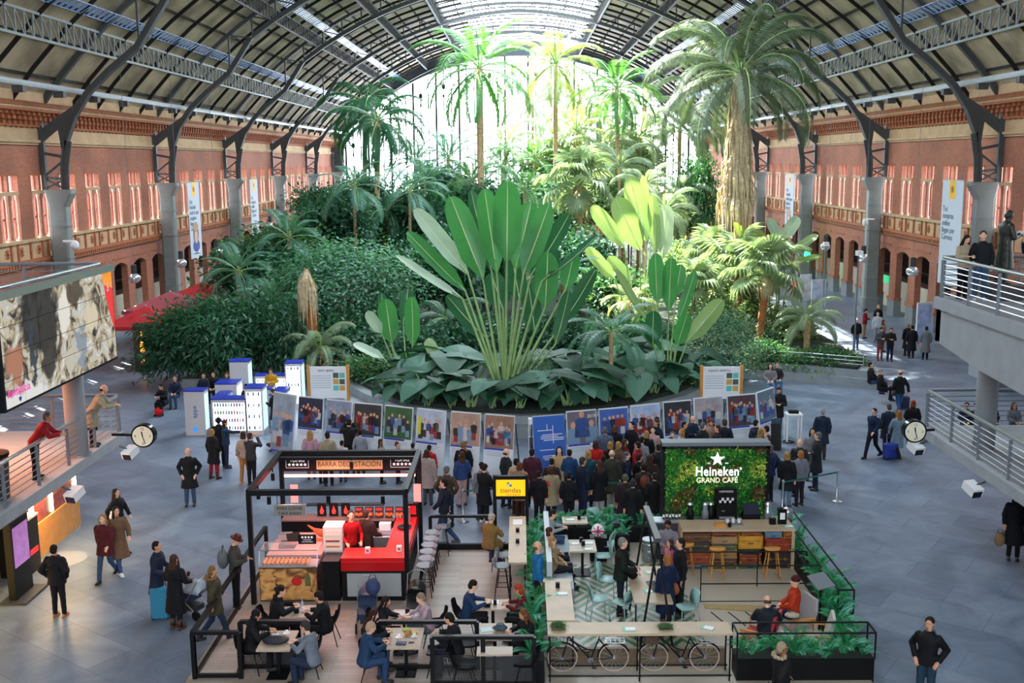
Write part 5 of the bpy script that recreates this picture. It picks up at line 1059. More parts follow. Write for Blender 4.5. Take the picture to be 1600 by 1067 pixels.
small('newspaper', MB().cb((0,0,.006),(.34,.26,.012)), M('#cfd4da', var=.2, scale=20), (p3_.x-.15, p3_.y+.02, zt_), 'open newspaper read by the girl', 'newspaper', .2); small('newspaper', MB().cb((0,0,.006),(.3,.2,.012)), WHT, (p5_.x-.02, p5_.y+.1, zt_), 'white paper tray on the table of the man in the blue jumper', 'paper', .1)
small('newspaper', MB().cb((0,0,.006),(.24,.2,.012)), M('#c2dbe0'), (p6_.x-.18, p6_.y+.06, zt_), 'pale folded paper on the table with the dark bag', 'paper', .3)
small('snack_basket', MB().lathe([(.06,0),(.08,.08),(.07,.08),(.05,.02)], 12), M('#b98a4c', rough=.7), (p4_.x+.03, p4_.y+.12, zt_), 'brown basket of snacks in the middle of the front table', 'basket'); small('bread_piece', MB().ell((0,0,.03),(.09,.05,.035)), M('#d8b070'), (p4_.x+.15, p4_.y+.2, zt_), 'piece of bread beside the snack basket', 'bread'); small('salad_plate', MB().lathe([(.04,0),(.1,.015),(.09,.02)], 14), M('#8fb04a'), (p4_.x-.02, p4_.y+.36, zt_), 'green salad plate at the far edge of the front table', 'plate')
small('phone_pouch', MB().cb((0,0,.02),(.2,.12,.04)), M('#2c4668', rough=.4), (p4_.x-.06, p4_.y-.3, zt_), 'dark blue pouch on the front table', 'pouch', -.1); small('mobile_phone', MB().cb((0,0,.005),(.11,.055,.01)), BLK, (p4_.x+.14, p4_.y-.24, zt_), 'black mobile phone on the front table', 'phone', .2)
def bag_blob(nm, loc, r, mt, label, cat='bag', rz=0):
    t = T(nm, label, cat, loc, rz); m_ = MB(); m_.ell((0,0,r[2]), r, 12, 8); 
    for i, v in enumerate(m_.v): m_.v[i] = tuple(Vector(v)*(1+.12*noise.noise(Vector(v)*9))); 
    m_.build('bag_body', mt, t, True); m_ = MB(); m_.tube([(-r[0]*.6,0,r[2]*1.6),(-r[0]*.3,0,r[2]*2.4),(r[0]*.3,0,r[2]*2.4),(r[0]*.6,0,r[2]*1.6)], .012, 5); m_.build('strap', DGRY, t); return t
bag_blob('handbag', (p6_.x+.12, p6_.y+.02, zt_), (.16,.1,.07), M('#3a4a5c', var=.4, scale=9), 'dark blue bag lying on the table beside the smiling woman'); bag_blob('folded_coat', (p2_.x-.02, p2_.y-.12, zt_), (.28,.18,.06), M('#1a1e28'), 'dark folded coat on the headscarf woman table', 'coat'); small('camera', MB().cb((0,0,.04),(.14,.07,.08)).lathe([(.035,0),(.035,.06)],10,(0,-.06,.04)), BLK, (p5_.x-.12, p5_.y-.14, zt_), 'black camera on the table of the man in the blue jumper', 'camera')
# prams
def pram(loc, rz, c, label, hood=BLK):
    t = T('pram', label, 'pram', loc, rz)
    for x, y in ((-.24,-.35),(.24,-.35),(-.24,.35),(.24,.35)): m_ = MB(); m_.rings([[(x+q, y+.12*math.cos(2*PI*j/14), .12+.12*math.sin(2*PI*j/14)) for j in range(14)] for q in (-.02,.02)]); m_.build('wheel', BLK, t)
    m_ = MB(); [m_.tube(p_, .014, 5) for p_ in ([(-.24,-.35,.14),(-.22,.1,.5),(-.22,.42,.98),(-.1,.48,1.04),(.1,.48,1.04),(.22,.42,.98),(.22,.1,.5),(.24,-.35,.14)], [(-.24,.35,.14),(-.22,-.1,.5)], [(.24,.35,.14),(.22,-.1,.5)])]; m_.build('chassis', SIL, t)
    m_ = MB(); m_.rings([[(-.18,-.45,.38),(.18,-.45,.38),(.18,-.45,.5),(-.18,-.45,.5)],[(-.2,-.1,.34),(.2,-.1,.34),(.2,-.1,.58),(-.2,-.1,.58)],[(-.2,.15,.4),(.2,.15,.4),(.2,.1,.72),(-.2,.1,.72)]]); m_.build('seat_unit', c, t)
    m_ = MB(); n = 8; m_.rings([[(.22*math.cos(PI*j/(n-1)), .12+.3*math.cos(a_)*(1), .62+.3*math.sin(PI*j/(n-1))*max(.2, math.sin(a_+.3))) for j in range(n)] for a_ in (0,.5,1.0,1.5,2.0)], 0, False); m_.build('hood', hood, t, True)
    m_ = MB(); m_.box(-.16,.16,-.2,.25,.16,.28); m_.build('basket', DGRY, t); return t
# ------------------------------------------------------------------ beer cafe
CFL, nt, b, N, L = nodes_mat('cafe_tiles'); tc = N('TexCoord'); sp = N('SeparateXYZ'); L(tc.outputs['Object'], sp.inputs[0])
def mth(op, a, b_=None):
    n_ = N('Math'); n_.operation = op
    for i, v in enumerate((a, b_)):
        if v is None: continue
        if isinstance(v, (int, float)): n_.inputs[i].default_value = v
        else: L(v, n_.inputs[i])
    return n_.outputs[0]
u = mth('ABSOLUTE', mth('SUBTRACT', mth('MODULO', mth('ADD', sp.outputs['X'], 100), 1.5), .75)); v = mth('ABSOLUTE', mth('SUBTRACT', mth('MODULO', mth('ADD', sp.outputs['Y'], 100), 1.9), .95))
s_ = mth('ADD', mth('MULTIPLY', u, 1.3), v); st_ = mth('GREATER_THAN', mth('MODULO', mth('MULTIPLY', s_, 2.9), 1.0), .5)
gx = mth('MULTIPLY', st_, mth('LESS_THAN', sp.outputs['X'], 4.0)); gx = mth('MULTIPLY', gx, mth('MULTIPLY', mth('LESS_THAN', sp.outputs['Y'], 26.3), mth('GREATER_THAN', sp.outputs['Y'], 20.85)))
mxx = N('Mix'); mxx.data_type = 'RGBA'; mxx.inputs['A'].default_value = lin('#a9a091'); mxx.inputs['B'].default_value = lin('#1f6341'); L(gx, mxx.inputs['Factor']); L(mxx.outputs['Result'], b.inputs['Base Color']); b.inputs['Roughness'].default_value = .45
d = MB(); d.box(.45, 7.05, 18.5, 27.9, 0, FZ); tag(d.build('cafe_platform', CFL), 'beige and green diamond-patterned floor of the beer cafe', 'platform')
# Heineken plant wall
t = T('plant_wall_sign', 'black-framed plant wall with white star and brewery lettering', 'sign', (5.2, 27.35, FZ)); zt = 2.98
m_ = MB(); m_.box(-1.42,1.35,-.05,.12,0,zt); m_.build('back_panel', M('#1f4a26'), t); 
for x in (-1.42,1.35): m_ = MB(); m_.cb((x,0,zt/2),(.1,.3,zt)); m_.build('frame_post', BLKM, t)
m_ = MB(); m_.cb((-.035,.05,zt+.0),(2.87,.42,.1)); m_.build('frame_top', GRY, t); m_ = MB(); m_.cb((-.035,-.12,zt-.06),(2.87,.06,.14)); m_.build('frame_top', BLKM, t)
gg = np.random.default_rng(5); n = 9000; pp = np.stack([gg.uniform(-1.36,1.3,n), gg.uniform(-.16,-.05,n), gg.uniform(1.05,2.86,n)],1)
f1 = np.sin(pp[:,0]*3.1+1)*np.cos(pp[:,2]*4.2)+.5*np.sin(pp[:,0]*7)*np.sin(pp[:,2]*6)
dr = gg.normal(size=(n,3))*[.7,.25,.7]+[0,-.5,.15]; dr /= np.linalg.norm(dr,axis=1)[:,None]; sd = np.cross(dr, gg.normal(size=(n,3))); sd /= np.linalg.norm(sd,axis=1)[:,None]; l_ = gg.uniform(.05,.11,(n,1)); 
V = np.stack([pp, pp+dr*l_*.5+sd*l_*.25, pp+dr*l_, pp+dr*l_*.5-sd*l_*.25],1).reshape(-1,3); MI = np.where(f1>.55,0,np.where(f1>-.1,1,np.where(f1>-.6,2,3)))
MI = np.where(gg.random(n)<.2, gg.integers(0,3,n), MI)
put('wall_foliage', mesh_np('wall_foliage', V, np.arange(n*4).reshape(n,4), MI, [M('#b5cc50',.5,var=.2), M('#3f9a35',.5,var=.2), M('#1d7a2c',.5,var=.3), M('#6a4a24',.6,var=.3)]), t)
WL = M('#f4f6f4', rough=.4, emit=.35)
text('Heineken', .36, WL, t, (0,-.2,2.24), name='lettering', ext=.012, bold=.004, sx=.8, spacing=1.06); text('\u00ae', .08, WL, t, (.62,-.2,2.32), name='lettering', ext=.01); text('GRAND CAF\u00c9', .2, M('#e8e0c0', emit=.3), t, (0,-.2,2.0), name='lettering', ext=.012, sx=.9)
m_ = MB(); sp_ = [((.2 if i%2==0 else .08)*math.sin(i*PI/5), (.2 if i%2==0 else .08)*math.cos(i*PI/5)) for i in range(10)]; vs = [(x,-.2,z+2.58) for x,z in sp_]+[(x,-.17,z+2.58) for x,z in sp_]; m_.add(vs+[(0,-.2,2.58)], [(20,i,(i+1)%10) for i in range(10)]+[(i,(i+1)%10,(i+1)%10+10,i+10) for i in range(10)]); m_.build('star', WL, t)
text('EST.', .05, WL, t, (-.22,-.2,2.47), name='lettering', ext=.004); text('1873', .05, WL, t, (.24,-.2,2.47), name='lettering', ext=.004)
t = T('service_counter', 'steel back counter below the plant wall', 'counter', (5.2, 26.85, FZ)); m_ = MB(); m_.box(-1.75,1.6,-.22,.2,.0,1.0); m_.build('cabinet', DGRY, t); m_ = MB(); m_.box(-1.77,1.62,-.24,.2,1.0,1.04); m_.build('steel_top', SIL, t)
CZ_ = FZ+1.04
t2 = T('coffee_machine', 'tall black coffee machine in front of the plant wall', 'coffee machine', (5.4, 26.9, CZ_)); m_ = MB(); m_.box(-.27,.27,-.16,.16,0,.42); m_.build('body', BLK, t2); m_ = MB(); m_.box(-.29,.29,.0,.16,.42,.8); m_.build('back_board', BLK, t2); text('NESPRESSO', .075, WHT, t2, (0,-.005,.73), name='lettering'); m_ = MB(); [m_.lathe([(.03,0),(.04,.06)], 8, (-.16+.065*k,-.06,.44+.07*(k%2))) for k in range(6)]; m_.build('cup_stack', CUPM, t2); m_ = MB(); m_.box(-.2,.2,-.2,-.16,.05,.1); m_.lathe([(.05,0),(.05,.02)], 12, (-.1,-.17,.25)); m_.build('brew_front', SIL, t2)
t2 = T('till_screen', 'black till screen on the cafe back counter', 'till', (6.05, 26.8, CZ_)); m_ = MB(); m_.cb((0,0,.28),(.4,.04,.3),0,0,-.4); m_.build('screen', M('#242a3c', rough=.1), t2); m_ = MB(); m_.cb((0,.05,.07),(.45,.3,.14)); m_.build('till_base', BLK, t2)
for k in range(6):
    t2 = T('bottle', f'dark bottle on the left of the cafe back counter, {ORD[k]} from the left', 'bottle', (3.75+.085*k, 26.85+.04*(k%2), CZ_)); m_ = MB(); m_.lathe([(.03,0),(.03,.17),(.011,.24),(.011,.3)], 8); m_.build('glass_body', [M('#20301c', rough=.1), M('#3a1c14', rough=.1)][k%2], t2, True); m_ = MB(); m_.lathe([(.0315,.05),(.0315,.13)], 8, cap=False); m_.build('bottle_label', WHT, t2)
for k, (x, c, lb) in enumerate(((4.45,BLK,'black coffee grinder left of the coffee machine'),(4.85,GRY,'grey blender left of the coffee machine'),(5.0,BLK,'black dispenser beside the coffee machine'),(6.5,SIL,'silver juicer at the right end of the cafe back counter'))):
    t2 = T('counter_machine', lb, 'machine', (x, 26.85, CZ_)); m_ = MB(); m_.lathe([(.1,0),(.1,.22),(.06,.26),(.08,.4),(.07,.42)], 12); m_.build('body', c, t2, True); m_ = MB(); m_.lathe([(.082,.4),(.06,.45)], 12); m_.build('lid', SIL, t2)
t = T('wooden_counter', 'long wooden serving counter above the stacked suitcases', 'counter', (5.5, 26.3, FZ)); m_ = MB(); m_.box(-1.4,1.5,-.4,.36,1.02,1.08); m_.build('countertop', WD, t); m_ = MB(); m_.box(1.42,1.5,-.38,.36,0,1.02); m_.build('side_panel', WD, t); m_ = MB(); m_.box(-1.4,-1.34,-.2,.3,0,1.02); m_.build('side_panel', WD, t); m_ = MB(); m_.box(-1.38,1.4,.15,.3,0,1.0); m_.build('back_panel', DGRY, t)
def suitcase(x, y, z, w, h, c, label, d=.42):
    t = T('vintage_suitcase', label, 'suitcase', (x, y, z), 0, 'old suitcases stacked under the counter'); m_ = MB(); b_ = .03
    m_.rings([[(-w/2+b_,-d/2,b_),(w/2-b_,-d/2,b_),(w/2-b_,-d/2,h-b_),(-w/2+b_,-d/2,h-b_)],[(-w/2,-d/2+b_,0),(w/2,-d/2+b_,0),(w/2,-d/2+b_,h),(-w/2,-d/2+b_,h)],[(-w/2,d/2,0),(w/2,d/2,0),(w/2,d/2,h),(-w/2,d/2,h)]]); m_.build('case_body', c, t)
    m_ = MB(); m_.box(-w/2+.01,w/2-.01,-d/2-.004,-d/2+.01,h*.62,h*.62+.012); [m_.box(q*w-.02,q*w+.02,-d/2-.012,-d/2,h*.55,h*.72) for q in (-.3,.3)]; [m_.box(q*w-.03,q*w+.03,-d/2-.008,-d/2,h*.1 if h > .2 else 0,h*.3) for q in (-.46,.46)]; m_.build('brass_fitting', GOLD, t)
    m_ = MB(); m_.tube([(-.06,-d/2-.01,h*.5),(-.05,-d/2-.035,h*.48),(.05,-d/2-.035,h*.48),(.06,-d/2-.01,h*.5)], .009, 5); m_.build('handle', BLK, t)
LE = lambda c: M(c, rough=.5, var=.15, scale=6)
yy = 26.15
for x, z, w, h, c, lb in ((4.5,.72,.72,.24,'#5a3a2c','dark brown suitcase top left'),(4.5,.45,.7,.27,'#30302e','black suitcase under the dark brown one'),(4.55,.12,.66,.33,'#8c3c24','red-brown suitcase low on the left'),(4.52,0,.7,.12,'#4a6070','thin blue-grey suitcase at the floor on the left'),
  (5.2,.86,.66,.13,'#6a2c22','maroon suitcase top of the second stack'),(5.2,.66,.68,.2,'#9c7d5c','tan suitcase second from the top of the second stack'),(5.2,.5,.66,.16,'#3a5040','dark green suitcase in the second stack'),(5.2,.26,.68,.24,'#8a6a48','light brown suitcase in the second stack'),(5.2,.1,.66,.16,'#4a3226','dark brown suitcase low in the second stack'),(5.2,0,.62,.1,'#2f4a38','thin green suitcase at the floor in the second stack'),
  (5.88,.88,.5,.1,'#8a4526','small rust suitcase top of the third stack'),(5.88,.52,.64,.36,'#c08a2c','big mustard yellow suitcase'),(5.88,.38,.56,.14,'#26282a','thin black suitcase below the mustard one'),(5.88,.12,.56,.26,'#7c3420','chestnut suitcase low in the third stack'),(5.88,0,.56,.12,'#3c5a44','thin green suitcase at the floor in the third stack'),
  (6.46,.82,.44,.16,'#5a7fa0','light blue suitcase top right'),(6.82,.8,.2,.18,'#b0622a','small orange suitcase at the right end'),(6.58,.42,.66,.38,'#8c2c20','big red suitcase on the right'),(6.58,0,.64,.42,'#2c2220','black trunk at the floor on the right')):
    suitcase(x, yy, FZ+z, w, h-.005, LE(c), lb+' under the wooden counter')
t2 = T('cup_tray', 'grey tray of white cups in the middle of the wooden counter', 'tray', (5.5, 26.35, FZ+1.08)); m_ = MB(); m_.cb((0,0,.01),(.45,.3,.02)); m_.build('tray', GRY, t2); m_ = MB(); [m_.lathe([(.04,.02),(.05,.12)], 10, (-.15+.15*k,.03,0)) for k in range(3)]; m_.build('cup_stack', CUPM, t2)
small('sweet_box', MB().cb((0,0,.04),(.26,.16,.08)), ORG, (5.12,26.15,FZ+1.08), 'orange box of sweets on the wooden counter', 'box'); small('napkin_box', MB().cb((0,0,.05),(.08,.08,.1)), BLK, (5.35,26.1,FZ+1.08), 'black napkin box beside the orange box', 'napkin box')
t2 = T('card_stand', 'black menu stand at the right end of the wooden counter', 'menu stand', (6.75,26.3,FZ+1.08)); m_ = MB(); m_.cb((0,0,.2),(.22,.06,.4)); m_.build('stand', BLK, t2); m_ = MB(); m_.cb((0,-.032,.22),(.13,.004,.18)); m_.build('card', WHT, t2)
t2 = T('cutlery_holder', 'black holder of cutlery left of the menu stand', 'holder', (6.5,26.3,FZ+1.08)); m_ = MB(); m_.cb((0,0,.08),(.16,.12,.16)); m_.build('holder', BLK, t2); m_ = MB(); [m_.tube([(q*.03,0,.14),(q*.045,0,.3)], .006, 4) for q in (-2,-1,0,1,2)]; m_.build('cutlery', SIL, t2)
t2 = T('metal_bucket', 'silver bucket on the post behind the right end of the wooden counter', 'bucket', (7.0,26.75,FZ+1.05)); m_ = MB(); m_.lathe([(.12,0),(.15,.24),(.1,.3),(.03,.33)], 14); m_.build('bucket', SIL, t2, True); m_ = MB(); m_.cb((0,0,-.5),(.2,.2,1.0)); m_.build('pedestal', DGRY, t2)
# wooden stools
def make_wstool():
    t = T('wooden_stool', 'x', 'stool'); m_ = MB(); n = 12; m_.rings([[((.21 if q != 1 else .2)*math.cos(2*PI*j/n), .17*math.sin(2*PI*j/n), z+.03*math.cos(2*PI*j/n)**2) for j in range(n)] for q, z in ((0,.72),(2,.75),(1,.765))]); m_.build('seat', ORG, t, True)
    for x, y in ((-.1,-.1),(.1,-.1),(-.1,.1),(.1,.1)): m_ = MB(); m_.tube([(x,y,.73),(x*1.9,y*1.9,0)], [.02,.014], 6); m_.build('leg', ORG, t)
    m_ = MB(); [m_.tube([(x*.16,y*.16,.25),(x2*.16,y2*.16,.25)], .01, 5) for x,y,x2,y2 in ((-1,-1,1,-1),(1,-1,1,1),(1,1,-1,1),(-1,1,-1,-1))]; m_.build('stretcher', ORG, t); return t
ws = make_wstool()
for k, (px, py, lb) in enumerate(((1121,857,'wooden stool before the light brown suitcases'),(1207,857,'wooden stool before the big red suitcase'),(1072,850,'wooden stool half hidden by the man in black'))):
    p = P(px, py, .82); o = ws if k == 0 else dup(ws); o.location = (p.x, p.y, FZ); o['label'] = lb
# mint chairs
mc = T('mint_chair', 'x', 'chair'); MINT = M('#8fb5b2', rough=.45)
def rr(w_, d0, d1, z, n=16): return [(w_*math.copysign(abs(math.cos(2*PI*j/n))**.6, math.cos(2*PI*j/n)), (d0+d1)/2+(d1-d0)/2*math.copysign(abs(math.sin(2*PI*j/n))**.6, math.sin(2*PI*j/n)), z) for j in range(n)]
m_ = MB(); m_.rings([rr(.2,-.19,.2,.43), rr(.215,-.21,.21,.445), rr(.2,-.2,.2,.46)]); m_.build('seat', MINT, mc, True)
m_ = MB(); bk_ = lambda y_: [(.2*math.copysign(abs(math.cos(2*PI*j/16))**.5, math.cos(2*PI*j/16)), y_+.05*math.sin(2*PI*j/16)+.03*math.cos(2*PI*j/16)**2*-1, .66+.17*math.copysign(abs(math.sin(2*PI*j/16))**.6, math.sin(2*PI*j/16))) for j in range(16)]; m_.rings([bk_(.22), bk_(.245)]); m_.build('backrest', MINT, mc, True)
for x_, y_ in ((-.19,-.18),(.19,-.18)): m_ = MB(); m_.tube([(x_*.9,y_,.44),(x_*1.15,y_*1.15,0)], .014, 6); m_.build('leg', MINT, mc)
for x_ in (-.19,.19): m_ = MB(); m_.tube([(x_*1.2,.27,0),(x_,.2,.44),(x_*.98,.235,.7)], .014, 6); m_.build('leg', MINT, mc)
for px, py, rz, lb in ((932,818,PI*.9-PI/2-.9,'mint chair at the far cafe table'),(944,850,-PI/2-.4,'mint chair behind the near cafe table'),(942,868,-PI/2,'mint chair right of the near cafe table'),(950,905,-PI/2+2.8,'mint chair left of the man in the puffer jacket'),(936,935,PI/2+.2,'mint chair nearest the diamond floor centre'),(972,940,PI/2+2.4,'mint chair at the front of the standing man'),(1072,948,-PI/2+.3,'mint chair at the right end of the middle table'),(890,1010,PI,'mint chair behind the front bar')):
    p = P(px, py, .5); chair(p.x, p.y, rz, lb, mc) if py < 1000 else None
q1 = table(898, 812, 'cafe table of the woman in grey under the ferns', .95, .8); q2 = table(910, 852, 'cafe table with menus before the two seated women', .95, 1.2)
zt_ = FZ+.74
for p, dx, dy, lb in ((q1,.12,.05,'black napkin box on the far cafe table'),(q2,-.02,.25,'black napkin box at the back of the table with menus'),(q2,.02,.0,'black napkin box in the middle of the table with menus')): small('napkin_box', MB().cb((0,0,.06),(.09,.08,.12)), BLK, (p.x+dx,p.y+dy,zt_), lb, 'napkin box')
def menu(x, y, z, lb, rz=0): 
    t = T('menu_clipboard', lb, 'menu', (x, y, z), rz); m_ = MB(); m_.cb((0,0,.006),(.26,.17,.012)); m_.build('board', M('#7fc0a8'), t); m_ = MB(); m_.cb((.03,0,.014),(.2,.14,.004)); m_.build('paper', WHT, t)
menu(q1.x-.15,q1.y,zt_,'menu on the far cafe table',.1); menu(q2.x-.2,q2.y+.12,zt_,'menu at the back left of the near cafe table',.2); menu(q2.x+.15,q2.y+.15,zt_,'menu at the back right of the near cafe table'); menu(q2.x+.12,q2.y-.28,zt_,'menu at the front of the near cafe table',.15)
# bench, wood box, planters, bars
t = T('upholstered_bench', 'pale blue-grey bench back along the fern planter', 'bench', (.72, 25.4, FZ)); m_ = MB(); m_.box(-.15,-.02,-1.75,1.9,.45,1.12); m_.build('backrest', M('#b7c4cc', rough=.5), t); m_ = MB(); m_.box(-.02,.5,-1.75,1.9,.12,.45); m_.build('seat', M('#8fa0ac', rough=.6), t)
m_ = MB(); m_.box(-.25,.42,-.1,.1,0,.75); tag(m_.build('wood_end_panel', WD, None, loc=(.72, 23.45, FZ)), 'square wooden end panel of the pale bench', 'panel')
def bartable(x0, x1, y0, y1, h, label, legs=4):
    t = T('bar_table', label, 'table', (x0, y0, FZ)); m_ = MB(); m_.box(0,x1-x0,0,y1-y0,h-.05,h); m_.build('tabletop', WD, t); 
    for i in range(legs):
        for y in (.05, y1-y0-.05):
            m_ = MB(); m_.cb((.04+(x1-x0-.08)*i/(legs-1), y, (h-.05)/2),(.03,.03,h-.05)); m_.build('leg', BLKM, t)
    m_ = MB(); m_.bar((0,y1-y0-.05,.12),(x1-x0,y1-y0-.05,.12),.03); m_.bar((0,.05,.12),(x1-x0,.05,.12),.03); m_.build('foot_rail', BLKM, t)
bartable(.5, 4.22, 19.95, 20.5, 1.05, 'long wooden bar over the two parked bicycles', 3)
bartable(.5, 1.08, 20.6, 22.7, 1.05, 'wooden side bar beside the ferns', 2)
bartable(2.45, 3.3, 21.9, 24.0, .86, 'middle wooden table with menus and tablets', 2)
for x, y, z, lb, r_ in ((.85,21.95,1.05,'menu on the side bar',0),(2.15,20.15,1.05,'menu left of centre on the long bar',0),(3.75,20.2,1.05,'menu at the right end of the long bar',-.5),(2.85,22.5,.86,'menu at the front of the middle table',.1),(3.0,23.6,.86,'menu at the back of the middle table',.1),(6.85,26.1,1.08,'menu on the right end of the wooden counter',.1)): menu(x,y,z+FZ,lb,r_)
small('napkin_box', MB().cb((0,0,.06),(.09,.08,.12)), BLK, (.78,22.3,FZ+1.05), 'black napkin box on the side bar', 'napkin box')
small('tablet_computer', MB().cb((0,0,.012),(.2,.62,.024)), M('#2a2e34', rough=.2), (2.98,22.75,FZ+.86), 'long dark tray on the middle table', 'tray', .15)
bag_blob('shoulder_bag', (2.55,23.2,FZ+.86), (.13,.1,.15), BLK, 'black bag on the middle table beside the standing man')
def planter_plants(x, y, z, n, s, t, seed):
    g = random.Random(seed)
    for k in range(n):
        o = put('fern_frond', FERN[k % 3], t, (x+g.uniform(-.05,.05), y+g.uniform(-.05,.05), z)); o.rotation_euler = Euler((0, -g.uniform(-.1,.75), k*2.4+g.uniform(-.2,.2))); o.scale = (s*g.uniform(.7,1.2),)*3
FMT = [M(c, rough=.4, var=.2, scale=6, trans=.3) for c in ('#23804c','#2f9468','#4fae92')]
FERN = [frond_mesh(1, 1.5, .26, 90+i, [FMT[i], FMT[0]], 44, .9, .011, .3) for i in range(3)]
def planter(x0, x1, y0, y1, h, label, ns, s, top=False, seed=1):
    t = T('planter_box', label, 'planter', ((x0+x1)/2,(y0+y1)/2,0)); w = (x1-x0)/2; d_ = (y1-y0)/2; m_ = MB(); m_.box(-w,w,-d_,d_,0,h); m_.build('box', BLK, t); m_ = MB(); m_.box(-w+.03,w-.03,-d_+.03,d_-.03,h,h+.02); m_.build('soil', SOIL, t)
    if top:
        m_ = MB()
        for a_ in ((-w,-d_),(w,-d_),(w,d_),(-w,d_)): m_.cb((a_[0],a_[1],h+.28),(.03,.03,.56))
        for a_, b2 in (((-w,-d_),(w,-d_)),((w,-d_),(w,d_)),((w,d_),(-w,d_)),((-w,d_),(-w,-d_))): m_.bar((a_[0],a_[1],h+.56),(b2[0],b2[1],h+.56),.03)
        m_.build('frame_rail', BLKM, t)
    g = random.Random(seed)
    for k in range(ns):
        u_ = (k+.5)/ns; x = g.uniform(-w*.5,w*.5) if d_ > w else -w+2*w*u_; y = g.uniform(-d_*.5,d_*.5) if w >= d_ else -d_+2*d_*u_
        f = T('potted_fern', 'x', 'fern', ((x0+x1)/2+x,(y0+y1)/2+y,h+.02), 0, 'ferns in '+label); f['label'] = 'green fern in the '+label
        planter_plants(0,0,0, 9, s*g.uniform(.75,1.15), f, seed*50+k)
planter(.12,.42,19.9,27.6,.55,'black planter between the ham bar seating and the cafe', 15, .62, False, 3)
planter(7.0,7.35,22.2,27.8,.5,'black planter along the right side of the cafe', 10, .6, True, 5)
planter(4.32,7.1,20.0,20.5,.52,'black planter at the front right of the cafe', 8, .6, True, 7)
planter(6.7,7.1,20.6,23.2,.45,'black planter beside the armchairs at the right', 7, .62, False, 9)
planter(.5,3.9,28.0,28.35,.45,'low black planter at the back of the cafe', 8, .55, False, 11)
planter(1.9,2.9,27.2,27.5,.5,'black planter box behind the beer keg', 4, .35, False, 13)
for x, nm in ((.72,'left end of'),(2.9,'right of centre on')):
    t2 = T('herb_tray', f'small tray of green herbs at the {nm} the long bar', 'plant tray', (x,20.2,FZ+1.05)); m_ = MB(); m_.box(-.14,.14,-.1,.1,0,.02 if x > 1 else .06); m_.build('tray', M('#5a4632'), t2); o = put('herb_leaves', CL['mid'][0], t2, (0,0,.04)); o.scale = (.14,.1,.05 if x > 1 else .1)
t2 = T('beer_keg', 'silver beer keg left of the wooden counter', 'keg', (3.35,26.6,FZ)); m_ = MB(); m_.lathe([(.19,0),(.2,.02),(.2,.12),(.185,.14),(.2,.16),(.2,.3),(.185,.32),(.2,.34),(.2,.46),(.19,.5)], 20); m_.build('barrel', SIL, t2, True); m_ = MB(); m_.lathe([(.19,.5),(.2,.58),(.185,.58)], 20); m_.build('top_ring', SIL, t2)
t2 = T('suitcase', 'black suitcase below the flag backpack by the cafe tables', 'suitcase', (2.0,26.55,FZ)); m_ = MB(); m_.box(-.22,.22,-.16,.16,.05,.68); m_.build('shell', BLK, t2); m_ = MB(); m_.tube([(-.1,.1,.68),(-.1,.1,.85),(.1,.1,.85),(.1,.1,.68)], .01, 5); m_.build('handle', SIL, t2)
t3 = T('flag_backpack', 'backpack printed with a red white and blue flag on the black suitcase', 'backpack', (1.98,26.5,FZ+.69)); m_ = MB(); m_.ell((0,0,.17),(.17,.09,.18),12,8); m_.build('bag_body', WHT, t3, True); m_ = MB(); m_.box(-.02,.02,-.1,-.085,.02,.32); m_.box(-.15,.15,-.1,-.085,.15,.19); m_.build('red_cross_print', RED, t3); m_ = MB(); m_.bar((-.12,-.09,.28),(.12,-.09,.06),.03,.01); m_.bar((.12,-.09,.28),(-.12,-.09,.06),.03,.01); m_.build('blue_print', BLUE, t3)
# black A-frame board
t = T('easel_frame', 'tall black A-shaped frame standing among the cafe tables', 'frame', (2.87,22.4,FZ)); 
for y in (-1.05,1.05):
    for x in (-.36,.36): m_ = MB(); m_.bar((0,y,2.5),(x,y,0),.045); m_.build('leg', BLKM, t)
m_ = MB(); m_.bar((0,-1.08,2.5),(0,1.08,2.5),.13,.09); m_.build('top_beam', M('#3a3e44', rough=.4), t)
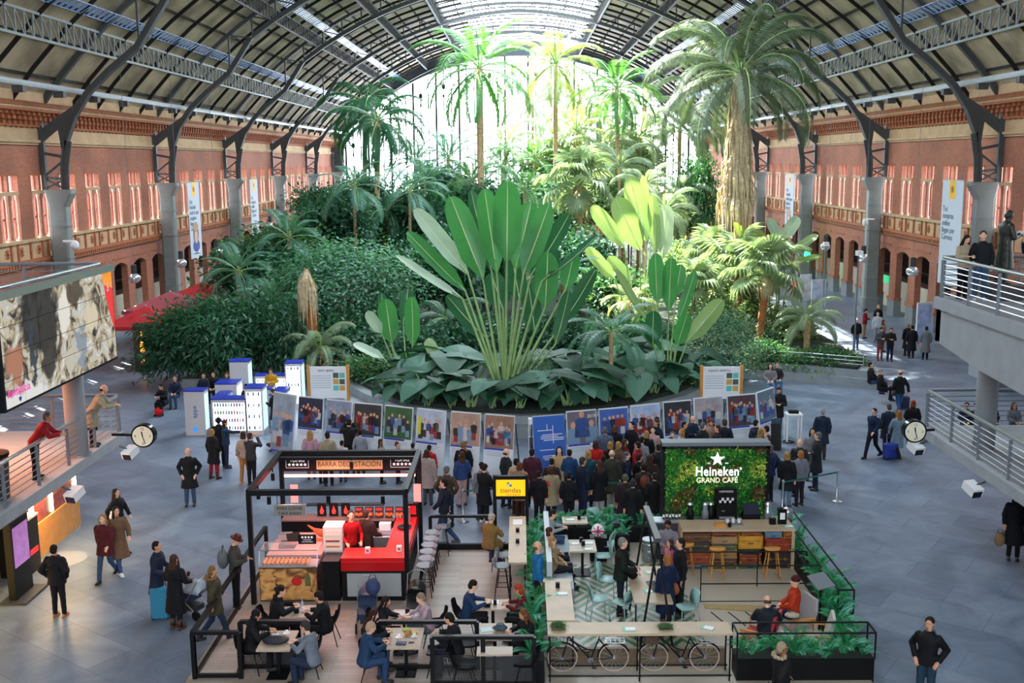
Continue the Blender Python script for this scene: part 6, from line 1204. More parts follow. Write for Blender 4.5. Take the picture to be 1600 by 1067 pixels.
# bicycles
def bicycle(px, py, label, basket_dark, first=[0]):
    p = P(px, py, .0); t = T('bicycle', label, 'bicycle', (p.x, 20.42, FZ)); r = .3; L2 = .53
    for x, nm in ((-L2,'wheel'),(L2,'wheel')):
        m_ = MB(); N_ = 28
        for a_ in range(N_):
            m_.tube([(x+r*math.cos(2*PI*a_/N_),0,r+.01+r*math.sin(2*PI*a_/N_)),(x+r*math.cos(2*PI*(a_+1)/N_),0,r+.01+r*math.sin(2*PI*(a_+1)/N_))], .016, 5, 0, False)
        w_ = m_.build(nm, M('#b3a196', rough=.5), t)
        m_ = MB()
        for a_ in range(14): m_.tube([(x,0,r+.01),(x+r*math.cos(2*PI*a_/14),0,r+.01+r*math.sin(2*PI*a_/14))], .004, 3, 0, False)
        m_.tube([(x,-.05,r+.01),(x,.05,r+.01)], .02, 6); o = m_.build('spokes', SIL, w_)
    zc = r+.01; m_ = MB(); bb = (.05,0,.27); hd = (-.4,0,.78); st_ = (.22,0,.72)
    for a_, b2 in ((hd,bb),((-.38,0,.7),(-.05,0,.5)),(bb,st_),(bb,(L2,0,zc)),(st_,(L2,0,zc)),(hd,(-L2,0,zc)),((-.05,0,.5),(.12,0,.45))): m_.tube([a_,b2], .016, 6)
    m_.build('frame', BLK, t); m_ = MB(); m_.tube([hd,(-.37,0,.92),(-.42,-.22,.95),(-.3,-.24,.93)], .012, 5); m_.tube([(-.37,0,.92),(-.42,.22,.95),(-.3,.24,.93)], .012, 5); m_.build('handlebar', SIL, t)
    m_ = MB(); m_.tube([st_,(.24,0,.8)], .014, 5); m_.ell((.26,0,.83),(.14,.08,.04),10,6); m_.build('saddle', M('#5a3424'), t, True)
    m_ = MB(); [m_.bar(a_, b2, .012) for a_, b2 in (((.36,-.12,.68),(.74,-.12,.68)),((.36,.12,.68),(.74,.12,.68)),((.36,-.12,.86),(.74,-.12,.86)),((.36,.12,.86),(.74,.12,.86)),((.36,-.12,.86),(.36,.12,.86)),((.74,-.12,.86),(.74,.12,.86)))]; [m_.bar((.36+.095*k,s_*.12,.68),(.36+.095*k,s_*.12,.86),.006) for k in range(5) for s_ in (-1,1)]; [m_.bar((.36+.095*k,-.12,.68),(.36+.095*k,.12,.68),.006) for k in range(5)]; m_.build('rear_basket', SIL, t)
    m_ = MB(); m_.box(-.72,-.44,-.14,.14,.66,.84) if basket_dark else [m_.bar((-.72+.07*k,s_*.14,.66),(-.72+.07*k,s_*.14,.84),.006) for k in range(5) for s_ in (-1,1)]; m_.build('front_basket', M('#4a3a2c', rough=.8), t)
    m_ = MB(); m_.lathe([(.06,0),(.06,.01)], 16); o = m_.build('chainwheel', GRY, t); o.location = (.05,-.04,.27); o.rotation_euler = (PI/2,0,0); m_ = MB(); m_.tube([(.05,-.05,.27),(.12,-.06,.14)], .008, 4); m_.cb((.12,-.09,.13),(.09,.06,.02)); m_.tube([(.05,.05,.27),(-.02,.06,.4)], .008, 4); m_.cb((-.02,.09,.4),(.09,.06,.02)); m_.build('pedal', BLK, t)
    m_ = MB(); [m_.tube([(x+(r+.03)*math.cos(a_*PI/8), 0, zc+(r+.03)*math.sin(a_*PI/8)) for a_ in rg], .012, 5, 0, False, 2.0) for x, rg in ((-L2,range(1,8)),(L2,range(1,9)))]; m_.build('mudguard', BLK, t)
bicycle(920, 1062, 'black town bicycle parked under the left half of the long bar', False); bicycle(1063, 1062, 'black town bicycle parked under the right half of the long bar', True)
d = MB(); d.box(.5,4.25,20.75,20.85,.0,.4); tag(d.build('bar_kickboard', M('#6b5a46', rough=.6, var=.1), None), 'brown low board behind the two bicycles', 'board')
# ramp with rails on the right
t = T('ramp_railing', 'thin black railing around the small wooden ramp of the cafe', 'railing', (5.6,23.9,FZ))
for a_, b2 in (((-1.35,0,.9),(1.5,0,.9)),((-1.35,0,.45),(1.5,0,.45)),((-1.35,0,0),(-1.35,0,.9)),((1.5,0,0),(1.5,0,.9)),((-1.6,.9,.9),(1.4,.9,.9)),((-1.6,.9,0),(-1.6,.9,.9)),((0.2,.9,0),(.2,.9,.9)),((1.4,.9,0),(1.4,.9,.9)),((-1.35,0,.0),(1.5,0,.0))): m_ = MB(); m_.bar(a_, b2, .025); m_.build('rail_bar', BLKM, t)
d = MB(); d.add([(-1.3,0.0,.02),(1.4,-.5,.02),(1.4,.0,.02),(-1.3,.25,.02),(-1.3,0.0,.0),(1.4,-.5,.0),(1.4,.0,.0),(-1.3,.25,.0)], [(0,1,2,3),(7,6,5,4),(0,4,5,1),(1,5,6,2),(2,6,7,3),(3,7,4,0)]); o = d.build('ramp_board', M('#a08a5c', rough=.6, var=.1), None, loc=(5.6,23.5,FZ)); tag(o, 'slim yellowish ramp board by the black railing', 'ramp')
d = MB(); [d.bar((-1.0+.4*k,.0,.004),(-.75+.4*k,-.75,.004),.03,.008) for k in range(5)]; tag(d.build('ramp_slats', BLK, None, loc=(5.4,23.3,FZ)), 'row of black floor strips beside the ramp board', 'floor strip', kind='stuff')
# armchairs and lounge corner
def armchair(x, y, rz, seatc, label):
    t = T('lounge_armchair', label, 'armchair', (x, y, FZ), rz); m_ = MB(); m_.box(-.3,.3,-.28,.26,.32,.42); m_.build('seat_cushion', seatc, t); m_ = MB(); m_.rings([[(-.3,.24,.4),(.3,.24,.4),(.3,.32,.4),(-.3,.32,.4)],[(-.32,.32,.7),(.32,.32,.7),(.32,.4,.7),(-.32,.4,.7)],[(-.25,.38,.95),(.25,.38,.95),(.25,.44,.95),(-.25,.44,.95)]]); m_.build('backrest', seatc, t)
    for s_ in (-1,1): m_ = MB(); m_.box(min(s_*.32,s_*.38),max(s_*.32,s_*.38),-.3,.32,.56,.6); m_.build('armrest', ORG, t)
    for x_, y_ in ((-.3,-.26),(.3,-.26),(-.3,.28),(.3,.28)): m_ = MB(); m_.tube([(x_,y_,.58),(x_*1.15,y_*1.15,0)], .02, 5); m_.build('leg', ORG, t)
armchair(5.95, 21.9, -PI/2+.3, M('#9a9a9c', rough=.7), 'grey armchair with wooden arms under the man in the orange jacket'); armchair(5.05, 21.3, -.5+PI/2+PI, M('#a8242a', rough=.7), 'red armchair under the man in the dark blue jacket'); armchair(6.15, 21.1, -PI/2-.2, M('#b8b4b0', rough=.7), 'pale empty armchair at the front right corner')
t2 = T('low_table', 'small white round table between the armchairs', 'table', (5.5,21.1,FZ)); m_ = MB(); m_.lathe([(.26,.44),(.26,.46)], 18); m_.build('tabletop', WHT, t2); m_ = MB(); m_.lathe([(.02,0),(.02,.44)], 8); m_.lathe([(.18,0),(.18,.02)], 14); m_.build('pedestal', SIL, t2)
t2 = T('tilted_lectern_board', 'grey tilted square board on a stand among the right ferns', 'stand', (6.65,22.35,FZ)); m_ = MB(); m_.cb((0,0,1.15),(.5,.42,.03),0,.5,.5); m_.build('board', M('#767d86'), t2); m_ = MB(); m_.bar((0,0,0),(0,0,1.12),.04); m_.build('stand', BLK, t2)
bag_blob('fur_hat', (5.85,21.62,FZ+.62), (.17,.12,.06), M('#a99f8c', var=.3, scale=20, bump=.8), 'grey fur collar of a coat laid over the lap of the man in orange', 'coat')
# ------------------------------------------------------------------ belt barriers
def barrier(pts, label):
    t = T('belt_barrier', label, 'barrier', (pts[0].x, pts[0].y, 0)); o0 = pts[0]
    for p in pts: q = p-o0; m_ = MB(); m_.lathe([(.17,0),(.17,.02),(.05,.04),(.028,.06),(.028,.92),(.035,.96),(.035,1.0)], 14, (q.x,q.y,0)); m_.build('post', SIL, t, True)
    for i in range(len(pts)-1): a_ = pts[i]-o0; b2 = pts[i+1]-o0; m_ = MB(); m_.bar((a_.x,a_.y,.93),(b2.x,b2.y,.93),.008,.05); m_.build('belt', M('#1d5a50'), t)
barrier([P(724,815,0), Vector((1.0,30.6,0)), Vector((3.6,30.6,0))], 'silver belt barrier posts with a green belt holding back the crowd')
barrier([P(1222,800,0), P(1307,783,0)], 'pair of silver belt barrier posts right of the plant wall')
# ------------------------------------------------------------------ banners, lamps, signs on the walls
def banner(side, y, z1, w, h, label, body, child=False, txtx=0):
    x = -23.0 if side < 0 else 23.0; t = T('hanging_banner', label, 'banner', (x, y, z1), PI/2 if side < 0 else -PI/2)
    m_ = MB(); m_.box(-w/2,w/2,-.015,.015,-h,0); m_.build('cloth', M('#c9d2e0', rough=.7), t); m_ = MB(); m_.box(-.38,.38,-.025,-.016,-1.0,.02); m_.build('yellow_tab', M('#f2b90c'), t)
    m_ = MB(); m_.tube([(-w/2,0,0),(w/2,0,0)], .03, 5); m_.build('rod', SIL, t); text('\u2740', .5, M('#a8521c'), t, (0,-.03,-.5), name='emblem')
    q = text(body, .42, M('#5b6c86'), t, (-w/2+.2,-.02,-2.3), name='lettering', align='LEFT', bold=.006)
    if child:
        m_ = MB(); pr = lambda cx, cz, rx, rz, mi, n=16: m_.add([(cx+rx*math.cos(2*PI*k/n), -.02-.003*mi, cz+rz*math.sin(2*PI*k/n)) for k in range(n)], [tuple(range(n))], mi)
        z = -h+1.4; pr(0,z-1.0,.85,.5,0); pr(0,z-.55,.8,.45,1); pr(0,z+.25,.62,.7,2); pr(0,z+.1,.42,.5,3); pr(0,z+.75,.6,.32,4); m_.build('child_print', [M('#d9dde6'), M('#2c4a9a'), M('#3a2a28'), M('#d8a890'), M('#b98a5c')], t)
banner(-1, 74.9, 9.2, 2.6, 5.3, 'white banner with a child portrait and yellow tab on the left wall', 'Esta\nNavidad\ntodo lo que\nimaginas\nllega por\nCorreos', True)
banner(-1, 92.0, 9.1, 2.6, 5.2, 'white banner without portrait on the left wall behind the child banner', 'Tus\ncompras\nonline\nllegan por\nCorreos')
banner(1, 56.8, 9.3, 2.7, 5.6, 'large white text banner with yellow tab on the right wall near the upper terrace', 'Tus\ncompras\nonline\nllegan por\nCorreos')
banner(1, 91.0, 9.2, 2.7, 5.4, 'white banner with a child portrait on the right wall behind the tall shaggy palm', 'Esta\nNavidad\ntodo lo que\nimaginas\nllega por\nCorreos', True)
lm = None
for px, py, s_, lb in ((1426,424,1,'on the right, closest to the terrace'),(1349,403,1,'on the right by the second column'),(1290,385,1,'on the right, farthest of the three'),(210,435,-1,'on the left above the parasols'),(283,411,-1,'on the left by the second column'),(340,393,-1,'on the left, farthest of the three'),(422,352,-1,'on the far left near the palms')):
    p = PX(px, py, 22*s_)
    if lm is None:
        lm = T('globe_lamp', 'x', 'lamp', (0,0,0)); m_ = MB(); m_.ell((0,0,0),(.36,.36,.3),14,10); m_.build('globe', M('#d8dee2', rough=.12, metal=.6), lm, True); m_ = MB(); m_.lathe([(.13,.22),(.16,.3),(.16,.75),(.1,.8)], 10); m_.build('housing', DGRY, lm); m_ = MB(); m_.tube([(0,0,.8),(0,0,11.6)], .012, 4); m_.build('cable', GRY, lm); o = lm
    else: o = dup(lm)
    o.location = p; o['label'] = 'silver globe lamp on a long cable '+lb
for px, py, X, lb in ((1352,345,23.2,'on the right column'),(117,380,-23.2,'on the nearest left column')):
    p = PX(px, py, X); s_ = 1 if X > 0 else -1; t = T('security_camera', 'white security camera arm '+lb, 'camera', p); m_ = MB(); m_.tube([(s_*.6,0,.1),(0,0,.1)], .07, 6); m_.build('arm', WHT, t); m_ = MB(); m_.ell((0,0,-.1),(.22,.22,.26),10,8); m_.build('dome', WHT, t, True)
for (bx, by, h, lb) in ((1334,560,5.6,'tall thin pole with a small camera at the right corner of the garden'),(1285,500,5.0,'thin pole with a small camera farther along the right walkway')):
    p = P(bx, by, 0); t = T('camera_pole', lb, 'pole', p); m_ = MB(); m_.tube([(0,0,0),(0,0,h)], .045, 6); m_.build('pole', GRY, t); m_ = MB(); m_.cb((0,-.1,h),(.3,.4,.25)); m_.build('camera', WHT, t)
p = PX(1261, 398, 23.5); t = T('pharmacy_cross', 'glowing green pharmacy cross on the right wall', 'sign', p); m_ = MB(); m_.cb((0,0,0),(.2,1.1,.38)); m_.cb((0,0,0),(.2,.38,1.1)); m_.build('cross', M('#18d86a', emit=3), t); m_ = MB(); m_.tube([(0,0,0),(1.4,0,0)], .05, 5); m_.build('bracket_arm', GRY, t)
for px, py, w_, h_, X, c, lb in ((1238,415,.5,.5,23,'#e02a2a','small red square sign under the pharmacy cross'),(1240,452,1.0,1.2,22.5,'#d8262a','red shop sign stand below the green cross'),(1385,436,.9,.5,24,'#1f8a5c','green exit sign on a right arcade pillar'),(1349,436,.5,.5,24,'#1f8a5c','small green exit sign by the right column')):
    p = PX(px, py, X); m_ = MB(); m_.cb((0,0,0),(.1,w_,h_)); tag(m_.build('wall_sign', M(c, emit=.5), None, loc=p), lb, 'sign')
for px, py, w_, h_, c, lb in ((1441,545,.9,2.6,'#9fb0d8','tall pale poster totem before the right arcade'),(1278,480,1.1,2.0,'#b8c4d8','white poster stand beside the right walkway'),(1258,470,.9,2.0,'#d0d4da','second white poster stand beside the right walkway')):
    p = P(px, py, 0); t = T('poster_totem', lb, 'totem', p, .2); m_ = MB(); m_.box(-w_/2,w_/2,-.06,.06,0,h_); m_.build('housing', M('#c8ccd2'), t); m_ = MB(); m_.box(-w_/2+.05,w_/2-.05,-.07,-.06,.3,h_-.1); m_.build('poster', M(c, var=.4, scale=2), t)
# parasols and beer totem at the left
for px, py, r_, lb in ((228,485,2.1,'red parasol nearest the video wall'),(266,462,2.5,'faded red parasol in the middle of the three'),(318,446,2.4,'red parasol farthest along the left wall')):
    p = P(px, py, 2.9); t = T('parasol', lb, 'parasol', (p.x,p.y,0)); m_ = MB(); k = 4; pts = [(r_*math.cos(PI/4+PI/2*j)*1.2, r_*math.sin(PI/4+PI/2*j)*1.2) for j in range(4)]
    vs = [(0,0,3.15)]+[(x,y,2.3) for x,y in pts]+[(x,y,2.1) for x,y in pts]; m_.add(vs, [(0,1,2),(0,2,3),(0,3,4),(0,4,1)]+[(1+j,1+(j+1)%4,5+(j+1)%4,5+j) for j in range(4)]); m_.build('canopy', M('#b5202c' if 'faded' not in lb else '#a04a54', rough=.5), t); m_ = MB(); m_.tube([(0,0,0),(0,0,3.2)], .04, 6); m_.build('pole', WHT, t); m_ = MB(); m_.cb((0,0,.05),(.6,.6,.1)); m_.build('base', DGRY, t)
p = P(226, 580, 0); t = T('beer_totem', 'dark red totem with a golden bottle picture under the parasols', 'totem', p, .15); m_ = MB(); m_.box(-.42,.42,-.15,.15,0,2.5); m_.build('housing', M('#4a1218', rough=.4), t); m_ = MB(); m_.add([(x,-.155,z) for x,z in ((-.1,.4),(.1,.4),(.12,1.3),(.04,1.7),(.04,2.1),(-.04,2.1),(-.04,1.7),(-.12,1.3))], [tuple(range(8))]); m_.build('bottle_print', M('#e0a03c', emit=.6), t); m_ = MB(); m_.add([(x,-.16,z) for x,z in ((-.1,.7),(.1,.7),(.1,1.0),(-.1,1.0))], [(0,1,2,3)]); m_.build('label_print', M('#d8d0c8'), t)
# sound crate and white table by the guard
p = P(1205, 700, 0); t = T('loudspeaker_crate', 'black slanted equipment crate beside the white table', 'crate', p, -.3); m_ = MB(); m_.rings([[(-.3,-.3,0),(.35,-.3,0),(.35,.3,0),(-.3,.3,0)],[(-.25,-.1,.95),(.3,-.1,.95),(.3,.3,.95),(-.25,.3,.95)]]); m_.build('crate', BLK, t); m_ = MB(); m_.cb((.05,.1,1.02),(.5,.3,.14)); m_.build('folded_cloth', M('#2a4a5c'), t)
p = P(1238, 688, 0); t = T('white_table', 'small tall white table with dark gear on it', 'table', p); m_ = MB(); m_.box(-.3,.3,-.25,.25,1.0,1.06); m_.build('tabletop', WHT, t); [MB().cb((x,y,.5),(.06,.06,1)).build('leg', WHT, t) for x in (-.26,.26) for y in (-.2,.2)]; small('equipment_case', MB().cb((0,0,.05),(.36,.22,.1)), BLK, (p.x,p.y,1.06), 'black case on the small white table', 'case')
small('cable_coil', MB().tube([(.2*math.cos(a_*PI/6),.2*math.sin(a_*PI/6),.02+.004*a_) for a_ in range(13)], .025, 5), BLK, P(1232,692,0), 'black coil of cable on the floor by the white table', 'cable')
# stone seats and cabinet on the far right floor
p = P(1545, 560, 0); p = Vector((22.9,50.0,0)); t = T('kiosk_block', 'grey block kiosk at the foot of the right arcade', 'kiosk', (p.x, p.y, 0)); m_ = MB(); m_.box(-1.0,1.0,-.9,.9,0,1.9); m_.build('block', CONC, t); m_ = MB(); m_.box(-1.05,1.05,-.95,.95,1.9,2.0); m_.build('top', M('#b8bdc4'), t)
p = P(1570, 610, 0); t = T('service_desk', 'grey desk with dark equipment under the right upper terrace', 'desk', p); m_ = MB(); m_.box(-.5,.5,-.35,.35,0,1.05); m_.build('desk', M('#6f8296'), t); m_ = MB(); m_.cb((0,0,1.25),(.7,.3,.4)); m_.build('equipment', BLK, t)
p = P(1550, 700, 0); small('stone_bench', MB().box(-3.2,3.2,-.35,.35,0,.42), CONC, (P(1548,668,.42).x,P(1548,668,.42).y,0), 'long stone bench behind the right lower terrace', 'bench')
small('stone_bench', MB().box(-1.6,3.0,-.35,.35,0,.42), CONC, (-14.6,49.3,0), 'long stone bench in front of the feathery bushes on the left', 'bench')
# ------------------------------------------------------------------ people
V3 = Vector
DG = bpy.context.evaluated_depsgraph_get
def remesh(mb, vox, name, wrinkle=0.0, seed=0):
    me = mb.mesh(name, []); o = bpy.data.objects.new('tmp_remesh', me); COL.objects.link(o)
    md = o.modifiers.new('r', 'REMESH'); md.mode = 'VOXEL'; md.voxel_size = vox; md.use_smooth_shade = True
    sm = o.modifiers.new('s', 'SMOOTH'); sm.iterations = 2; sm.factor = .4
    bpy.context.view_layer.update(); r = bpy.data.meshes.new_from_object(o.evaluated_get(DG())); r.name = name; bpy.data.objects.remove(o); bpy.data.meshes.remove(me)
    if wrinkle:
        n = len(r.vertices); c = np.empty(n*3, 'f'); nn = np.empty(n*3, 'f'); r.vertices.foreach_get('co', c); r.vertices.foreach_get('normal', nn); c = c.reshape(-1,3); nn = nn.reshape(-1,3)
        w_ = np.sin(c[:,2]*38+6*np.sin(c[:,0]*9+seed))*.5+np.sin(c[:,0]*31+c[:,1]*27+4*np.sin(c[:,2]*12))*.5
        r.vertices.foreach_set('co', (c+nn*(w_*wrinkle)[:,None]).ravel())
    r.materials.append(None); r.update(); return r
def pose(**k):
    d = dict(pel=(0,0,.94), lean=0.0, twist=0, hd=0.0, rl=((.09,0,.5),(.1,-.02,.08)), ll=((-.09,0,.5),(-.1,-.02,.08)), re=(.25,-.03,1.16), rh=(.24,.03,.9), le=(-.25,-.03,1.16), lh=(-.24,.03,.9), curl=.6); d.update(k)
    p = V3(d['pel']); a = d['lean']; up = V3((0, math.sin(a), math.cos(a))); d['up'] = up; d['neck'] = p+up*.54; ha = a*.4+d['hd']
    hu = V3((0, math.sin(ha), math.cos(ha))); d['hu'] = hu; d['head'] = d['neck']+up*.05+hu*.13; d['ha'] = ha; d['top'] = d['head']+hu*.115; d['h'] = d['top'].z
    return d
POSE = {
 'stand': pose(), 'stand2': pose(rl=((.1,.03,.5),(.12,.03,.08)), ll=((-.1,-.02,.5),(-.13,-.06,.08)), re=(.27,-.06,1.17), rh=(.2,.12,1.0)),
 'pockets': pose(re=(.31,-.1,1.18), rh=(.2,.06,.97), le=(-.31,-.1,1.18), lh=(-.2,.06,.97), rl=((.1,.02,.5),(.12,0,.08))),
 'phone': pose(re=(.24,.05,1.15), rh=(.07,.3,1.2), le=(-.24,.05,1.15), lh=(-.07,.3,1.2), hd=.45, curl=1.1),
 'cam': pose(re=(.27,.18,1.33), rh=(.09,.26,1.58), le=(-.27,.18,1.33), lh=(-.09,.26,1.58), hd=.1, curl=1.1),
 'cross': pose(re=(.25,.02,1.16), rh=(-.06,.2,1.14), le=(-.25,.02,1.16), lh=(.08,.22,1.12), rl=((.1,.04,.5),(.13,.05,.08))),
 'walk': pose(rl=((.09,.14,.52),(.09,.26,.09)), ll=((-.09,-.06,.5),(-.09,-.38,.15)), re=(.25,-.13,1.2), rh=(.22,-.1,.95), le=(-.25,.08,1.17), lh=(-.2,.24,1.0)),
 'pull': pose(rl=((.09,.12,.52),(.09,.2,.09)), ll=((-.09,-.04,.5),(-.09,-.3,.13)), re=(.27,-.1,1.17), rh=(.26,-.2,.92), le=(-.25,.03,1.16), lh=(-.22,.14,.94), lean=.06),
 'point': pose(re=(.26,.24,1.36), rh=(.2,.5,1.34), curl=.3), 'push': pose(re=(.26,.06,1.16), rh=(.18,.34,1.05), le=(-.26,.06,1.16), lh=(-.18,.34,1.05), lean=.08, curl=1.2),
 'lean': pose(pel=(0,0,.93), lean=.62, hd=-.1, re=(.24,.42,1.1), rh=(.06,.62,1.1), le=(-.24,.42,1.1), lh=(-.06,.64,1.1), curl=1.0),
 'sit': pose(pel=(0,0,.52), lean=.22, hd=.3, rl=((.12,.42,.53),(.13,.4,.1)), ll=((-.12,.42,.53),(-.13,.36,.1)), re=(.26,.2,.82), rh=(.1,.44,.85), le=(-.26,.2,.82), lh=(-.1,.44,.85), curl=1.0),
 'situp': pose(pel=(0,0,.52), lean=-.03, rl=((.1,.42,.55),(.1,.46,.1)), ll=((-.1,.44,.56),(-.12,.4,.1)), re=(.25,.05,.78), rh=(.1,.27,.66), le=(-.25,.05,.78), lh=(-.1,.27,.66), curl=1.0),
 'stool': pose(pel=(0,0,.85), lean=.2, hd=.2, rl=((.13,.38,.82),(.12,.3,.4)), ll=((-.13,.38,.82),(-.12,.3,.4)), re=(.26,.2,1.14), rh=(.1,.42,1.14), le=(-.26,.2,1.14), lh=(-.1,.42,1.14), curl=1.0),
 'floor': pose(pel=(0,0,.13), lean=.12, hd=.15, rl=((.34,.28,.17),(-.04,.34,.09)), ll=((-.34,.28,.17),(.06,.42,.08)), re=(.27,.1,.42), rh=(.14,.34,.26), le=(-.27,.1,.42), lh=(-.14,.34,.26)),
}
def frame_rings(d, spec, g):
    p = V3(d['pel']); up = d['up']; fw = V3((0, up.z, -up.y)); X = V3((1,0,0)); out = []
    for t, hx, hy in spec:
        c = p+up*t; out.append([c+X*((hx+g)*math.cos(2*PI*j/14))+fw*((hy+g)*math.sin(2*PI*j/14)) for j in range(14)])
    return out
TOR = [(-.09,.1,.07),(-.05,.15,.1),(.02,.165,.115),(.12,.15,.105),(.22,.148,.1),(.34,.17,.118),(.44,.18,.115),(.49,.165,.095),(.53,.09,.07),(.56,.055,.055)]
def limb(mb, pts, rs, g=0, n=10):
    P_ = [V3(pts[0])]; Rr = [rs[0]]
    for i in range(len(pts)-1):
        a, b_ = V3(pts[i]), V3(pts[i+1]); k = 4
        for q in range(1, k+1): t = q/k; P_.append(a.lerp(b_, t)); Rr.append((rs[2*i]+(rs[2*i+1]-rs[2*i])*math.sin(t*PI/2) if False else rs[2*i]+(rs[2*i+1]-rs[2*i])*t))
    mb.tube(P_, [r_+g for r_ in Rr], n)
def shoulder(d, s): return V3(d['pel'])+d['up']*.465+V3((s*.175, 0, 0))
def hand(mb, e, h, s, curl):
    d = (V3(h)-V3(e)).normalized(); side = V3((1,0,0)); side = (side-d*side.dot(d)).normalized(); nr = side.cross(d)
    if nr.z > 0: nr = -nr
    w = V3(h); pc = w+d*.045
    m = Matrix((side, d, nr)).transposed()
    mb.ell(pc, (.04,.055,.017), 10, 8, 0, m)
    for i, (o_, l_) in enumerate(((-.03,.062),(-.01,.075),(.011,.07),(.031,.055))):
        a = pc+side*o_+d*.045; c1 = curl*.7; b1 = a+(d*math.cos(c1)+nr*math.sin(c1))*l_*.5; b2 = b1+(d*math.cos(c1*2)+nr*math.sin(c1*2))*l_*.5
        mb.tube([a-d*.012, a, b1, b2, b2+(b2-b1)*.12], [.009,.0095,.009,.0078,.004], 7)
    a = pc-side*s*.036-d*.02; b1 = a-side*s*.028+d*.026+nr*.006; mb.tube([a+side*s*.012, a, b1, b1+d*.03+nr*.008], [.011,.012,.010,.006], 7)
def make_body(d):
    mb = MB(); mb.rings(frame_rings(d, TOR, -.004))
    for s, e, h in ((1, d['re'], d['rh']), (-1, d['le'], d['lh'])):
        sh = shoulder(d, s); limb(mb, [sh, e, h], [.048,.038,.037,.026]); mb.ell(sh, (.05,.05,.05), 8, 6); hand(mb, e, h, s, d['curl'])
    for s, (k, f) in ((1, d['rl']), (-1, d['ll'])):
        hp = V3(d['pel'])+V3((s*.085,0,-.03)); limb(mb, [hp, k, f], [.085,.055,.054,.036]); mb.ell(V3(f)+V3((0,.07,-.035)), (.038,.11,.034), 8, 6)
    hd = d['head']; m = Euler((-d['ha'],0,0)).to_matrix(); q = lambda x, y, z: hd+m@V3((x,y,z))
    mb.tube([d['neck']-d['up']*.04, d['neck']+d['up']*.03, hd-d['hu']*.05], [.062,.054,.05], 10)
    mb.ell(q(0,-.008,.018), (.077,.094,.098), 12, 10, 0, m); mb.ell(q(0,.028,-.055), (.055,.058,.058), 10, 8, 0, m); mb.ell(q(0,.062,-.092), (.026,.022,.02), 8, 6, 0, m)
    mb.tube([q(0,.084,.02), q(0,.104,-.02), q(0,.085,-.032)], [.008,.015,.009], 7); mb.ell(q(0,.085,-.062), (.024,.012,.01), 8, 6, 0, m); mb.ell(q(0,.082,.035), (.05,.012,.01), 8, 6, 0, m)
    for s in (-1,1): mb.ell(q(s*.079,-.005,-.005), (.012,.02,.033), 8, 6, 0, m); mb.ell(q(s*.042,.066,-.03), (.02,.018,.02), 8, 6, 0, m)
    return remesh(mb, .0095, 'body')
def make_top(d, kind):
    g = {'shirt':.014,'jacket':.028,'puffer':.045,'coat':.032,'long':.034,'parka':.045}[kind]; mb = MB(); spec = [s for s in TOR if s[0] < .5]; spec = spec[1:] + [(.535,.085,.07),(.56,.072,.066)]
    spec[0] = (-.06, .155, .105); mb.rings(frame_rings(d, spec, g))
    ext = {'shirt':0,'jacket':.04,'puffer':.08,'coat':.34,'long':.5,'parka':.22}[kind]
    if ext:
        p = V3(d['pel']); kn = (V3(d['rl'][0])+V3(d['ll'][0]))/2; seated = kn.z > p.z-.2; rows = []
        dr = (kn-p).normalized() if not seated else (kn-p).normalized(); L_ = ext if not seated else min(ext, .3); k = 5
        nr = V3((0,1,0)) if not seated else V3((0,0,1)); nr = (nr-dr*nr.dot(dr)).normalized()
        for i in range(k+1):
            t = i/k; c = p-d['up']*.0+dr*(L_*t+ (0 if seated else .03)); fl = .02*t+.05*t*(ext > .3); rows.append([c+V3((1,0,0))*((.165+g+fl)*math.cos(2*PI*j/14))+nr*((.112+g+fl*.8)*math.sin(2*PI*j/14)*(1 if not seated else .95)) for j in range(14)])
        mb.rings(rows)
    if kind in ('jacket','puffer','coat','long','parka'): mb.rings([[d['neck']+d['up']*t+V3((r_*math.cos(2*PI*j/12),0,0))+V3((0,d['up'].z,-d['up'].y))*r_*math.sin(2*PI*j/12) for j in range(12)] for t, r_ in ((-.05,.1),(.02,.082),(.05,.075))])
    for s, e, h in ((1, d['re'], d['rh']), (-1, d['le'], d['lh'])):
        sh = shoulder(d, s); w = V3(h)-(V3(h)-V3(e)).normalized()*.01; limb(mb, [sh, e, w], [.056,.046,.044,.032], g*.75); mb.ell(sh, (.058+g*.7,)*3, 8, 6); mb.ell(V3(e), (.044+g*.75,)*3, 8, 6)
    return remesh(mb, .017, 'top', .006 if kind in ('puffer','parka') else .0035)
def make_legs(d, kind='trousers'):
    mb = MB(); mb.rings(frame_rings(d, [(-.1,.11,.08),(-.05,.155,.105),(.02,.168,.118),(.1,.15,.105)], .006))
    for s, (k, f) in ((1, d['rl']), (-1, d['ll'])):
        hp = V3(d['pel'])+V3((s*.085,0,-.03)); w = 0 if kind == 'trousers' else .012; limb(mb, [hp, k, V3(f)+V3((0,0,-.01))], [.096,.066,.064,.052+w*2], .006+w); mb.ell(V3(k), (.068+w,)*3, 8, 6)
    return remesh(mb, .017, 'trousers', .003)
def make_shoes(d, boots=False, w='rl'):
    mb = MB()
    for k, f in (d[w],):
        f = V3(f); sg = V3(k)-f; low = sg.z < .2; mb.ell(f+V3((0,.065,-.04)), (.046,.13,.042), 10, 7); mb.ell(f+V3((0,-.02,-.03)), (.044,.055,.05), 8, 6)
        mb.box(f.x-.04, f.x+.04, f.y-.06, f.y+.17, f.z-.08, f.z-.055)
        if boots and not low: mb.tube([f+V3((0,-.01,-.02)), f+sg*.45], [.05,.066], 8)
    return mb.mesh('shoes', [None], True)
_C = {}
def cached(key, fn, *a):
    if key not in _C: _C[key] = fn(*a)
    return _C[key]
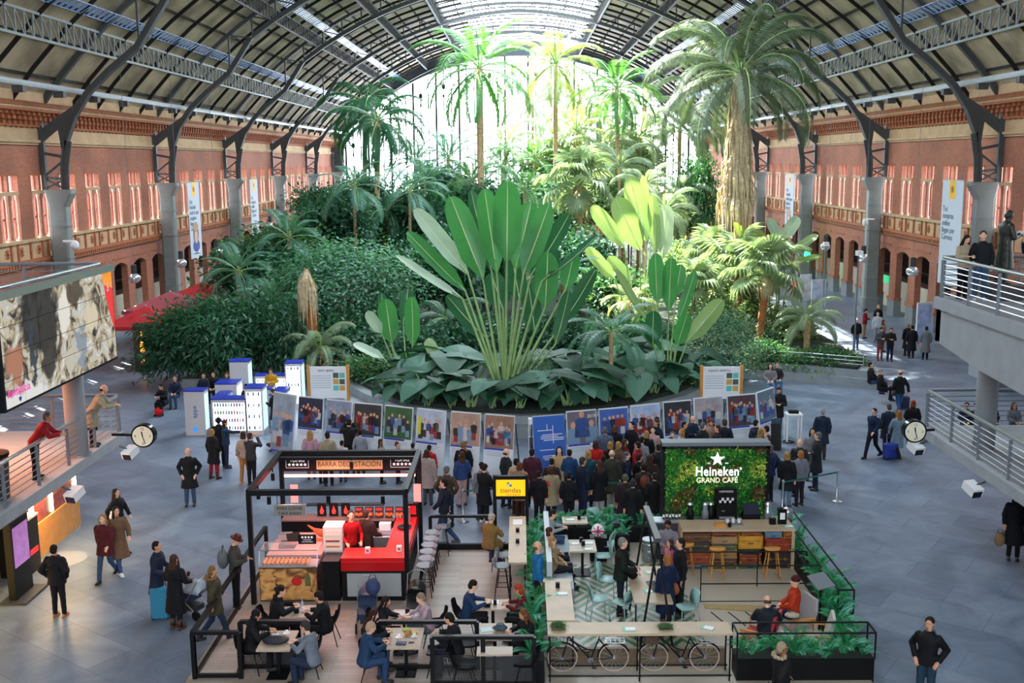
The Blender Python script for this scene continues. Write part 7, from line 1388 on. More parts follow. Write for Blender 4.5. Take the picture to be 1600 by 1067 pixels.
def hair_mesh(kind):
    mb = MB()
    if kind in ('short','long','curly','bun','grey'): mb.ell((0,-.022,.04), (.086,.094,.088), 14, 10); mb.ell((0,-.05,-.01), (.08,.07,.09), 12, 8)
    if kind == 'long': mb.rings([[(w_*math.cos(2*PI*j/12), y+.045*math.sin(2*PI*j/12), z) for j in range(12)] for z, w_, y in ((.06,.07,-.04),(-.02,.092,-.05),(-.12,.1,-.065),(-.22,.1,-.085),(-.32,.075,-.09),(-.36,.03,-.09))]); [mb.tube([(s*.075,.01,.05),(s*.088,.02,-.05),(s*.09,.03,-.18),(s*.08,.04,-.26)], [.02,.026,.026,.01], 7) for s in (-1,1)]
    if kind == 'curly': [mb.ell((.085*math.cos(a*.9), -.05+.05*math.sin(a*1.7), .09-.035*a), (.05,.05,.045), 8, 6) for a in range(8)]
    if kind == 'bun': mb.ell((0,-.11,.07), (.045,.045,.045), 8, 6)
    if kind == 'bob': mb.ell((0,-.02,.04), (.09,.098,.088), 14, 10); mb.rings([[(w_*math.cos(2*PI*j/12), y+.06*math.sin(2*PI*j/12), z) for j in range(12)] for z, w_, y in ((.05,.08,-.03),(-.03,.1,-.04),(-.1,.105,-.045),(-.13,.08,-.045))])
    if kind == 'bald': mb.rings([[((.08-.0*q)*math.cos(a), -.02+.08*math.sin(a), z) for a in [PI+PI*j/11 for j in range(12)]]+[((.074)*math.cos(a), -.02+.074*math.sin(a), z) for a in [2*PI-PI*j/11 for j in range(12)]] for q, z in ((0,-.05),(0,.015))])
    if kind == 'cap': mb.ell((0,-.012,.055), (.088,.104,.07), 14, 10); mb.ell((0,.09,.05), (.065,.06,.012), 12, 6); mb.ell((0,-.05,-.01), (.078,.06,.06), 10, 8)
    if kind == 'hat': mb.lathe([(.155,.04),(.16,.045),(.09,.05),(.09,.13),(.07,.145),(.0,.14)], 18)
    if kind == 'beanie': mb.ell((0,-.012,.055), (.092,.105,.085), 14, 10); mb.lathe([(.094,.02),(.099,.03),(.099,.06),(.092,.07)], 16)
    if kind == 'scarf': mb.ell((0,-.025,.03), (.094,.1,.098), 14, 10); mb.ell((0,-.03,-.07), (.09,.085,.07), 12, 8); mb.rings([[(w_*math.cos(2*PI*j/14), y+w_*.7*math.sin(2*PI*j/14), z) for j in range(14)] for z, w_, y in ((-.06,.07,-.01),(-.12,.09,-.01),(-.17,.17,-.02),(-.22,.2,-.03))])
    if kind == 'fur': mb.ell((0,-.02,.04), (.084,.092,.088), 14, 10); mb.ell((0,-.05,-.01), (.078,.07,.09), 12, 8); [mb.ell((.13*math.cos(a*PI/5), -.06+.1*math.sin(a*PI/5), -.14), (.05,.045,.04), 8, 6) for a in range(10)]
    return mb.mesh('hair', [None], True)
FACE = None
def face_mesh():
    mb = MB()
    for s in (-1,1): mb.ell((s*.031,.083,.012), (.014,.006,.008), 8, 5, 0); mb.ell((s*.031,.088,.012), (.007,.004,.007), 8, 5, 1); mb.bar((s*.018,.09,.032),(s*.046,.084,.034),.006,.006,1)
    mb.ell((0,.094,-.064), (.022,.005,.005), 8, 5, 2); return mb.mesh('facial_features', [M('#e8e4e0'), M('#2a1c16'), M('#8c4038')], True)
SK = [M('#d9a88a', rough=.5), M('#c68f6e', rough=.5), M('#8a5a40', rough=.5), M('#e2b89c', rough=.5)]
cl = {}
def clm(c):
    v = [int(int(c[i:i+2],16)*.86) for i in (1,3,5)]; return M('#%02x%02x%02x' % tuple(v), rough=.75, var=.12, scale=14, spec=.25)
PEOPLE = []
def person(px, py, ps, hdg, top, tc, bc, hair, hc, label, z=0.0, s=1.0, skin=0, shoes='#1a1a1c', wide=1.0, boots=False, at=None):
    d = POSE[ps]; rz = -math.radians(hdg)
    if at is None: hp = P(px, py, z+d['h']*s)
    else: hp = V3((at[0], at[1], 0))
    hx = Euler((0,0,rz)).to_matrix()@V3((d['top'].x*s, d['top'].y*s, 0)) if at is None else V3((0,0,0))
    t = T('person', label, 'person', (hp.x-hx.x, hp.y-hx.y, z), rz, 'people in the station hall'); t.scale = (s*wide, s*wide, s)
    def part(nm, me, mt):
        o = put(nm, me, t); o.material_slots[0].link = 'OBJECT'; o.material_slots[0].material = mt; return o
    part('body', cached(('b', ps), make_body, d), SK[skin] if not isinstance(skin, str) else BRZ)
    part({'coat':'coat','long':'long_coat','parka':'parka','puffer':'puffer_jacket','jacket':'jacket','shirt':'jumper'}[top], cached(('t', ps, top), make_top, d, top), clm(tc) if tc != 'bronze' else BRZ)
    part('trousers', cached(('l', ps), make_legs, d), clm(bc) if bc != 'bronze' else BRZ)
    for w_ in ('rl','ll'): part('boot' if boots else 'shoe', cached(('s', ps, boots, w_), make_shoes, d, boots, w_), M(shoes, rough=.5) if shoes != 'bronze' else BRZ)
    global FACE
    FACE = FACE or face_mesh()
    for nm, me in (('facial_features', FACE),):
        if tc == 'bronze': break
        o = put(nm, me, t); o.location = d['head']; o.rotation_euler = (-d['ha'],0,0)
    if hair:
        nm = {'cap':'cap','hat':'hat','beanie':'beanie','scarf':'headscarf'}.get(hair, 'hair'); o = part(nm, cached(('h', hair), hair_mesh, hair), clm(hc) if hc != 'bronze' else BRZ); o.location = d['head']; o.rotation_euler = (-d['ha'],0,0)
    if hair == 'fur': o.name = 'hair'
    PEOPLE.append(t); return t
BK='#14161c'; NV='#1b2740'; JE='#3a5678'; DJ='#24344e'; GR='#6c7076'; BR='#4a2f20'; BL='#b08850'; DK='#1c1512'; SG='#66686a'; BG='#bfa888'; OL='#474532'; RD='#a81f24'; BU='#5a1c26'; WH='#cdd0d4'; PK='#c8a0b4'
PP = person
# left terrace and left hall
PP(75,644,'lean',78,'jacket','#b0202a',BK,'grey',SG,'man in red jacket leaning on the left lower terrace rail',2.9,1.0,1)
PP(163,601,'lean',80,'coat','#b5ab90',BK,'bald',DK,'man in beige raincoat leaning on the far end of the left terrace rail',2.9,1.03)
PP(127,636,'situp',90,'jacket','#3a2430',BK,'short',DK,'dark figure sitting far behind the left terrace railing')
PP(181,764,'walk',110,'jacket',BK,BK,'long',BR,'woman in black with long brown hair holding a white backpack')
PP(160,804,'walk',185,'parka',BU,JE,'long',BL,'blonde woman in a burgundy fluffy coat and jeans walking towards the camera',0,.98,3)
PP(181,792,'walk',140,'long','#7c6048',JE,'long',DK,'woman in a brown coat with white sneakers beside the burgundy coat',0,1.0,0,'#e6e6e6')
PP(84,851,'pockets',5,'puffer',BK,BK,'bun',DK,'man in black puffer jacket and tan boots seen from behind on the painted light spot',0,1.0,1,'#a8703c')
PP(245,846,'push',95,'coat',NV,NV,'short',DK,'man in navy coat holding the light blue suitcase beside the pram',0,1.03,1)
PP(272,866,'push',20,'long',BK,BK,'long',BR,'woman in long black coat seen from behind at the pram',0,1.0,0,BR,1,True)
PP(332,884,'walk',60,'parka',OL,DJ,'fur','#8a6a44','person in green parka with fur-trimmed hood stepping towards the bar fence',0,1.0,1)
PP(372,837,'phone',85,'jacket','#4a4a48',BK,'hat','#5a2c24','man in a brown hat with a grey backpack at the corner of the ham bar',0,1.03,0,'#9a4a3c')
PP(293,700,'pockets',170,'coat',BK,JE,'bald','#3a2c24','bald man in black coat and blue jeans standing alone in the left hall',0,1.04)
PP(331,670,'stand2',30,'coat',BK,RD,'bob',BL,'blonde woman in black coat with red stockings near the phone kiosk',0,.98,0,BK,1,True)
PP(341,652,'stand',350,'jacket',BK,BK,'short',DK,'dark-haired man in black looking at the phone covers',0,1.0)
PP(351,656,'point',70,'jacket','#23405c',DJ,'bob',BR,'woman in dark blue pointing at the phone covers',0,.97)
PP(380,674,'stand2',10,'shirt','#c0a898','#b87c40','bob',BR,'woman in beige jumper and ochre wide trousers with a black bag',0,1.0,0,'#c08a6a')
PP(391,676,'cam',20,'jacket','#3c3c3e',BK,'short',BR,'person in dark grey taking a photo beside the ochre trousers woman')
PP(433,662,'floor',200,'shirt','#c4b49c',BU,'short',DK,'person in beige sweater sitting cross-legged on the floor by the first photo panel',0,1,2)
PP(424,608,'phone',290,'coat',BK,'#a02430','short',BR,'person in black with red trousers standing at the phone kiosk side')
PP(250,601,'sit',200,'coat',BK,BK,'short',DK,'person in black bent forward beside a bright red bag on the left bench')
PP(273,588,'situp',180,'jacket','#1c2c4c',JE,'grey',SG,'man in blue with a hand at his chin on the left bench')
PP(318,583,'situp',190,'coat',NV,BK,'short',DK,'man in navy on the bench just left of the back kiosk tower')
PP(333,581,'situp',180,'jacket',BK,BK,'short',DK,'person half hidden behind the back kiosk tower')
PP(354,582,'situp',180,'jacket',BK,BK,'bob','#6a3a20','person in black with red bag on the bench right of the back kiosk tower')
PP(373,587,'sit',180,'jacket','#6a3a4c',BK,'short',DK,'person in plaid plum bent over a phone on the bench')
PP(383,601,'phone',200,'jacket',BK,BK,'short',DK,'kiosk seller in black and white behind the counters')
PP(422,576,'phone',180,'jacket','#d8a41c',BK,'short',BR,'person in yellow jacket behind the back right kiosk tower')
# before the left photo panels
PP(484,672,'stand',350,'jacket',PK,GR,'long',BL,'woman with ginger blonde hair in pale pink before the left panels',0,.95)
PP(511,675,'stand',340,'coat','#a89e88',BK,'short',DK,'man in beige jacket with grey scarf before the left panels',0,1.02)
PP(502,691,'stand',20,'jacket','#a82c30',BK,'short',DK,'child in red in front of the beige-jacketed man',0,.8)
PP(534,688,'stand',0,'shirt',WH,JE,'short',DK,'boy in white before the photo of a group in a pale hall',0,.8)
PP(545,654,'cam',355,'coat','#1c1a1c',DJ,'short',DK,'tall man in black raising a camera at the third panel',0,1.08)
PP(562,671,'stand',350,'shirt','#9aa2b0',NV,'short',DK,'boy in grey sweater beside the man with the camera',0,.9)
PP(595,686,'stand',80,'jacket','#a8a0a0',BK,'long',BR,'girl with long brown hair looking right before the dancers photo',0,.85)
PP(621,690,'stand',100,'jacket','#b8a8b0',NV,'short',BR,'child in pale pink hood before the green photo',0,.8)
PP(645,692,'stand',10,'jacket',NV,BK,'short',DK,'dark-haired child at the left post of the green photo',0,.78)
PP(671,695,'stand',20,'jacket','#c02028',BK,'short',DK,'child in bright red jacket behind the woman in the pale hoodie',0,.9)
PP(667,702,'stand',10,'coat','#b0a8a4','#4a5664','bob',BR,'woman in pale hooded coat standing behind the ham bar',0,1.0)
PP(724,689,'stand',0,'coat',BK,BK,'curly','#8a6a44','woman with long curly fair hair before the old train photo',0,1.0)
PP(721,705,'stand2',330,'jacket','#2c4a80','#c8a8a8','long',BR,'woman in blue jacket and pale pink trousers',0,.98,0,'#222226')
PP(698,728,'pockets',10,'jacket','#4a4034','#26303c','grey',SG,'grey-haired man in brown jacket with hands on hips behind the belt barrier',0,1.03)
PP(693,748,'walk',280,'jacket','#1a2436','#2a4468','short',DK,'young man in navy striding left behind the red counter',0,1.05,0,'#4a4a4a')
PP(752,722,'stand',330,'jacket','#7c8288',DJ,'short',DK,'person in grey just left of the yellow sign',0,1.0)
PP(759,725,'phone',30,'coat',BK,BK,'short',DK,'person in black looking down left of the yellow sign',0,1.0,0,'#d8d8d8')
PP(791,701,'stand2',60,'coat','#1c2228',NV,'bald','#4a4a4a','man in dark suit and glasses looking at the choir photo',0,1.05)
PP(807,716,'stand',30,'coat',BG,BR,'short',DK,'person in beige coat above the yellow sign',0,.98)
PP(812,722,'stand',10,'coat','#a08468',BR,'bob','#6c3a20','red-haired person just right of the yellow sign',0,.95)
PP(769,802,'stool',30,'coat','#8a6a38','#2a3a54','cap','#b8b0a8','man in a mustard suede coat and pale cap on a bar stool',FZ,1.0)
# centre crowd
C_ = [(831,701,'stand',0,'parka','#4e1f30',BK,'short',DK,'person in plum puffer coat before the leaflet stand',1.03),
(842,735,'stand',20,'jacket',BK,BK,'short',DK,'black-clad person holding red flowers at the barrier',.92),(861,728,'stand',350,'coat','#a89878',BK,'bob',BR,'woman in beige coat with a yellow bag at the barrier',.97),
(874,698,'stand',185,'long','#c8a878','#7a2a74','long',DK,'woman in camel coat over a magenta jumper facing the camera',1.0),(890,702,'stand',10,'jacket','#1f4a7c',NV,'short',DK,'person in bright blue hooded jacket',.97),
(889,737,'stand',10,'jacket',BK,BK,'short',DK,'person in black in the front row left of the large navy coat',.94),(911,714,'stand',60,'coat','#16223a',NV,'short','#3c3834','large man in navy coat turning right',1.08),
(919,704,'stand',350,'coat','#1f5468',NV,'bob',BL,'blonde woman in teal coat',1.0),(936,719,'stand',330,'coat',BK,'#c0b8b0','long',BR,'brown-haired woman in black in the front row',1.0),
(931,688,'stand',10,'jacket','#c01c20',BK,'bob','#4a2420','woman in bright red jacket with a shoulder strap',1.0),(956,703,'stand',0,'coat','#383a30','#b8a888','bald','#8e8c88','balding man in olive coat and beige trousers',1.06),
(945,667,'stand',0,'puffer','#54647c',BK,'grey',SG,'grey-haired person in striped grey-blue puffer jacket',1.03),(961,664,'stand',10,'coat',BK,BK,'bob','#6a3c24','woman with reddish bob before the blue stage photo',.98),
(987,659,'stand',230,'coat','#15181e',BK,'short',DK,'tall man in black suit and white shirt facing the crowd',1.06),(977,686,'stand',80,'jacket','#6c1a24',BK,'long',BR,'woman in dark red cardigan',.96),
(996,690,'stand',300,'jacket','#a8181f',BK,'short',DK,'man in red jacket looking left',1.0),(980,706,'stand',90,'coat','#172440',NV,'curly',SG,'grey curly-haired person in navy with blue scarf',1.0),
(977,741,'stand',10,'coat','#2a2026',BK,'cap','#585c4c','man in dark coat and flat green cap at the barrier',.98),(989,749,'stand',10,'coat',BK,BK,'short','#2a2c30','broad man in black at the front of the barrier',.98),
(1005,724,'stand',350,'coat','#2c2422',BK,'short',DK,'person with a brown leather backpack in the front row',.98),(1000,709,'stand',60,'coat',BK,BK,'short',DK,'person in black with pale collar deep in the crowd',.97),
(1016,710,'stand',20,'coat','#3c3430',BK,'long',BR,'woman with brown hair next to the plant wall frame',.97),(1003,682,'stand',30,'shirt','#8e9aa8',BK,'short',DK,'dark-haired person in pale grey jumper',.98),
(954,690,'stand',30,'coat',BK,BK,'bob',BL,'ash blonde person in the middle of the crowd',.95),(1010,673,'stand',350,'jacket',BK,BK,'bob',BL,'fair-haired person in black behind the pink jacket',.97),
(1020,667,'stand',190,'jacket','#d0a8a4',JE,'short',DK,'young person in pale pink jacket facing the camera',.97),(1026,655,'stand',240,'puffer','#1a2230',BK,'bob',BR,'woman in dark quilted coat looking left at the crowd edge',1.02),
(1029,694,'stand',0,'coat','#22282a',BK,'short',DK,'dark-haired person against the left frame of the plant wall',.97),(1023,738,'stand',350,'coat',BK,BK,'short','#3a2a22','person in black beside the low fern planter',.98),
(944,712,'stand',30,'coat','#1b1e24',BK,'short',DK,'dark figure between the brown-haired woman and the olive coat',.95),(967,690,'stand',60,'jacket','#6c5444',BK,'bob',BL,'person with curly light hair before the red jacket',.97),(862,716,'stand',0,'coat','#3a2c34',BK,'short',DK,'dark-haired person behind the beige coat woman',.92)]
for a in C_: PP(*a[:9], a[9], 0, a[10], R.choice((0,0,1,3)))
D_ = [(1051,675,'stand',190,'jacket','#5a5c50',BK,'short',SG,'grey-haired man in khaki behind the plant wall top edge',1.0),(1049,683,'stand',30,'jacket','#26406c',BK,'short',DK,'person in blue jacket behind the plant wall',.95),
(1065,670,'stand',260,'shirt','#c8d0dc',JE,'long',BL,'blonde girl in white top behind the plant wall',.95),(1070,659,'stand',120,'jacket','#26282c',BK,'short',DK,'dark-haired person next to the man looking down',.97),
(1084,651,'phone',150,'coat','#1c2e4a',BK,'bald','#4a443c','bald man in navy looking down at a paper',1.05),(1099,660,'stand',60,'coat','#1c2c2e',BK,'grey',SG,'grey-haired person in dark green at the photo of the doorway',1.03),
(1090,686,'stand',40,'coat','#4a3a2c',BK,'bob',BR,'woman with light brown hair in brown coat behind the plant wall',.95),(1112,656,'stand',200,'coat','#b08078',BK,'bob',BR,'woman with a pink scarf facing the camera',1.0),
(1121,664,'stand',280,'coat','#201c26',BK,'short','#4a2420','short-haired person in dark plum coat',1.0),(1132,655,'stand',350,'coat','#14202a',BK,'short','#3c3428','man in dark coat before the red choir photo',1.06),
(1182,656,'stand',60,'jacket','#22344c',BK,'short',DK,'young man in blue jacket at the right panels',1.0),(1189,669,'stand',40,'coat',BK,BK,'long',BL,'blonde woman in black at the right panels',.98),(1197,665,'stand',300,'coat','#c8b8a8',BK,'short',DK,'person in cream hooded coat by the black crate',1.0),(1200,680,'stand',250,'coat','#7c5c48',BK,'long',BR,'woman with long brown hair below the cream coat',.95),(1150,700,'stand',0,'coat',BK,BK,'short',DK,'dark head just above the plant wall frame',.9)]
for a in D_: PP(*a[:9], a[9], 0, a[10], R.choice((0,1,3)))
# right of the plant wall
PP(1203,694,'pockets',330,'puffer','#1a2c4c',BK,'grey',SG,'grey-haired man in shiny navy puffer right beside the plant wall',0,1.04)
PP(1231,706,'stand',30,'coat',BK,'#6c86a4','bob',BL,'fair-haired woman in black coat and light jeans',0,.98)
PP(1251,704,'stand',340,'puffer','#7c828c','#2a1c26','bob','#b0703c','ginger woman in grey quilted jacket',0,.98)
PP(1250,686,'cross',200,'jacket','#2a2c30',BK,'bald','#4a3c30','man in dark leather jacket facing the group on the right',0,1.03)
PP(1270,669,'stand',200,'coat','#8c9098',BK,'long',DK,'dark-haired woman in grey facing the camera on the right',0,1.0)
PP(1278,675,'cross',290,'coat','#1a2028',NV,'grey',SG,'man in long dark coat with a red lining in the right group',0,1.08)
PP(1286,638,'stand',10,'coat','#1a2a42','#3c3a34','grey','#9a9c9e','white-haired man in navy coat standing alone with his back turned',0,1.04)
PP(1217,606,'phone',190,'parka','#171a1e',BK,'short','#3a2418','security guard in black jacket beside the crate',0,1.08,1)
PP(1204,568,'situp',190,'jacket','#8a868a','#6c8eb0','long',DK,'woman in grey sitting on the garden wall at the right',.45)
PP(1214,566,'situp',180,'jacket','#2c2a30','#5c86b4','short',BR,'man in black and jeans sitting on the garden wall at the right',.45)
PP(1361,566,'situp',120,'jacket',BK,JE,'short',DK,'man with a black backpack sitting on the right end of the garden wall',.45)
PP(1376,576,'situp',110,'coat',BK,BK,'beanie','#a8acb0','person in black with grey beanie and fur collar on the garden wall end',.45)
PP(1407,578,'pull',350,'jacket','#15181c','#2c5c8c','bald','#6a5040','bald man in black jacket pulling a dark blue suitcase away',0,1.06)
PP(1366,638,'walk',235,'jacket','#16284c',BK,'short',DK,'young man in navy hoodie with black backpack looking back',0,1.02)
PP(1389,631,'stand',350,'coat','#1c2a40','#3a3430','grey','#4a4c50','man in dark blue coat behind the young man with backpack',0,1.04)
PP(1405,641,'walk',350,'long','#8ea8bc',BK,'long','#a86c38','woman in light blue coat and black leggings',0,.98)
PP(1427,625,'stand',10,'long',BK,BK,'bob','#a04c24','red-haired woman in black coat behind the right clock',0,1.0)
PP(1547,555,'walk',300,'coat','#12161c',NV,'short','#5a3c28','man in black beside the grey service desk',0,1.05)
for x, hd_, c, lb in ((1511,200,NV,'person in navy, leftmost of the four seated behind the right terrace railing'),(1526,190,'#9a98a0','person in grey plaid seated behind the right terrace railing'),(1550,180,'#1a1e2c','broad dark figure seated behind the right terrace railing'),(1585,170,'#7c8490','person with long auburn hair, rightmost seated behind the right terrace railing')):
    PP(x,629,'situp',hd_,'jacket',c,BK,'long' if x == 1585 else 'short',DK if x < 1580 else '#7a3c20',lb)
for x, y, ps, hd_, tp, c, b2, hr, hc, lb in ((1339,497,'stand',180,'jacket',BK,'#3c5a80','bald','#6a5040','man in black carrying a jacket at the far right corner of the garden'),(1355,483,'phone',120,'jacket','#8c1c24','#a8844c','short',DK,'man in dark red jacket and tan trousers far down the right walkway'),
  (1373,476,'stand',170,'jacket',BK,BK,'bob',BL,'fair-haired person in black at the back of the far right group'),(1372,487,'stand',200,'jacket','#c4ccd4','#98a0ac','short',DK,'person in white jacket in the far right group'),(1381,500,'stand',120,'coat','#a89080',BR,'long',BR,'woman with long brown hair in the far right group'),
  (1378,512,'phone',180,'jacket','#50545c','#9c4a44','short',DK,'person in grey with dusty red trousers looking at a phone'),(1393,513,'phone',190,'jacket','#26221e',NV,'short',BR,'man in dark brown jacket looking at a phone'),(1419,505,'stand',350,'long',BK,BK,'bob',BL,'fair-haired person in long black coat before the arcade'),
  (1426,508,'stand',10,'long','#141a20',BK,'short',DK,'person in long black coat seen from behind before the arcade'),(1448,510,'stand',20,'long','#7c8086',BK,'short',DK,'person in grey coat beside the poster totem')):
    PP(x,y,ps,hd_,tp,c,b2,hr,hc,lb,0,1.0)
PP(1510,369,'phone',170,'jacket','#b8a890',BK,'long',DK,'long-haired woman in beige looking at a phone on the right upper terrace',6.9,.93,0,'#1a1a1c',1,False,(11.33,27.0))
PP(1522,358,'stand2',200,'jacket','#10141c',JE,'short',DK,'man in black jacket and jeans on the right upper terrace',6.9,.99,0,'#c8ccd0',1,False,(11.66,26.75))
PP(1601,378,'cam',280,'jacket','#16243c',JE,'short',DK,'person in navy raising a phone at the right edge of the upper terrace',6.9,1.0,0,'#1a1a1c',1,False,(12.35,25.4))
PP(1590,768,'stand',200,'long',BK,BK,'long',DK,'person in long black coat cut off at the right edge below the terrace',0,1.05)
# statue
tt = PP(1560,334,'phone',80,'long','bronze','bronze','short','bronze','statue',6.9+.35,1.08,'b','bronze',1,False,(12.3,26.9)); tt.name = 'bronze_statue'; tt['label'] = 'dark bronze statue of a man reading a paper on the right upper terrace'; tt['category'] = 'statue'; del tt['group']
for c in tt.children:
    if c.name.startswith('body'): c.name = 'figure'
q = MB(); q.cb((0,.36,1.24), (.24,.16,.01), 0, 0, .5); q.build('paper_sheet', M('#b8bcc0'), tt); small('statue_plinth', MB().cb((0,0,.175),(.8,.7,.35)), DGRY, (tt.location.x, tt.location.y, 6.9), 'dark low plinth below the bronze statue', 'plinth'); PEOPLE.remove(tt)
# bottom right and cafe
PP(1453,965,'pockets',215,'jacket','#0e1116','#2a4458','short',DK,'man in black jacket and blue trousers standing alone at the bottom right',0,1.04,1)
PP(1223,1003,'walk',80,'parka','#15161a',BK,'fur','#b8a488','woman in black parka with pale fur hood passing the front right planter',0,1.0,2)
PP(1243,900,'situp',285,'jacket','#c83c18',NV,'beanie','#4a1820','person in orange-red jacket and striped beanie in the grey armchair',FZ,1.02)
PP(1199,930,'sit',10,'puffer','#1a2230',NV,'bald','#5a4838','man in dark blue jacket bent forward in the red armchair',FZ,1.0)
PP(974,840,'push',95,'puffer','#14201c','#1c2430','grey','#8c8c8a','grey-haired man in glossy black puffer jacket at the middle table',FZ,1.05)
PP(1043,815,'phone',200,'jacket','#8c8a98',BK,'short',DK,'woman in grey patterned top with a blue bag by the counter',FZ,.98,2)
PP(1047,843,'stand',250,'jacket','#d87c9c','#3a3a44','long',BR,'girl in pink jacket between the adults at the cafe',FZ,.82)
PP(1063,841,'stand',260,'jacket','#13161c',BK,'short',DK,'young man in black jacket standing before the old suitcases',FZ,1.06)
PP(1042,866,'stand2',330,'long','#14284c',NV,'bob','#b0743c','fair-haired woman in long navy quilted coat with a brown handbag',FZ,.98,0,'#6a3420',1,True)
PP(840,846,'stand',80,'shirt','#1c7ab8',BK,'bald','#8a5a44','bald waiter in a bright blue vest among the ferns',FZ,1.03)
PP(867,797,'sit',95,'shirt','#a8b0b8',JE,'short',DK,'woman in pale grey jumper at the far cafe table',FZ,1.0)
PP(859,824,'situp',80,'shirt','#9c8c80',BK,'bob',BR,'brown-haired woman on the pale bench',FZ,.98)
PP(863,838,'situp',85,'shirt','#b0906c',BK,'bob','#b08a58','fair-haired woman in a camel cardigan on the pale bench',FZ,1.0)
# ham bar
PP(548,798,'push',160,'shirt','#c8141c',BK,'short',BR,'vendor in a red vest behind the red counter',FZ,1.02)
PP(573,796,'push',30,'long','#3c2420',BK,'short',BR,'vendor in a dark brown apron behind the red counter',FZ,1.0)
for a in ((442,915,'sit',75,'coat',BK,BK,'curly',DK,'bearded man in black writing at the upper left table',1.04),(494,925,'sit',285,'jacket',BK,BK,'short',DK,'person in black with hands at the face at the upper left table',1.0),(404,953,'sit',80,'jacket','#15161c',BK,'scarf','#121318','woman in a black headscarf at the lower left table',1.0),
  (473,970,'sit',290,'shirt','#7c8896',DJ,'short','#3a3a3c','man in grey jumper with his back to the camera at the lower left table',1.04),(606,933,'sit',95,'jacket','#1c222c',BK,'long',DK,'girl with black hair reading the newspaper',.96),(587,953,'sit',80,'jacket','#1a2230',JE,'long','#3a1c1c','woman with long dark red hair at the front table',1.0),
  (583,972,'sit',70,'jacket','#24466c','#2a4a74','short','#c8a890','person in denim jacket eating at the front table',1.0),(654,928,'sit',250,'shirt','#c0a8b8',GR,'short','#9a8878','person in pale pink by the black pram',.98),(698,958,'sit',285,'jacket','#15171c','#1c2430','short',DK,'man in black jeans at the right of the front table',1.02),
  (743,907,'sit',85,'shirt','#1f3f68',BK,'short',DK,'man in blue jumper and glasses at the right rear table',1.04),(807,913,'sit',280,'shirt','#6a1824',BK,'bob','#b84a24','red-haired woman in a dark red jumper at the right rear table',.98),(815,953,'sit',250,'jacket','#121318',BK,'long','#7a4a30','smiling woman in black turning to the camera',.98)):
    PP(*a[:9], a[9], FZ, a[10], R.choice((0,1,3)))
# bags, suitcases, prams
def at_px(px, py): return P(px, py, 0)
def trolley(px, py, w, h, c, label, rz=0, z=0, handle=True):
    p = P(px, py, z); t = T('suitcase', label, 'suitcase', (p.x,p.y,z), rz); d_ = w*.55; m_ = MB(); b2 = .04
    m_.rings([[(-w/2+b2,-d_/2,.05),(w/2-b2,-d_/2,.05),(w/2,-d_/2+b2,.05),(w/2,d_/2-b2,.05),(w/2-b2,d_/2,.05),(-w/2+b2,d_/2,.05),(-w/2,d_/2-b2,.05),(-w/2,-d_/2+b2,.05)],[(-w/2+b2,-d_/2,h),(w/2-b2,-d_/2,h),(w/2,-d_/2+b2,h),(w/2,d_/2-b2,h),(w/2-b2,d_/2,h),(-w/2+b2,d_/2,h),(-w/2,d_/2-b2,h),(-w/2,-d_/2+b2,h)],[(-w/2+b2*2,-d_/2+b2,h+.03),(w/2-b2*2,-d_/2+b2,h+.03),(w/2-b2,-d_/2+b2*1.5,h+.03),(w/2-b2,d_/2-b2*1.5,h+.03),(w/2-b2*2,d_/2-b2,h+.03),(-w/2+b2*2,d_/2-b2,h+.03),(-w/2+b2,d_/2-b2*1.5,h+.03),(-w/2+b2,-d_/2+b2*1.5,h+.03)]])
    m_.build('shell', c, t); [MB().ell((x,y,.03),(.025,.03,.03),8,6).build('wheel', BLK, t) for x in (-w*.38,w*.38) for y in (-d_*.3,d_*.3)]
    if handle: m_ = MB(); m_.tube([(-w*.25,d_*.3,h),(-w*.25,d_*.3,h+.35),(w*.25,d_*.3,h+.35),(w*.25,d_*.3,h)], .012, 5); m_.build('handle', SIL, t)
    return t
trolley(252,966,.42,.74,M('#2f7d9c', rough=.3),'light blue hard suitcase beside the man in navy coat',.1); trolley(1391,717,.5,.55,M('#1c3c9c', rough=.6),'bright blue suitcase pulled by the young man in navy',.3); trolley(1412,640,.42,.55,M('#1c2a4c', rough=.6),'dark blue suitcase pulled by the bald man on the right')
pram((P(300,960).x, P(300,960).y, 0), -2.0, M('#24344e', rough=.7), 'navy pram with a child between the couple on the left', M('#9aa6b0'))
PP(298,897,'situp',0,'shirt','#9aa4b0',NV,'short',BR,'small child lying in the navy pram',.42,.5,0,BK,1,False,(P(300,960).x-.0, P(300,960).y-.05))
pram((P(583,958,0).x, 22.6, FZ), .1, M('#1c2c4c', rough=.6), 'navy pram parked before the perforated counter front', M('#1c2c4c', rough=.6)); pram((P(655,955,0).x, 22.9, FZ), 0, BLK, 'black pram with round hood beside the red counter end')
bag_blob('backpack', P(583,930,.95), (.17,.12,.2), M('#2a3a64', rough=.7), 'navy backpack hanging on the navy pram by the counter','backpack')
def on(label_start, name, dx, dy, z, r, c, label, cat='bag'):
    t0 = [p for p in PEOPLE if p['label'].startswith(label_start)][0]; m = Euler((0,0,t0.rotation_euler.z)).to_matrix(); v = m@V3((dx,dy,0)); return bag_blob(name, (t0.location.x+v.x, t0.location.y+v.y, t0.location.z+z), r, M(c, rough=.7), label, cat, t0.rotation_euler.z)
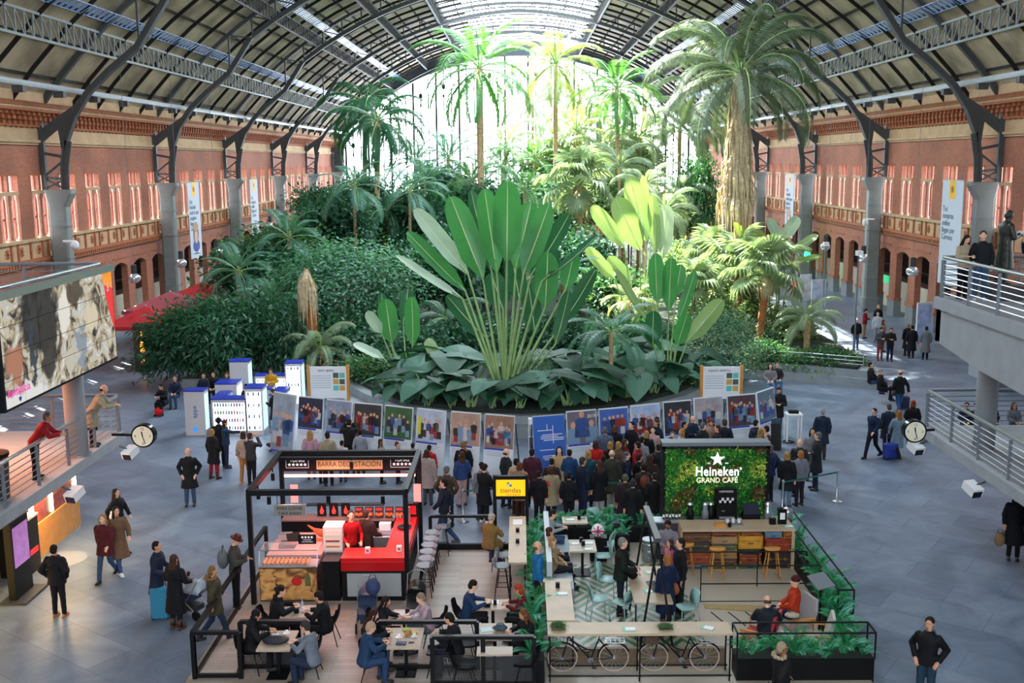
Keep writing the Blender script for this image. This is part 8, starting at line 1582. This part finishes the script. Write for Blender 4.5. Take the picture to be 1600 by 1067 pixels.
on('man in a brown hat','backpack',0,-.27,1.0,(.17,.14,.24),'#5c6468','grey backpack on the man in the brown hat','backpack'); on('young man in navy hoodie','backpack',0,-.24,1.0,(.15,.12,.22),'#15161a','black backpack on the young man in navy hoodie','backpack')
on('man in black jacket and blue trousers','backpack',0,-.22,1.05,(.15,.1,.2),'#1c3450','blue-strapped backpack on the man at the bottom right','backpack'); on('woman in black with long brown hair','backpack',.3,.15,.95,(.15,.12,.17),'#d0d4d0','white backpack carried by the woman in black on the left','backpack')
on('woman in a brown coat','shopping_bag',.3,.1,.7,(.12,.16,.2),'#c4ccd4','white and striped shopping bag beside the brown coat woman'); on('woman in beige jumper','handbag',-.2,.1,.85,(.16,.08,.11),'#16181c','black handbag of the woman in ochre trousers','handbag')
on('person in black bent forward','shopping_bag',.0,.42,.0,(.2,.12,.2),'#d01418','bright red shopping bag on the floor by the left bench'); on('fair-haired woman in long navy','handbag',.28,.05,.7,(.07,.15,.15),'#8a4a28','brown handbag on the shoulder of the woman in navy quilted coat','handbag')
on('person with a brown leather','backpack',0,-.2,1.05,(.15,.1,.2),'#6c3420','brown leather backpack in the front row of the crowd','backpack'); on('woman in beige coat with a yellow','handbag',-.2,-.1,.85,(.13,.08,.1),'#d8a81c','yellow handbag in the front row of the crowd','handbag')
on('bald man in black jacket pull','paper_bag' if False else 'shoulder_bag',-.25,0,.8,(.08,.12,.12),'#1a1c20','black shoulder bag of the bald man with the suitcase'); on('person in long black coat cut','paper_bag',.35,.1,.35,(.14,.1,.2),'#8a6a48','brown paper bag of the person at the right edge','bag')
on('woman in grey patterned top','shopping_bag',-.3,.1,.75,(.14,.1,.18),'#2a6ac0','blue bag of the woman in the grey patterned top'); on('black-clad person holding','red_flowers',.22,.15,1.15,(.09,.09,.08),'#e01c20','bright red flowers held by a person at the barrier','flowers')
on('woman in black parka','shopping_bag',-.3,-.1,.45,(.1,.12,.16),'#2a5aa8','blue and white bag of the woman in the fur-hooded parka')
on('person in black with red bag','handbag',.0,.3,.55,(.14,.08,.09),'#b81c24','red handbag on the lap behind the phone kiosk','handbag')
on('tall man in black raising','video_camera',.05,.3,1.5,(.09,.16,.08),'#101214','black video camera held up before the third panel','camera')
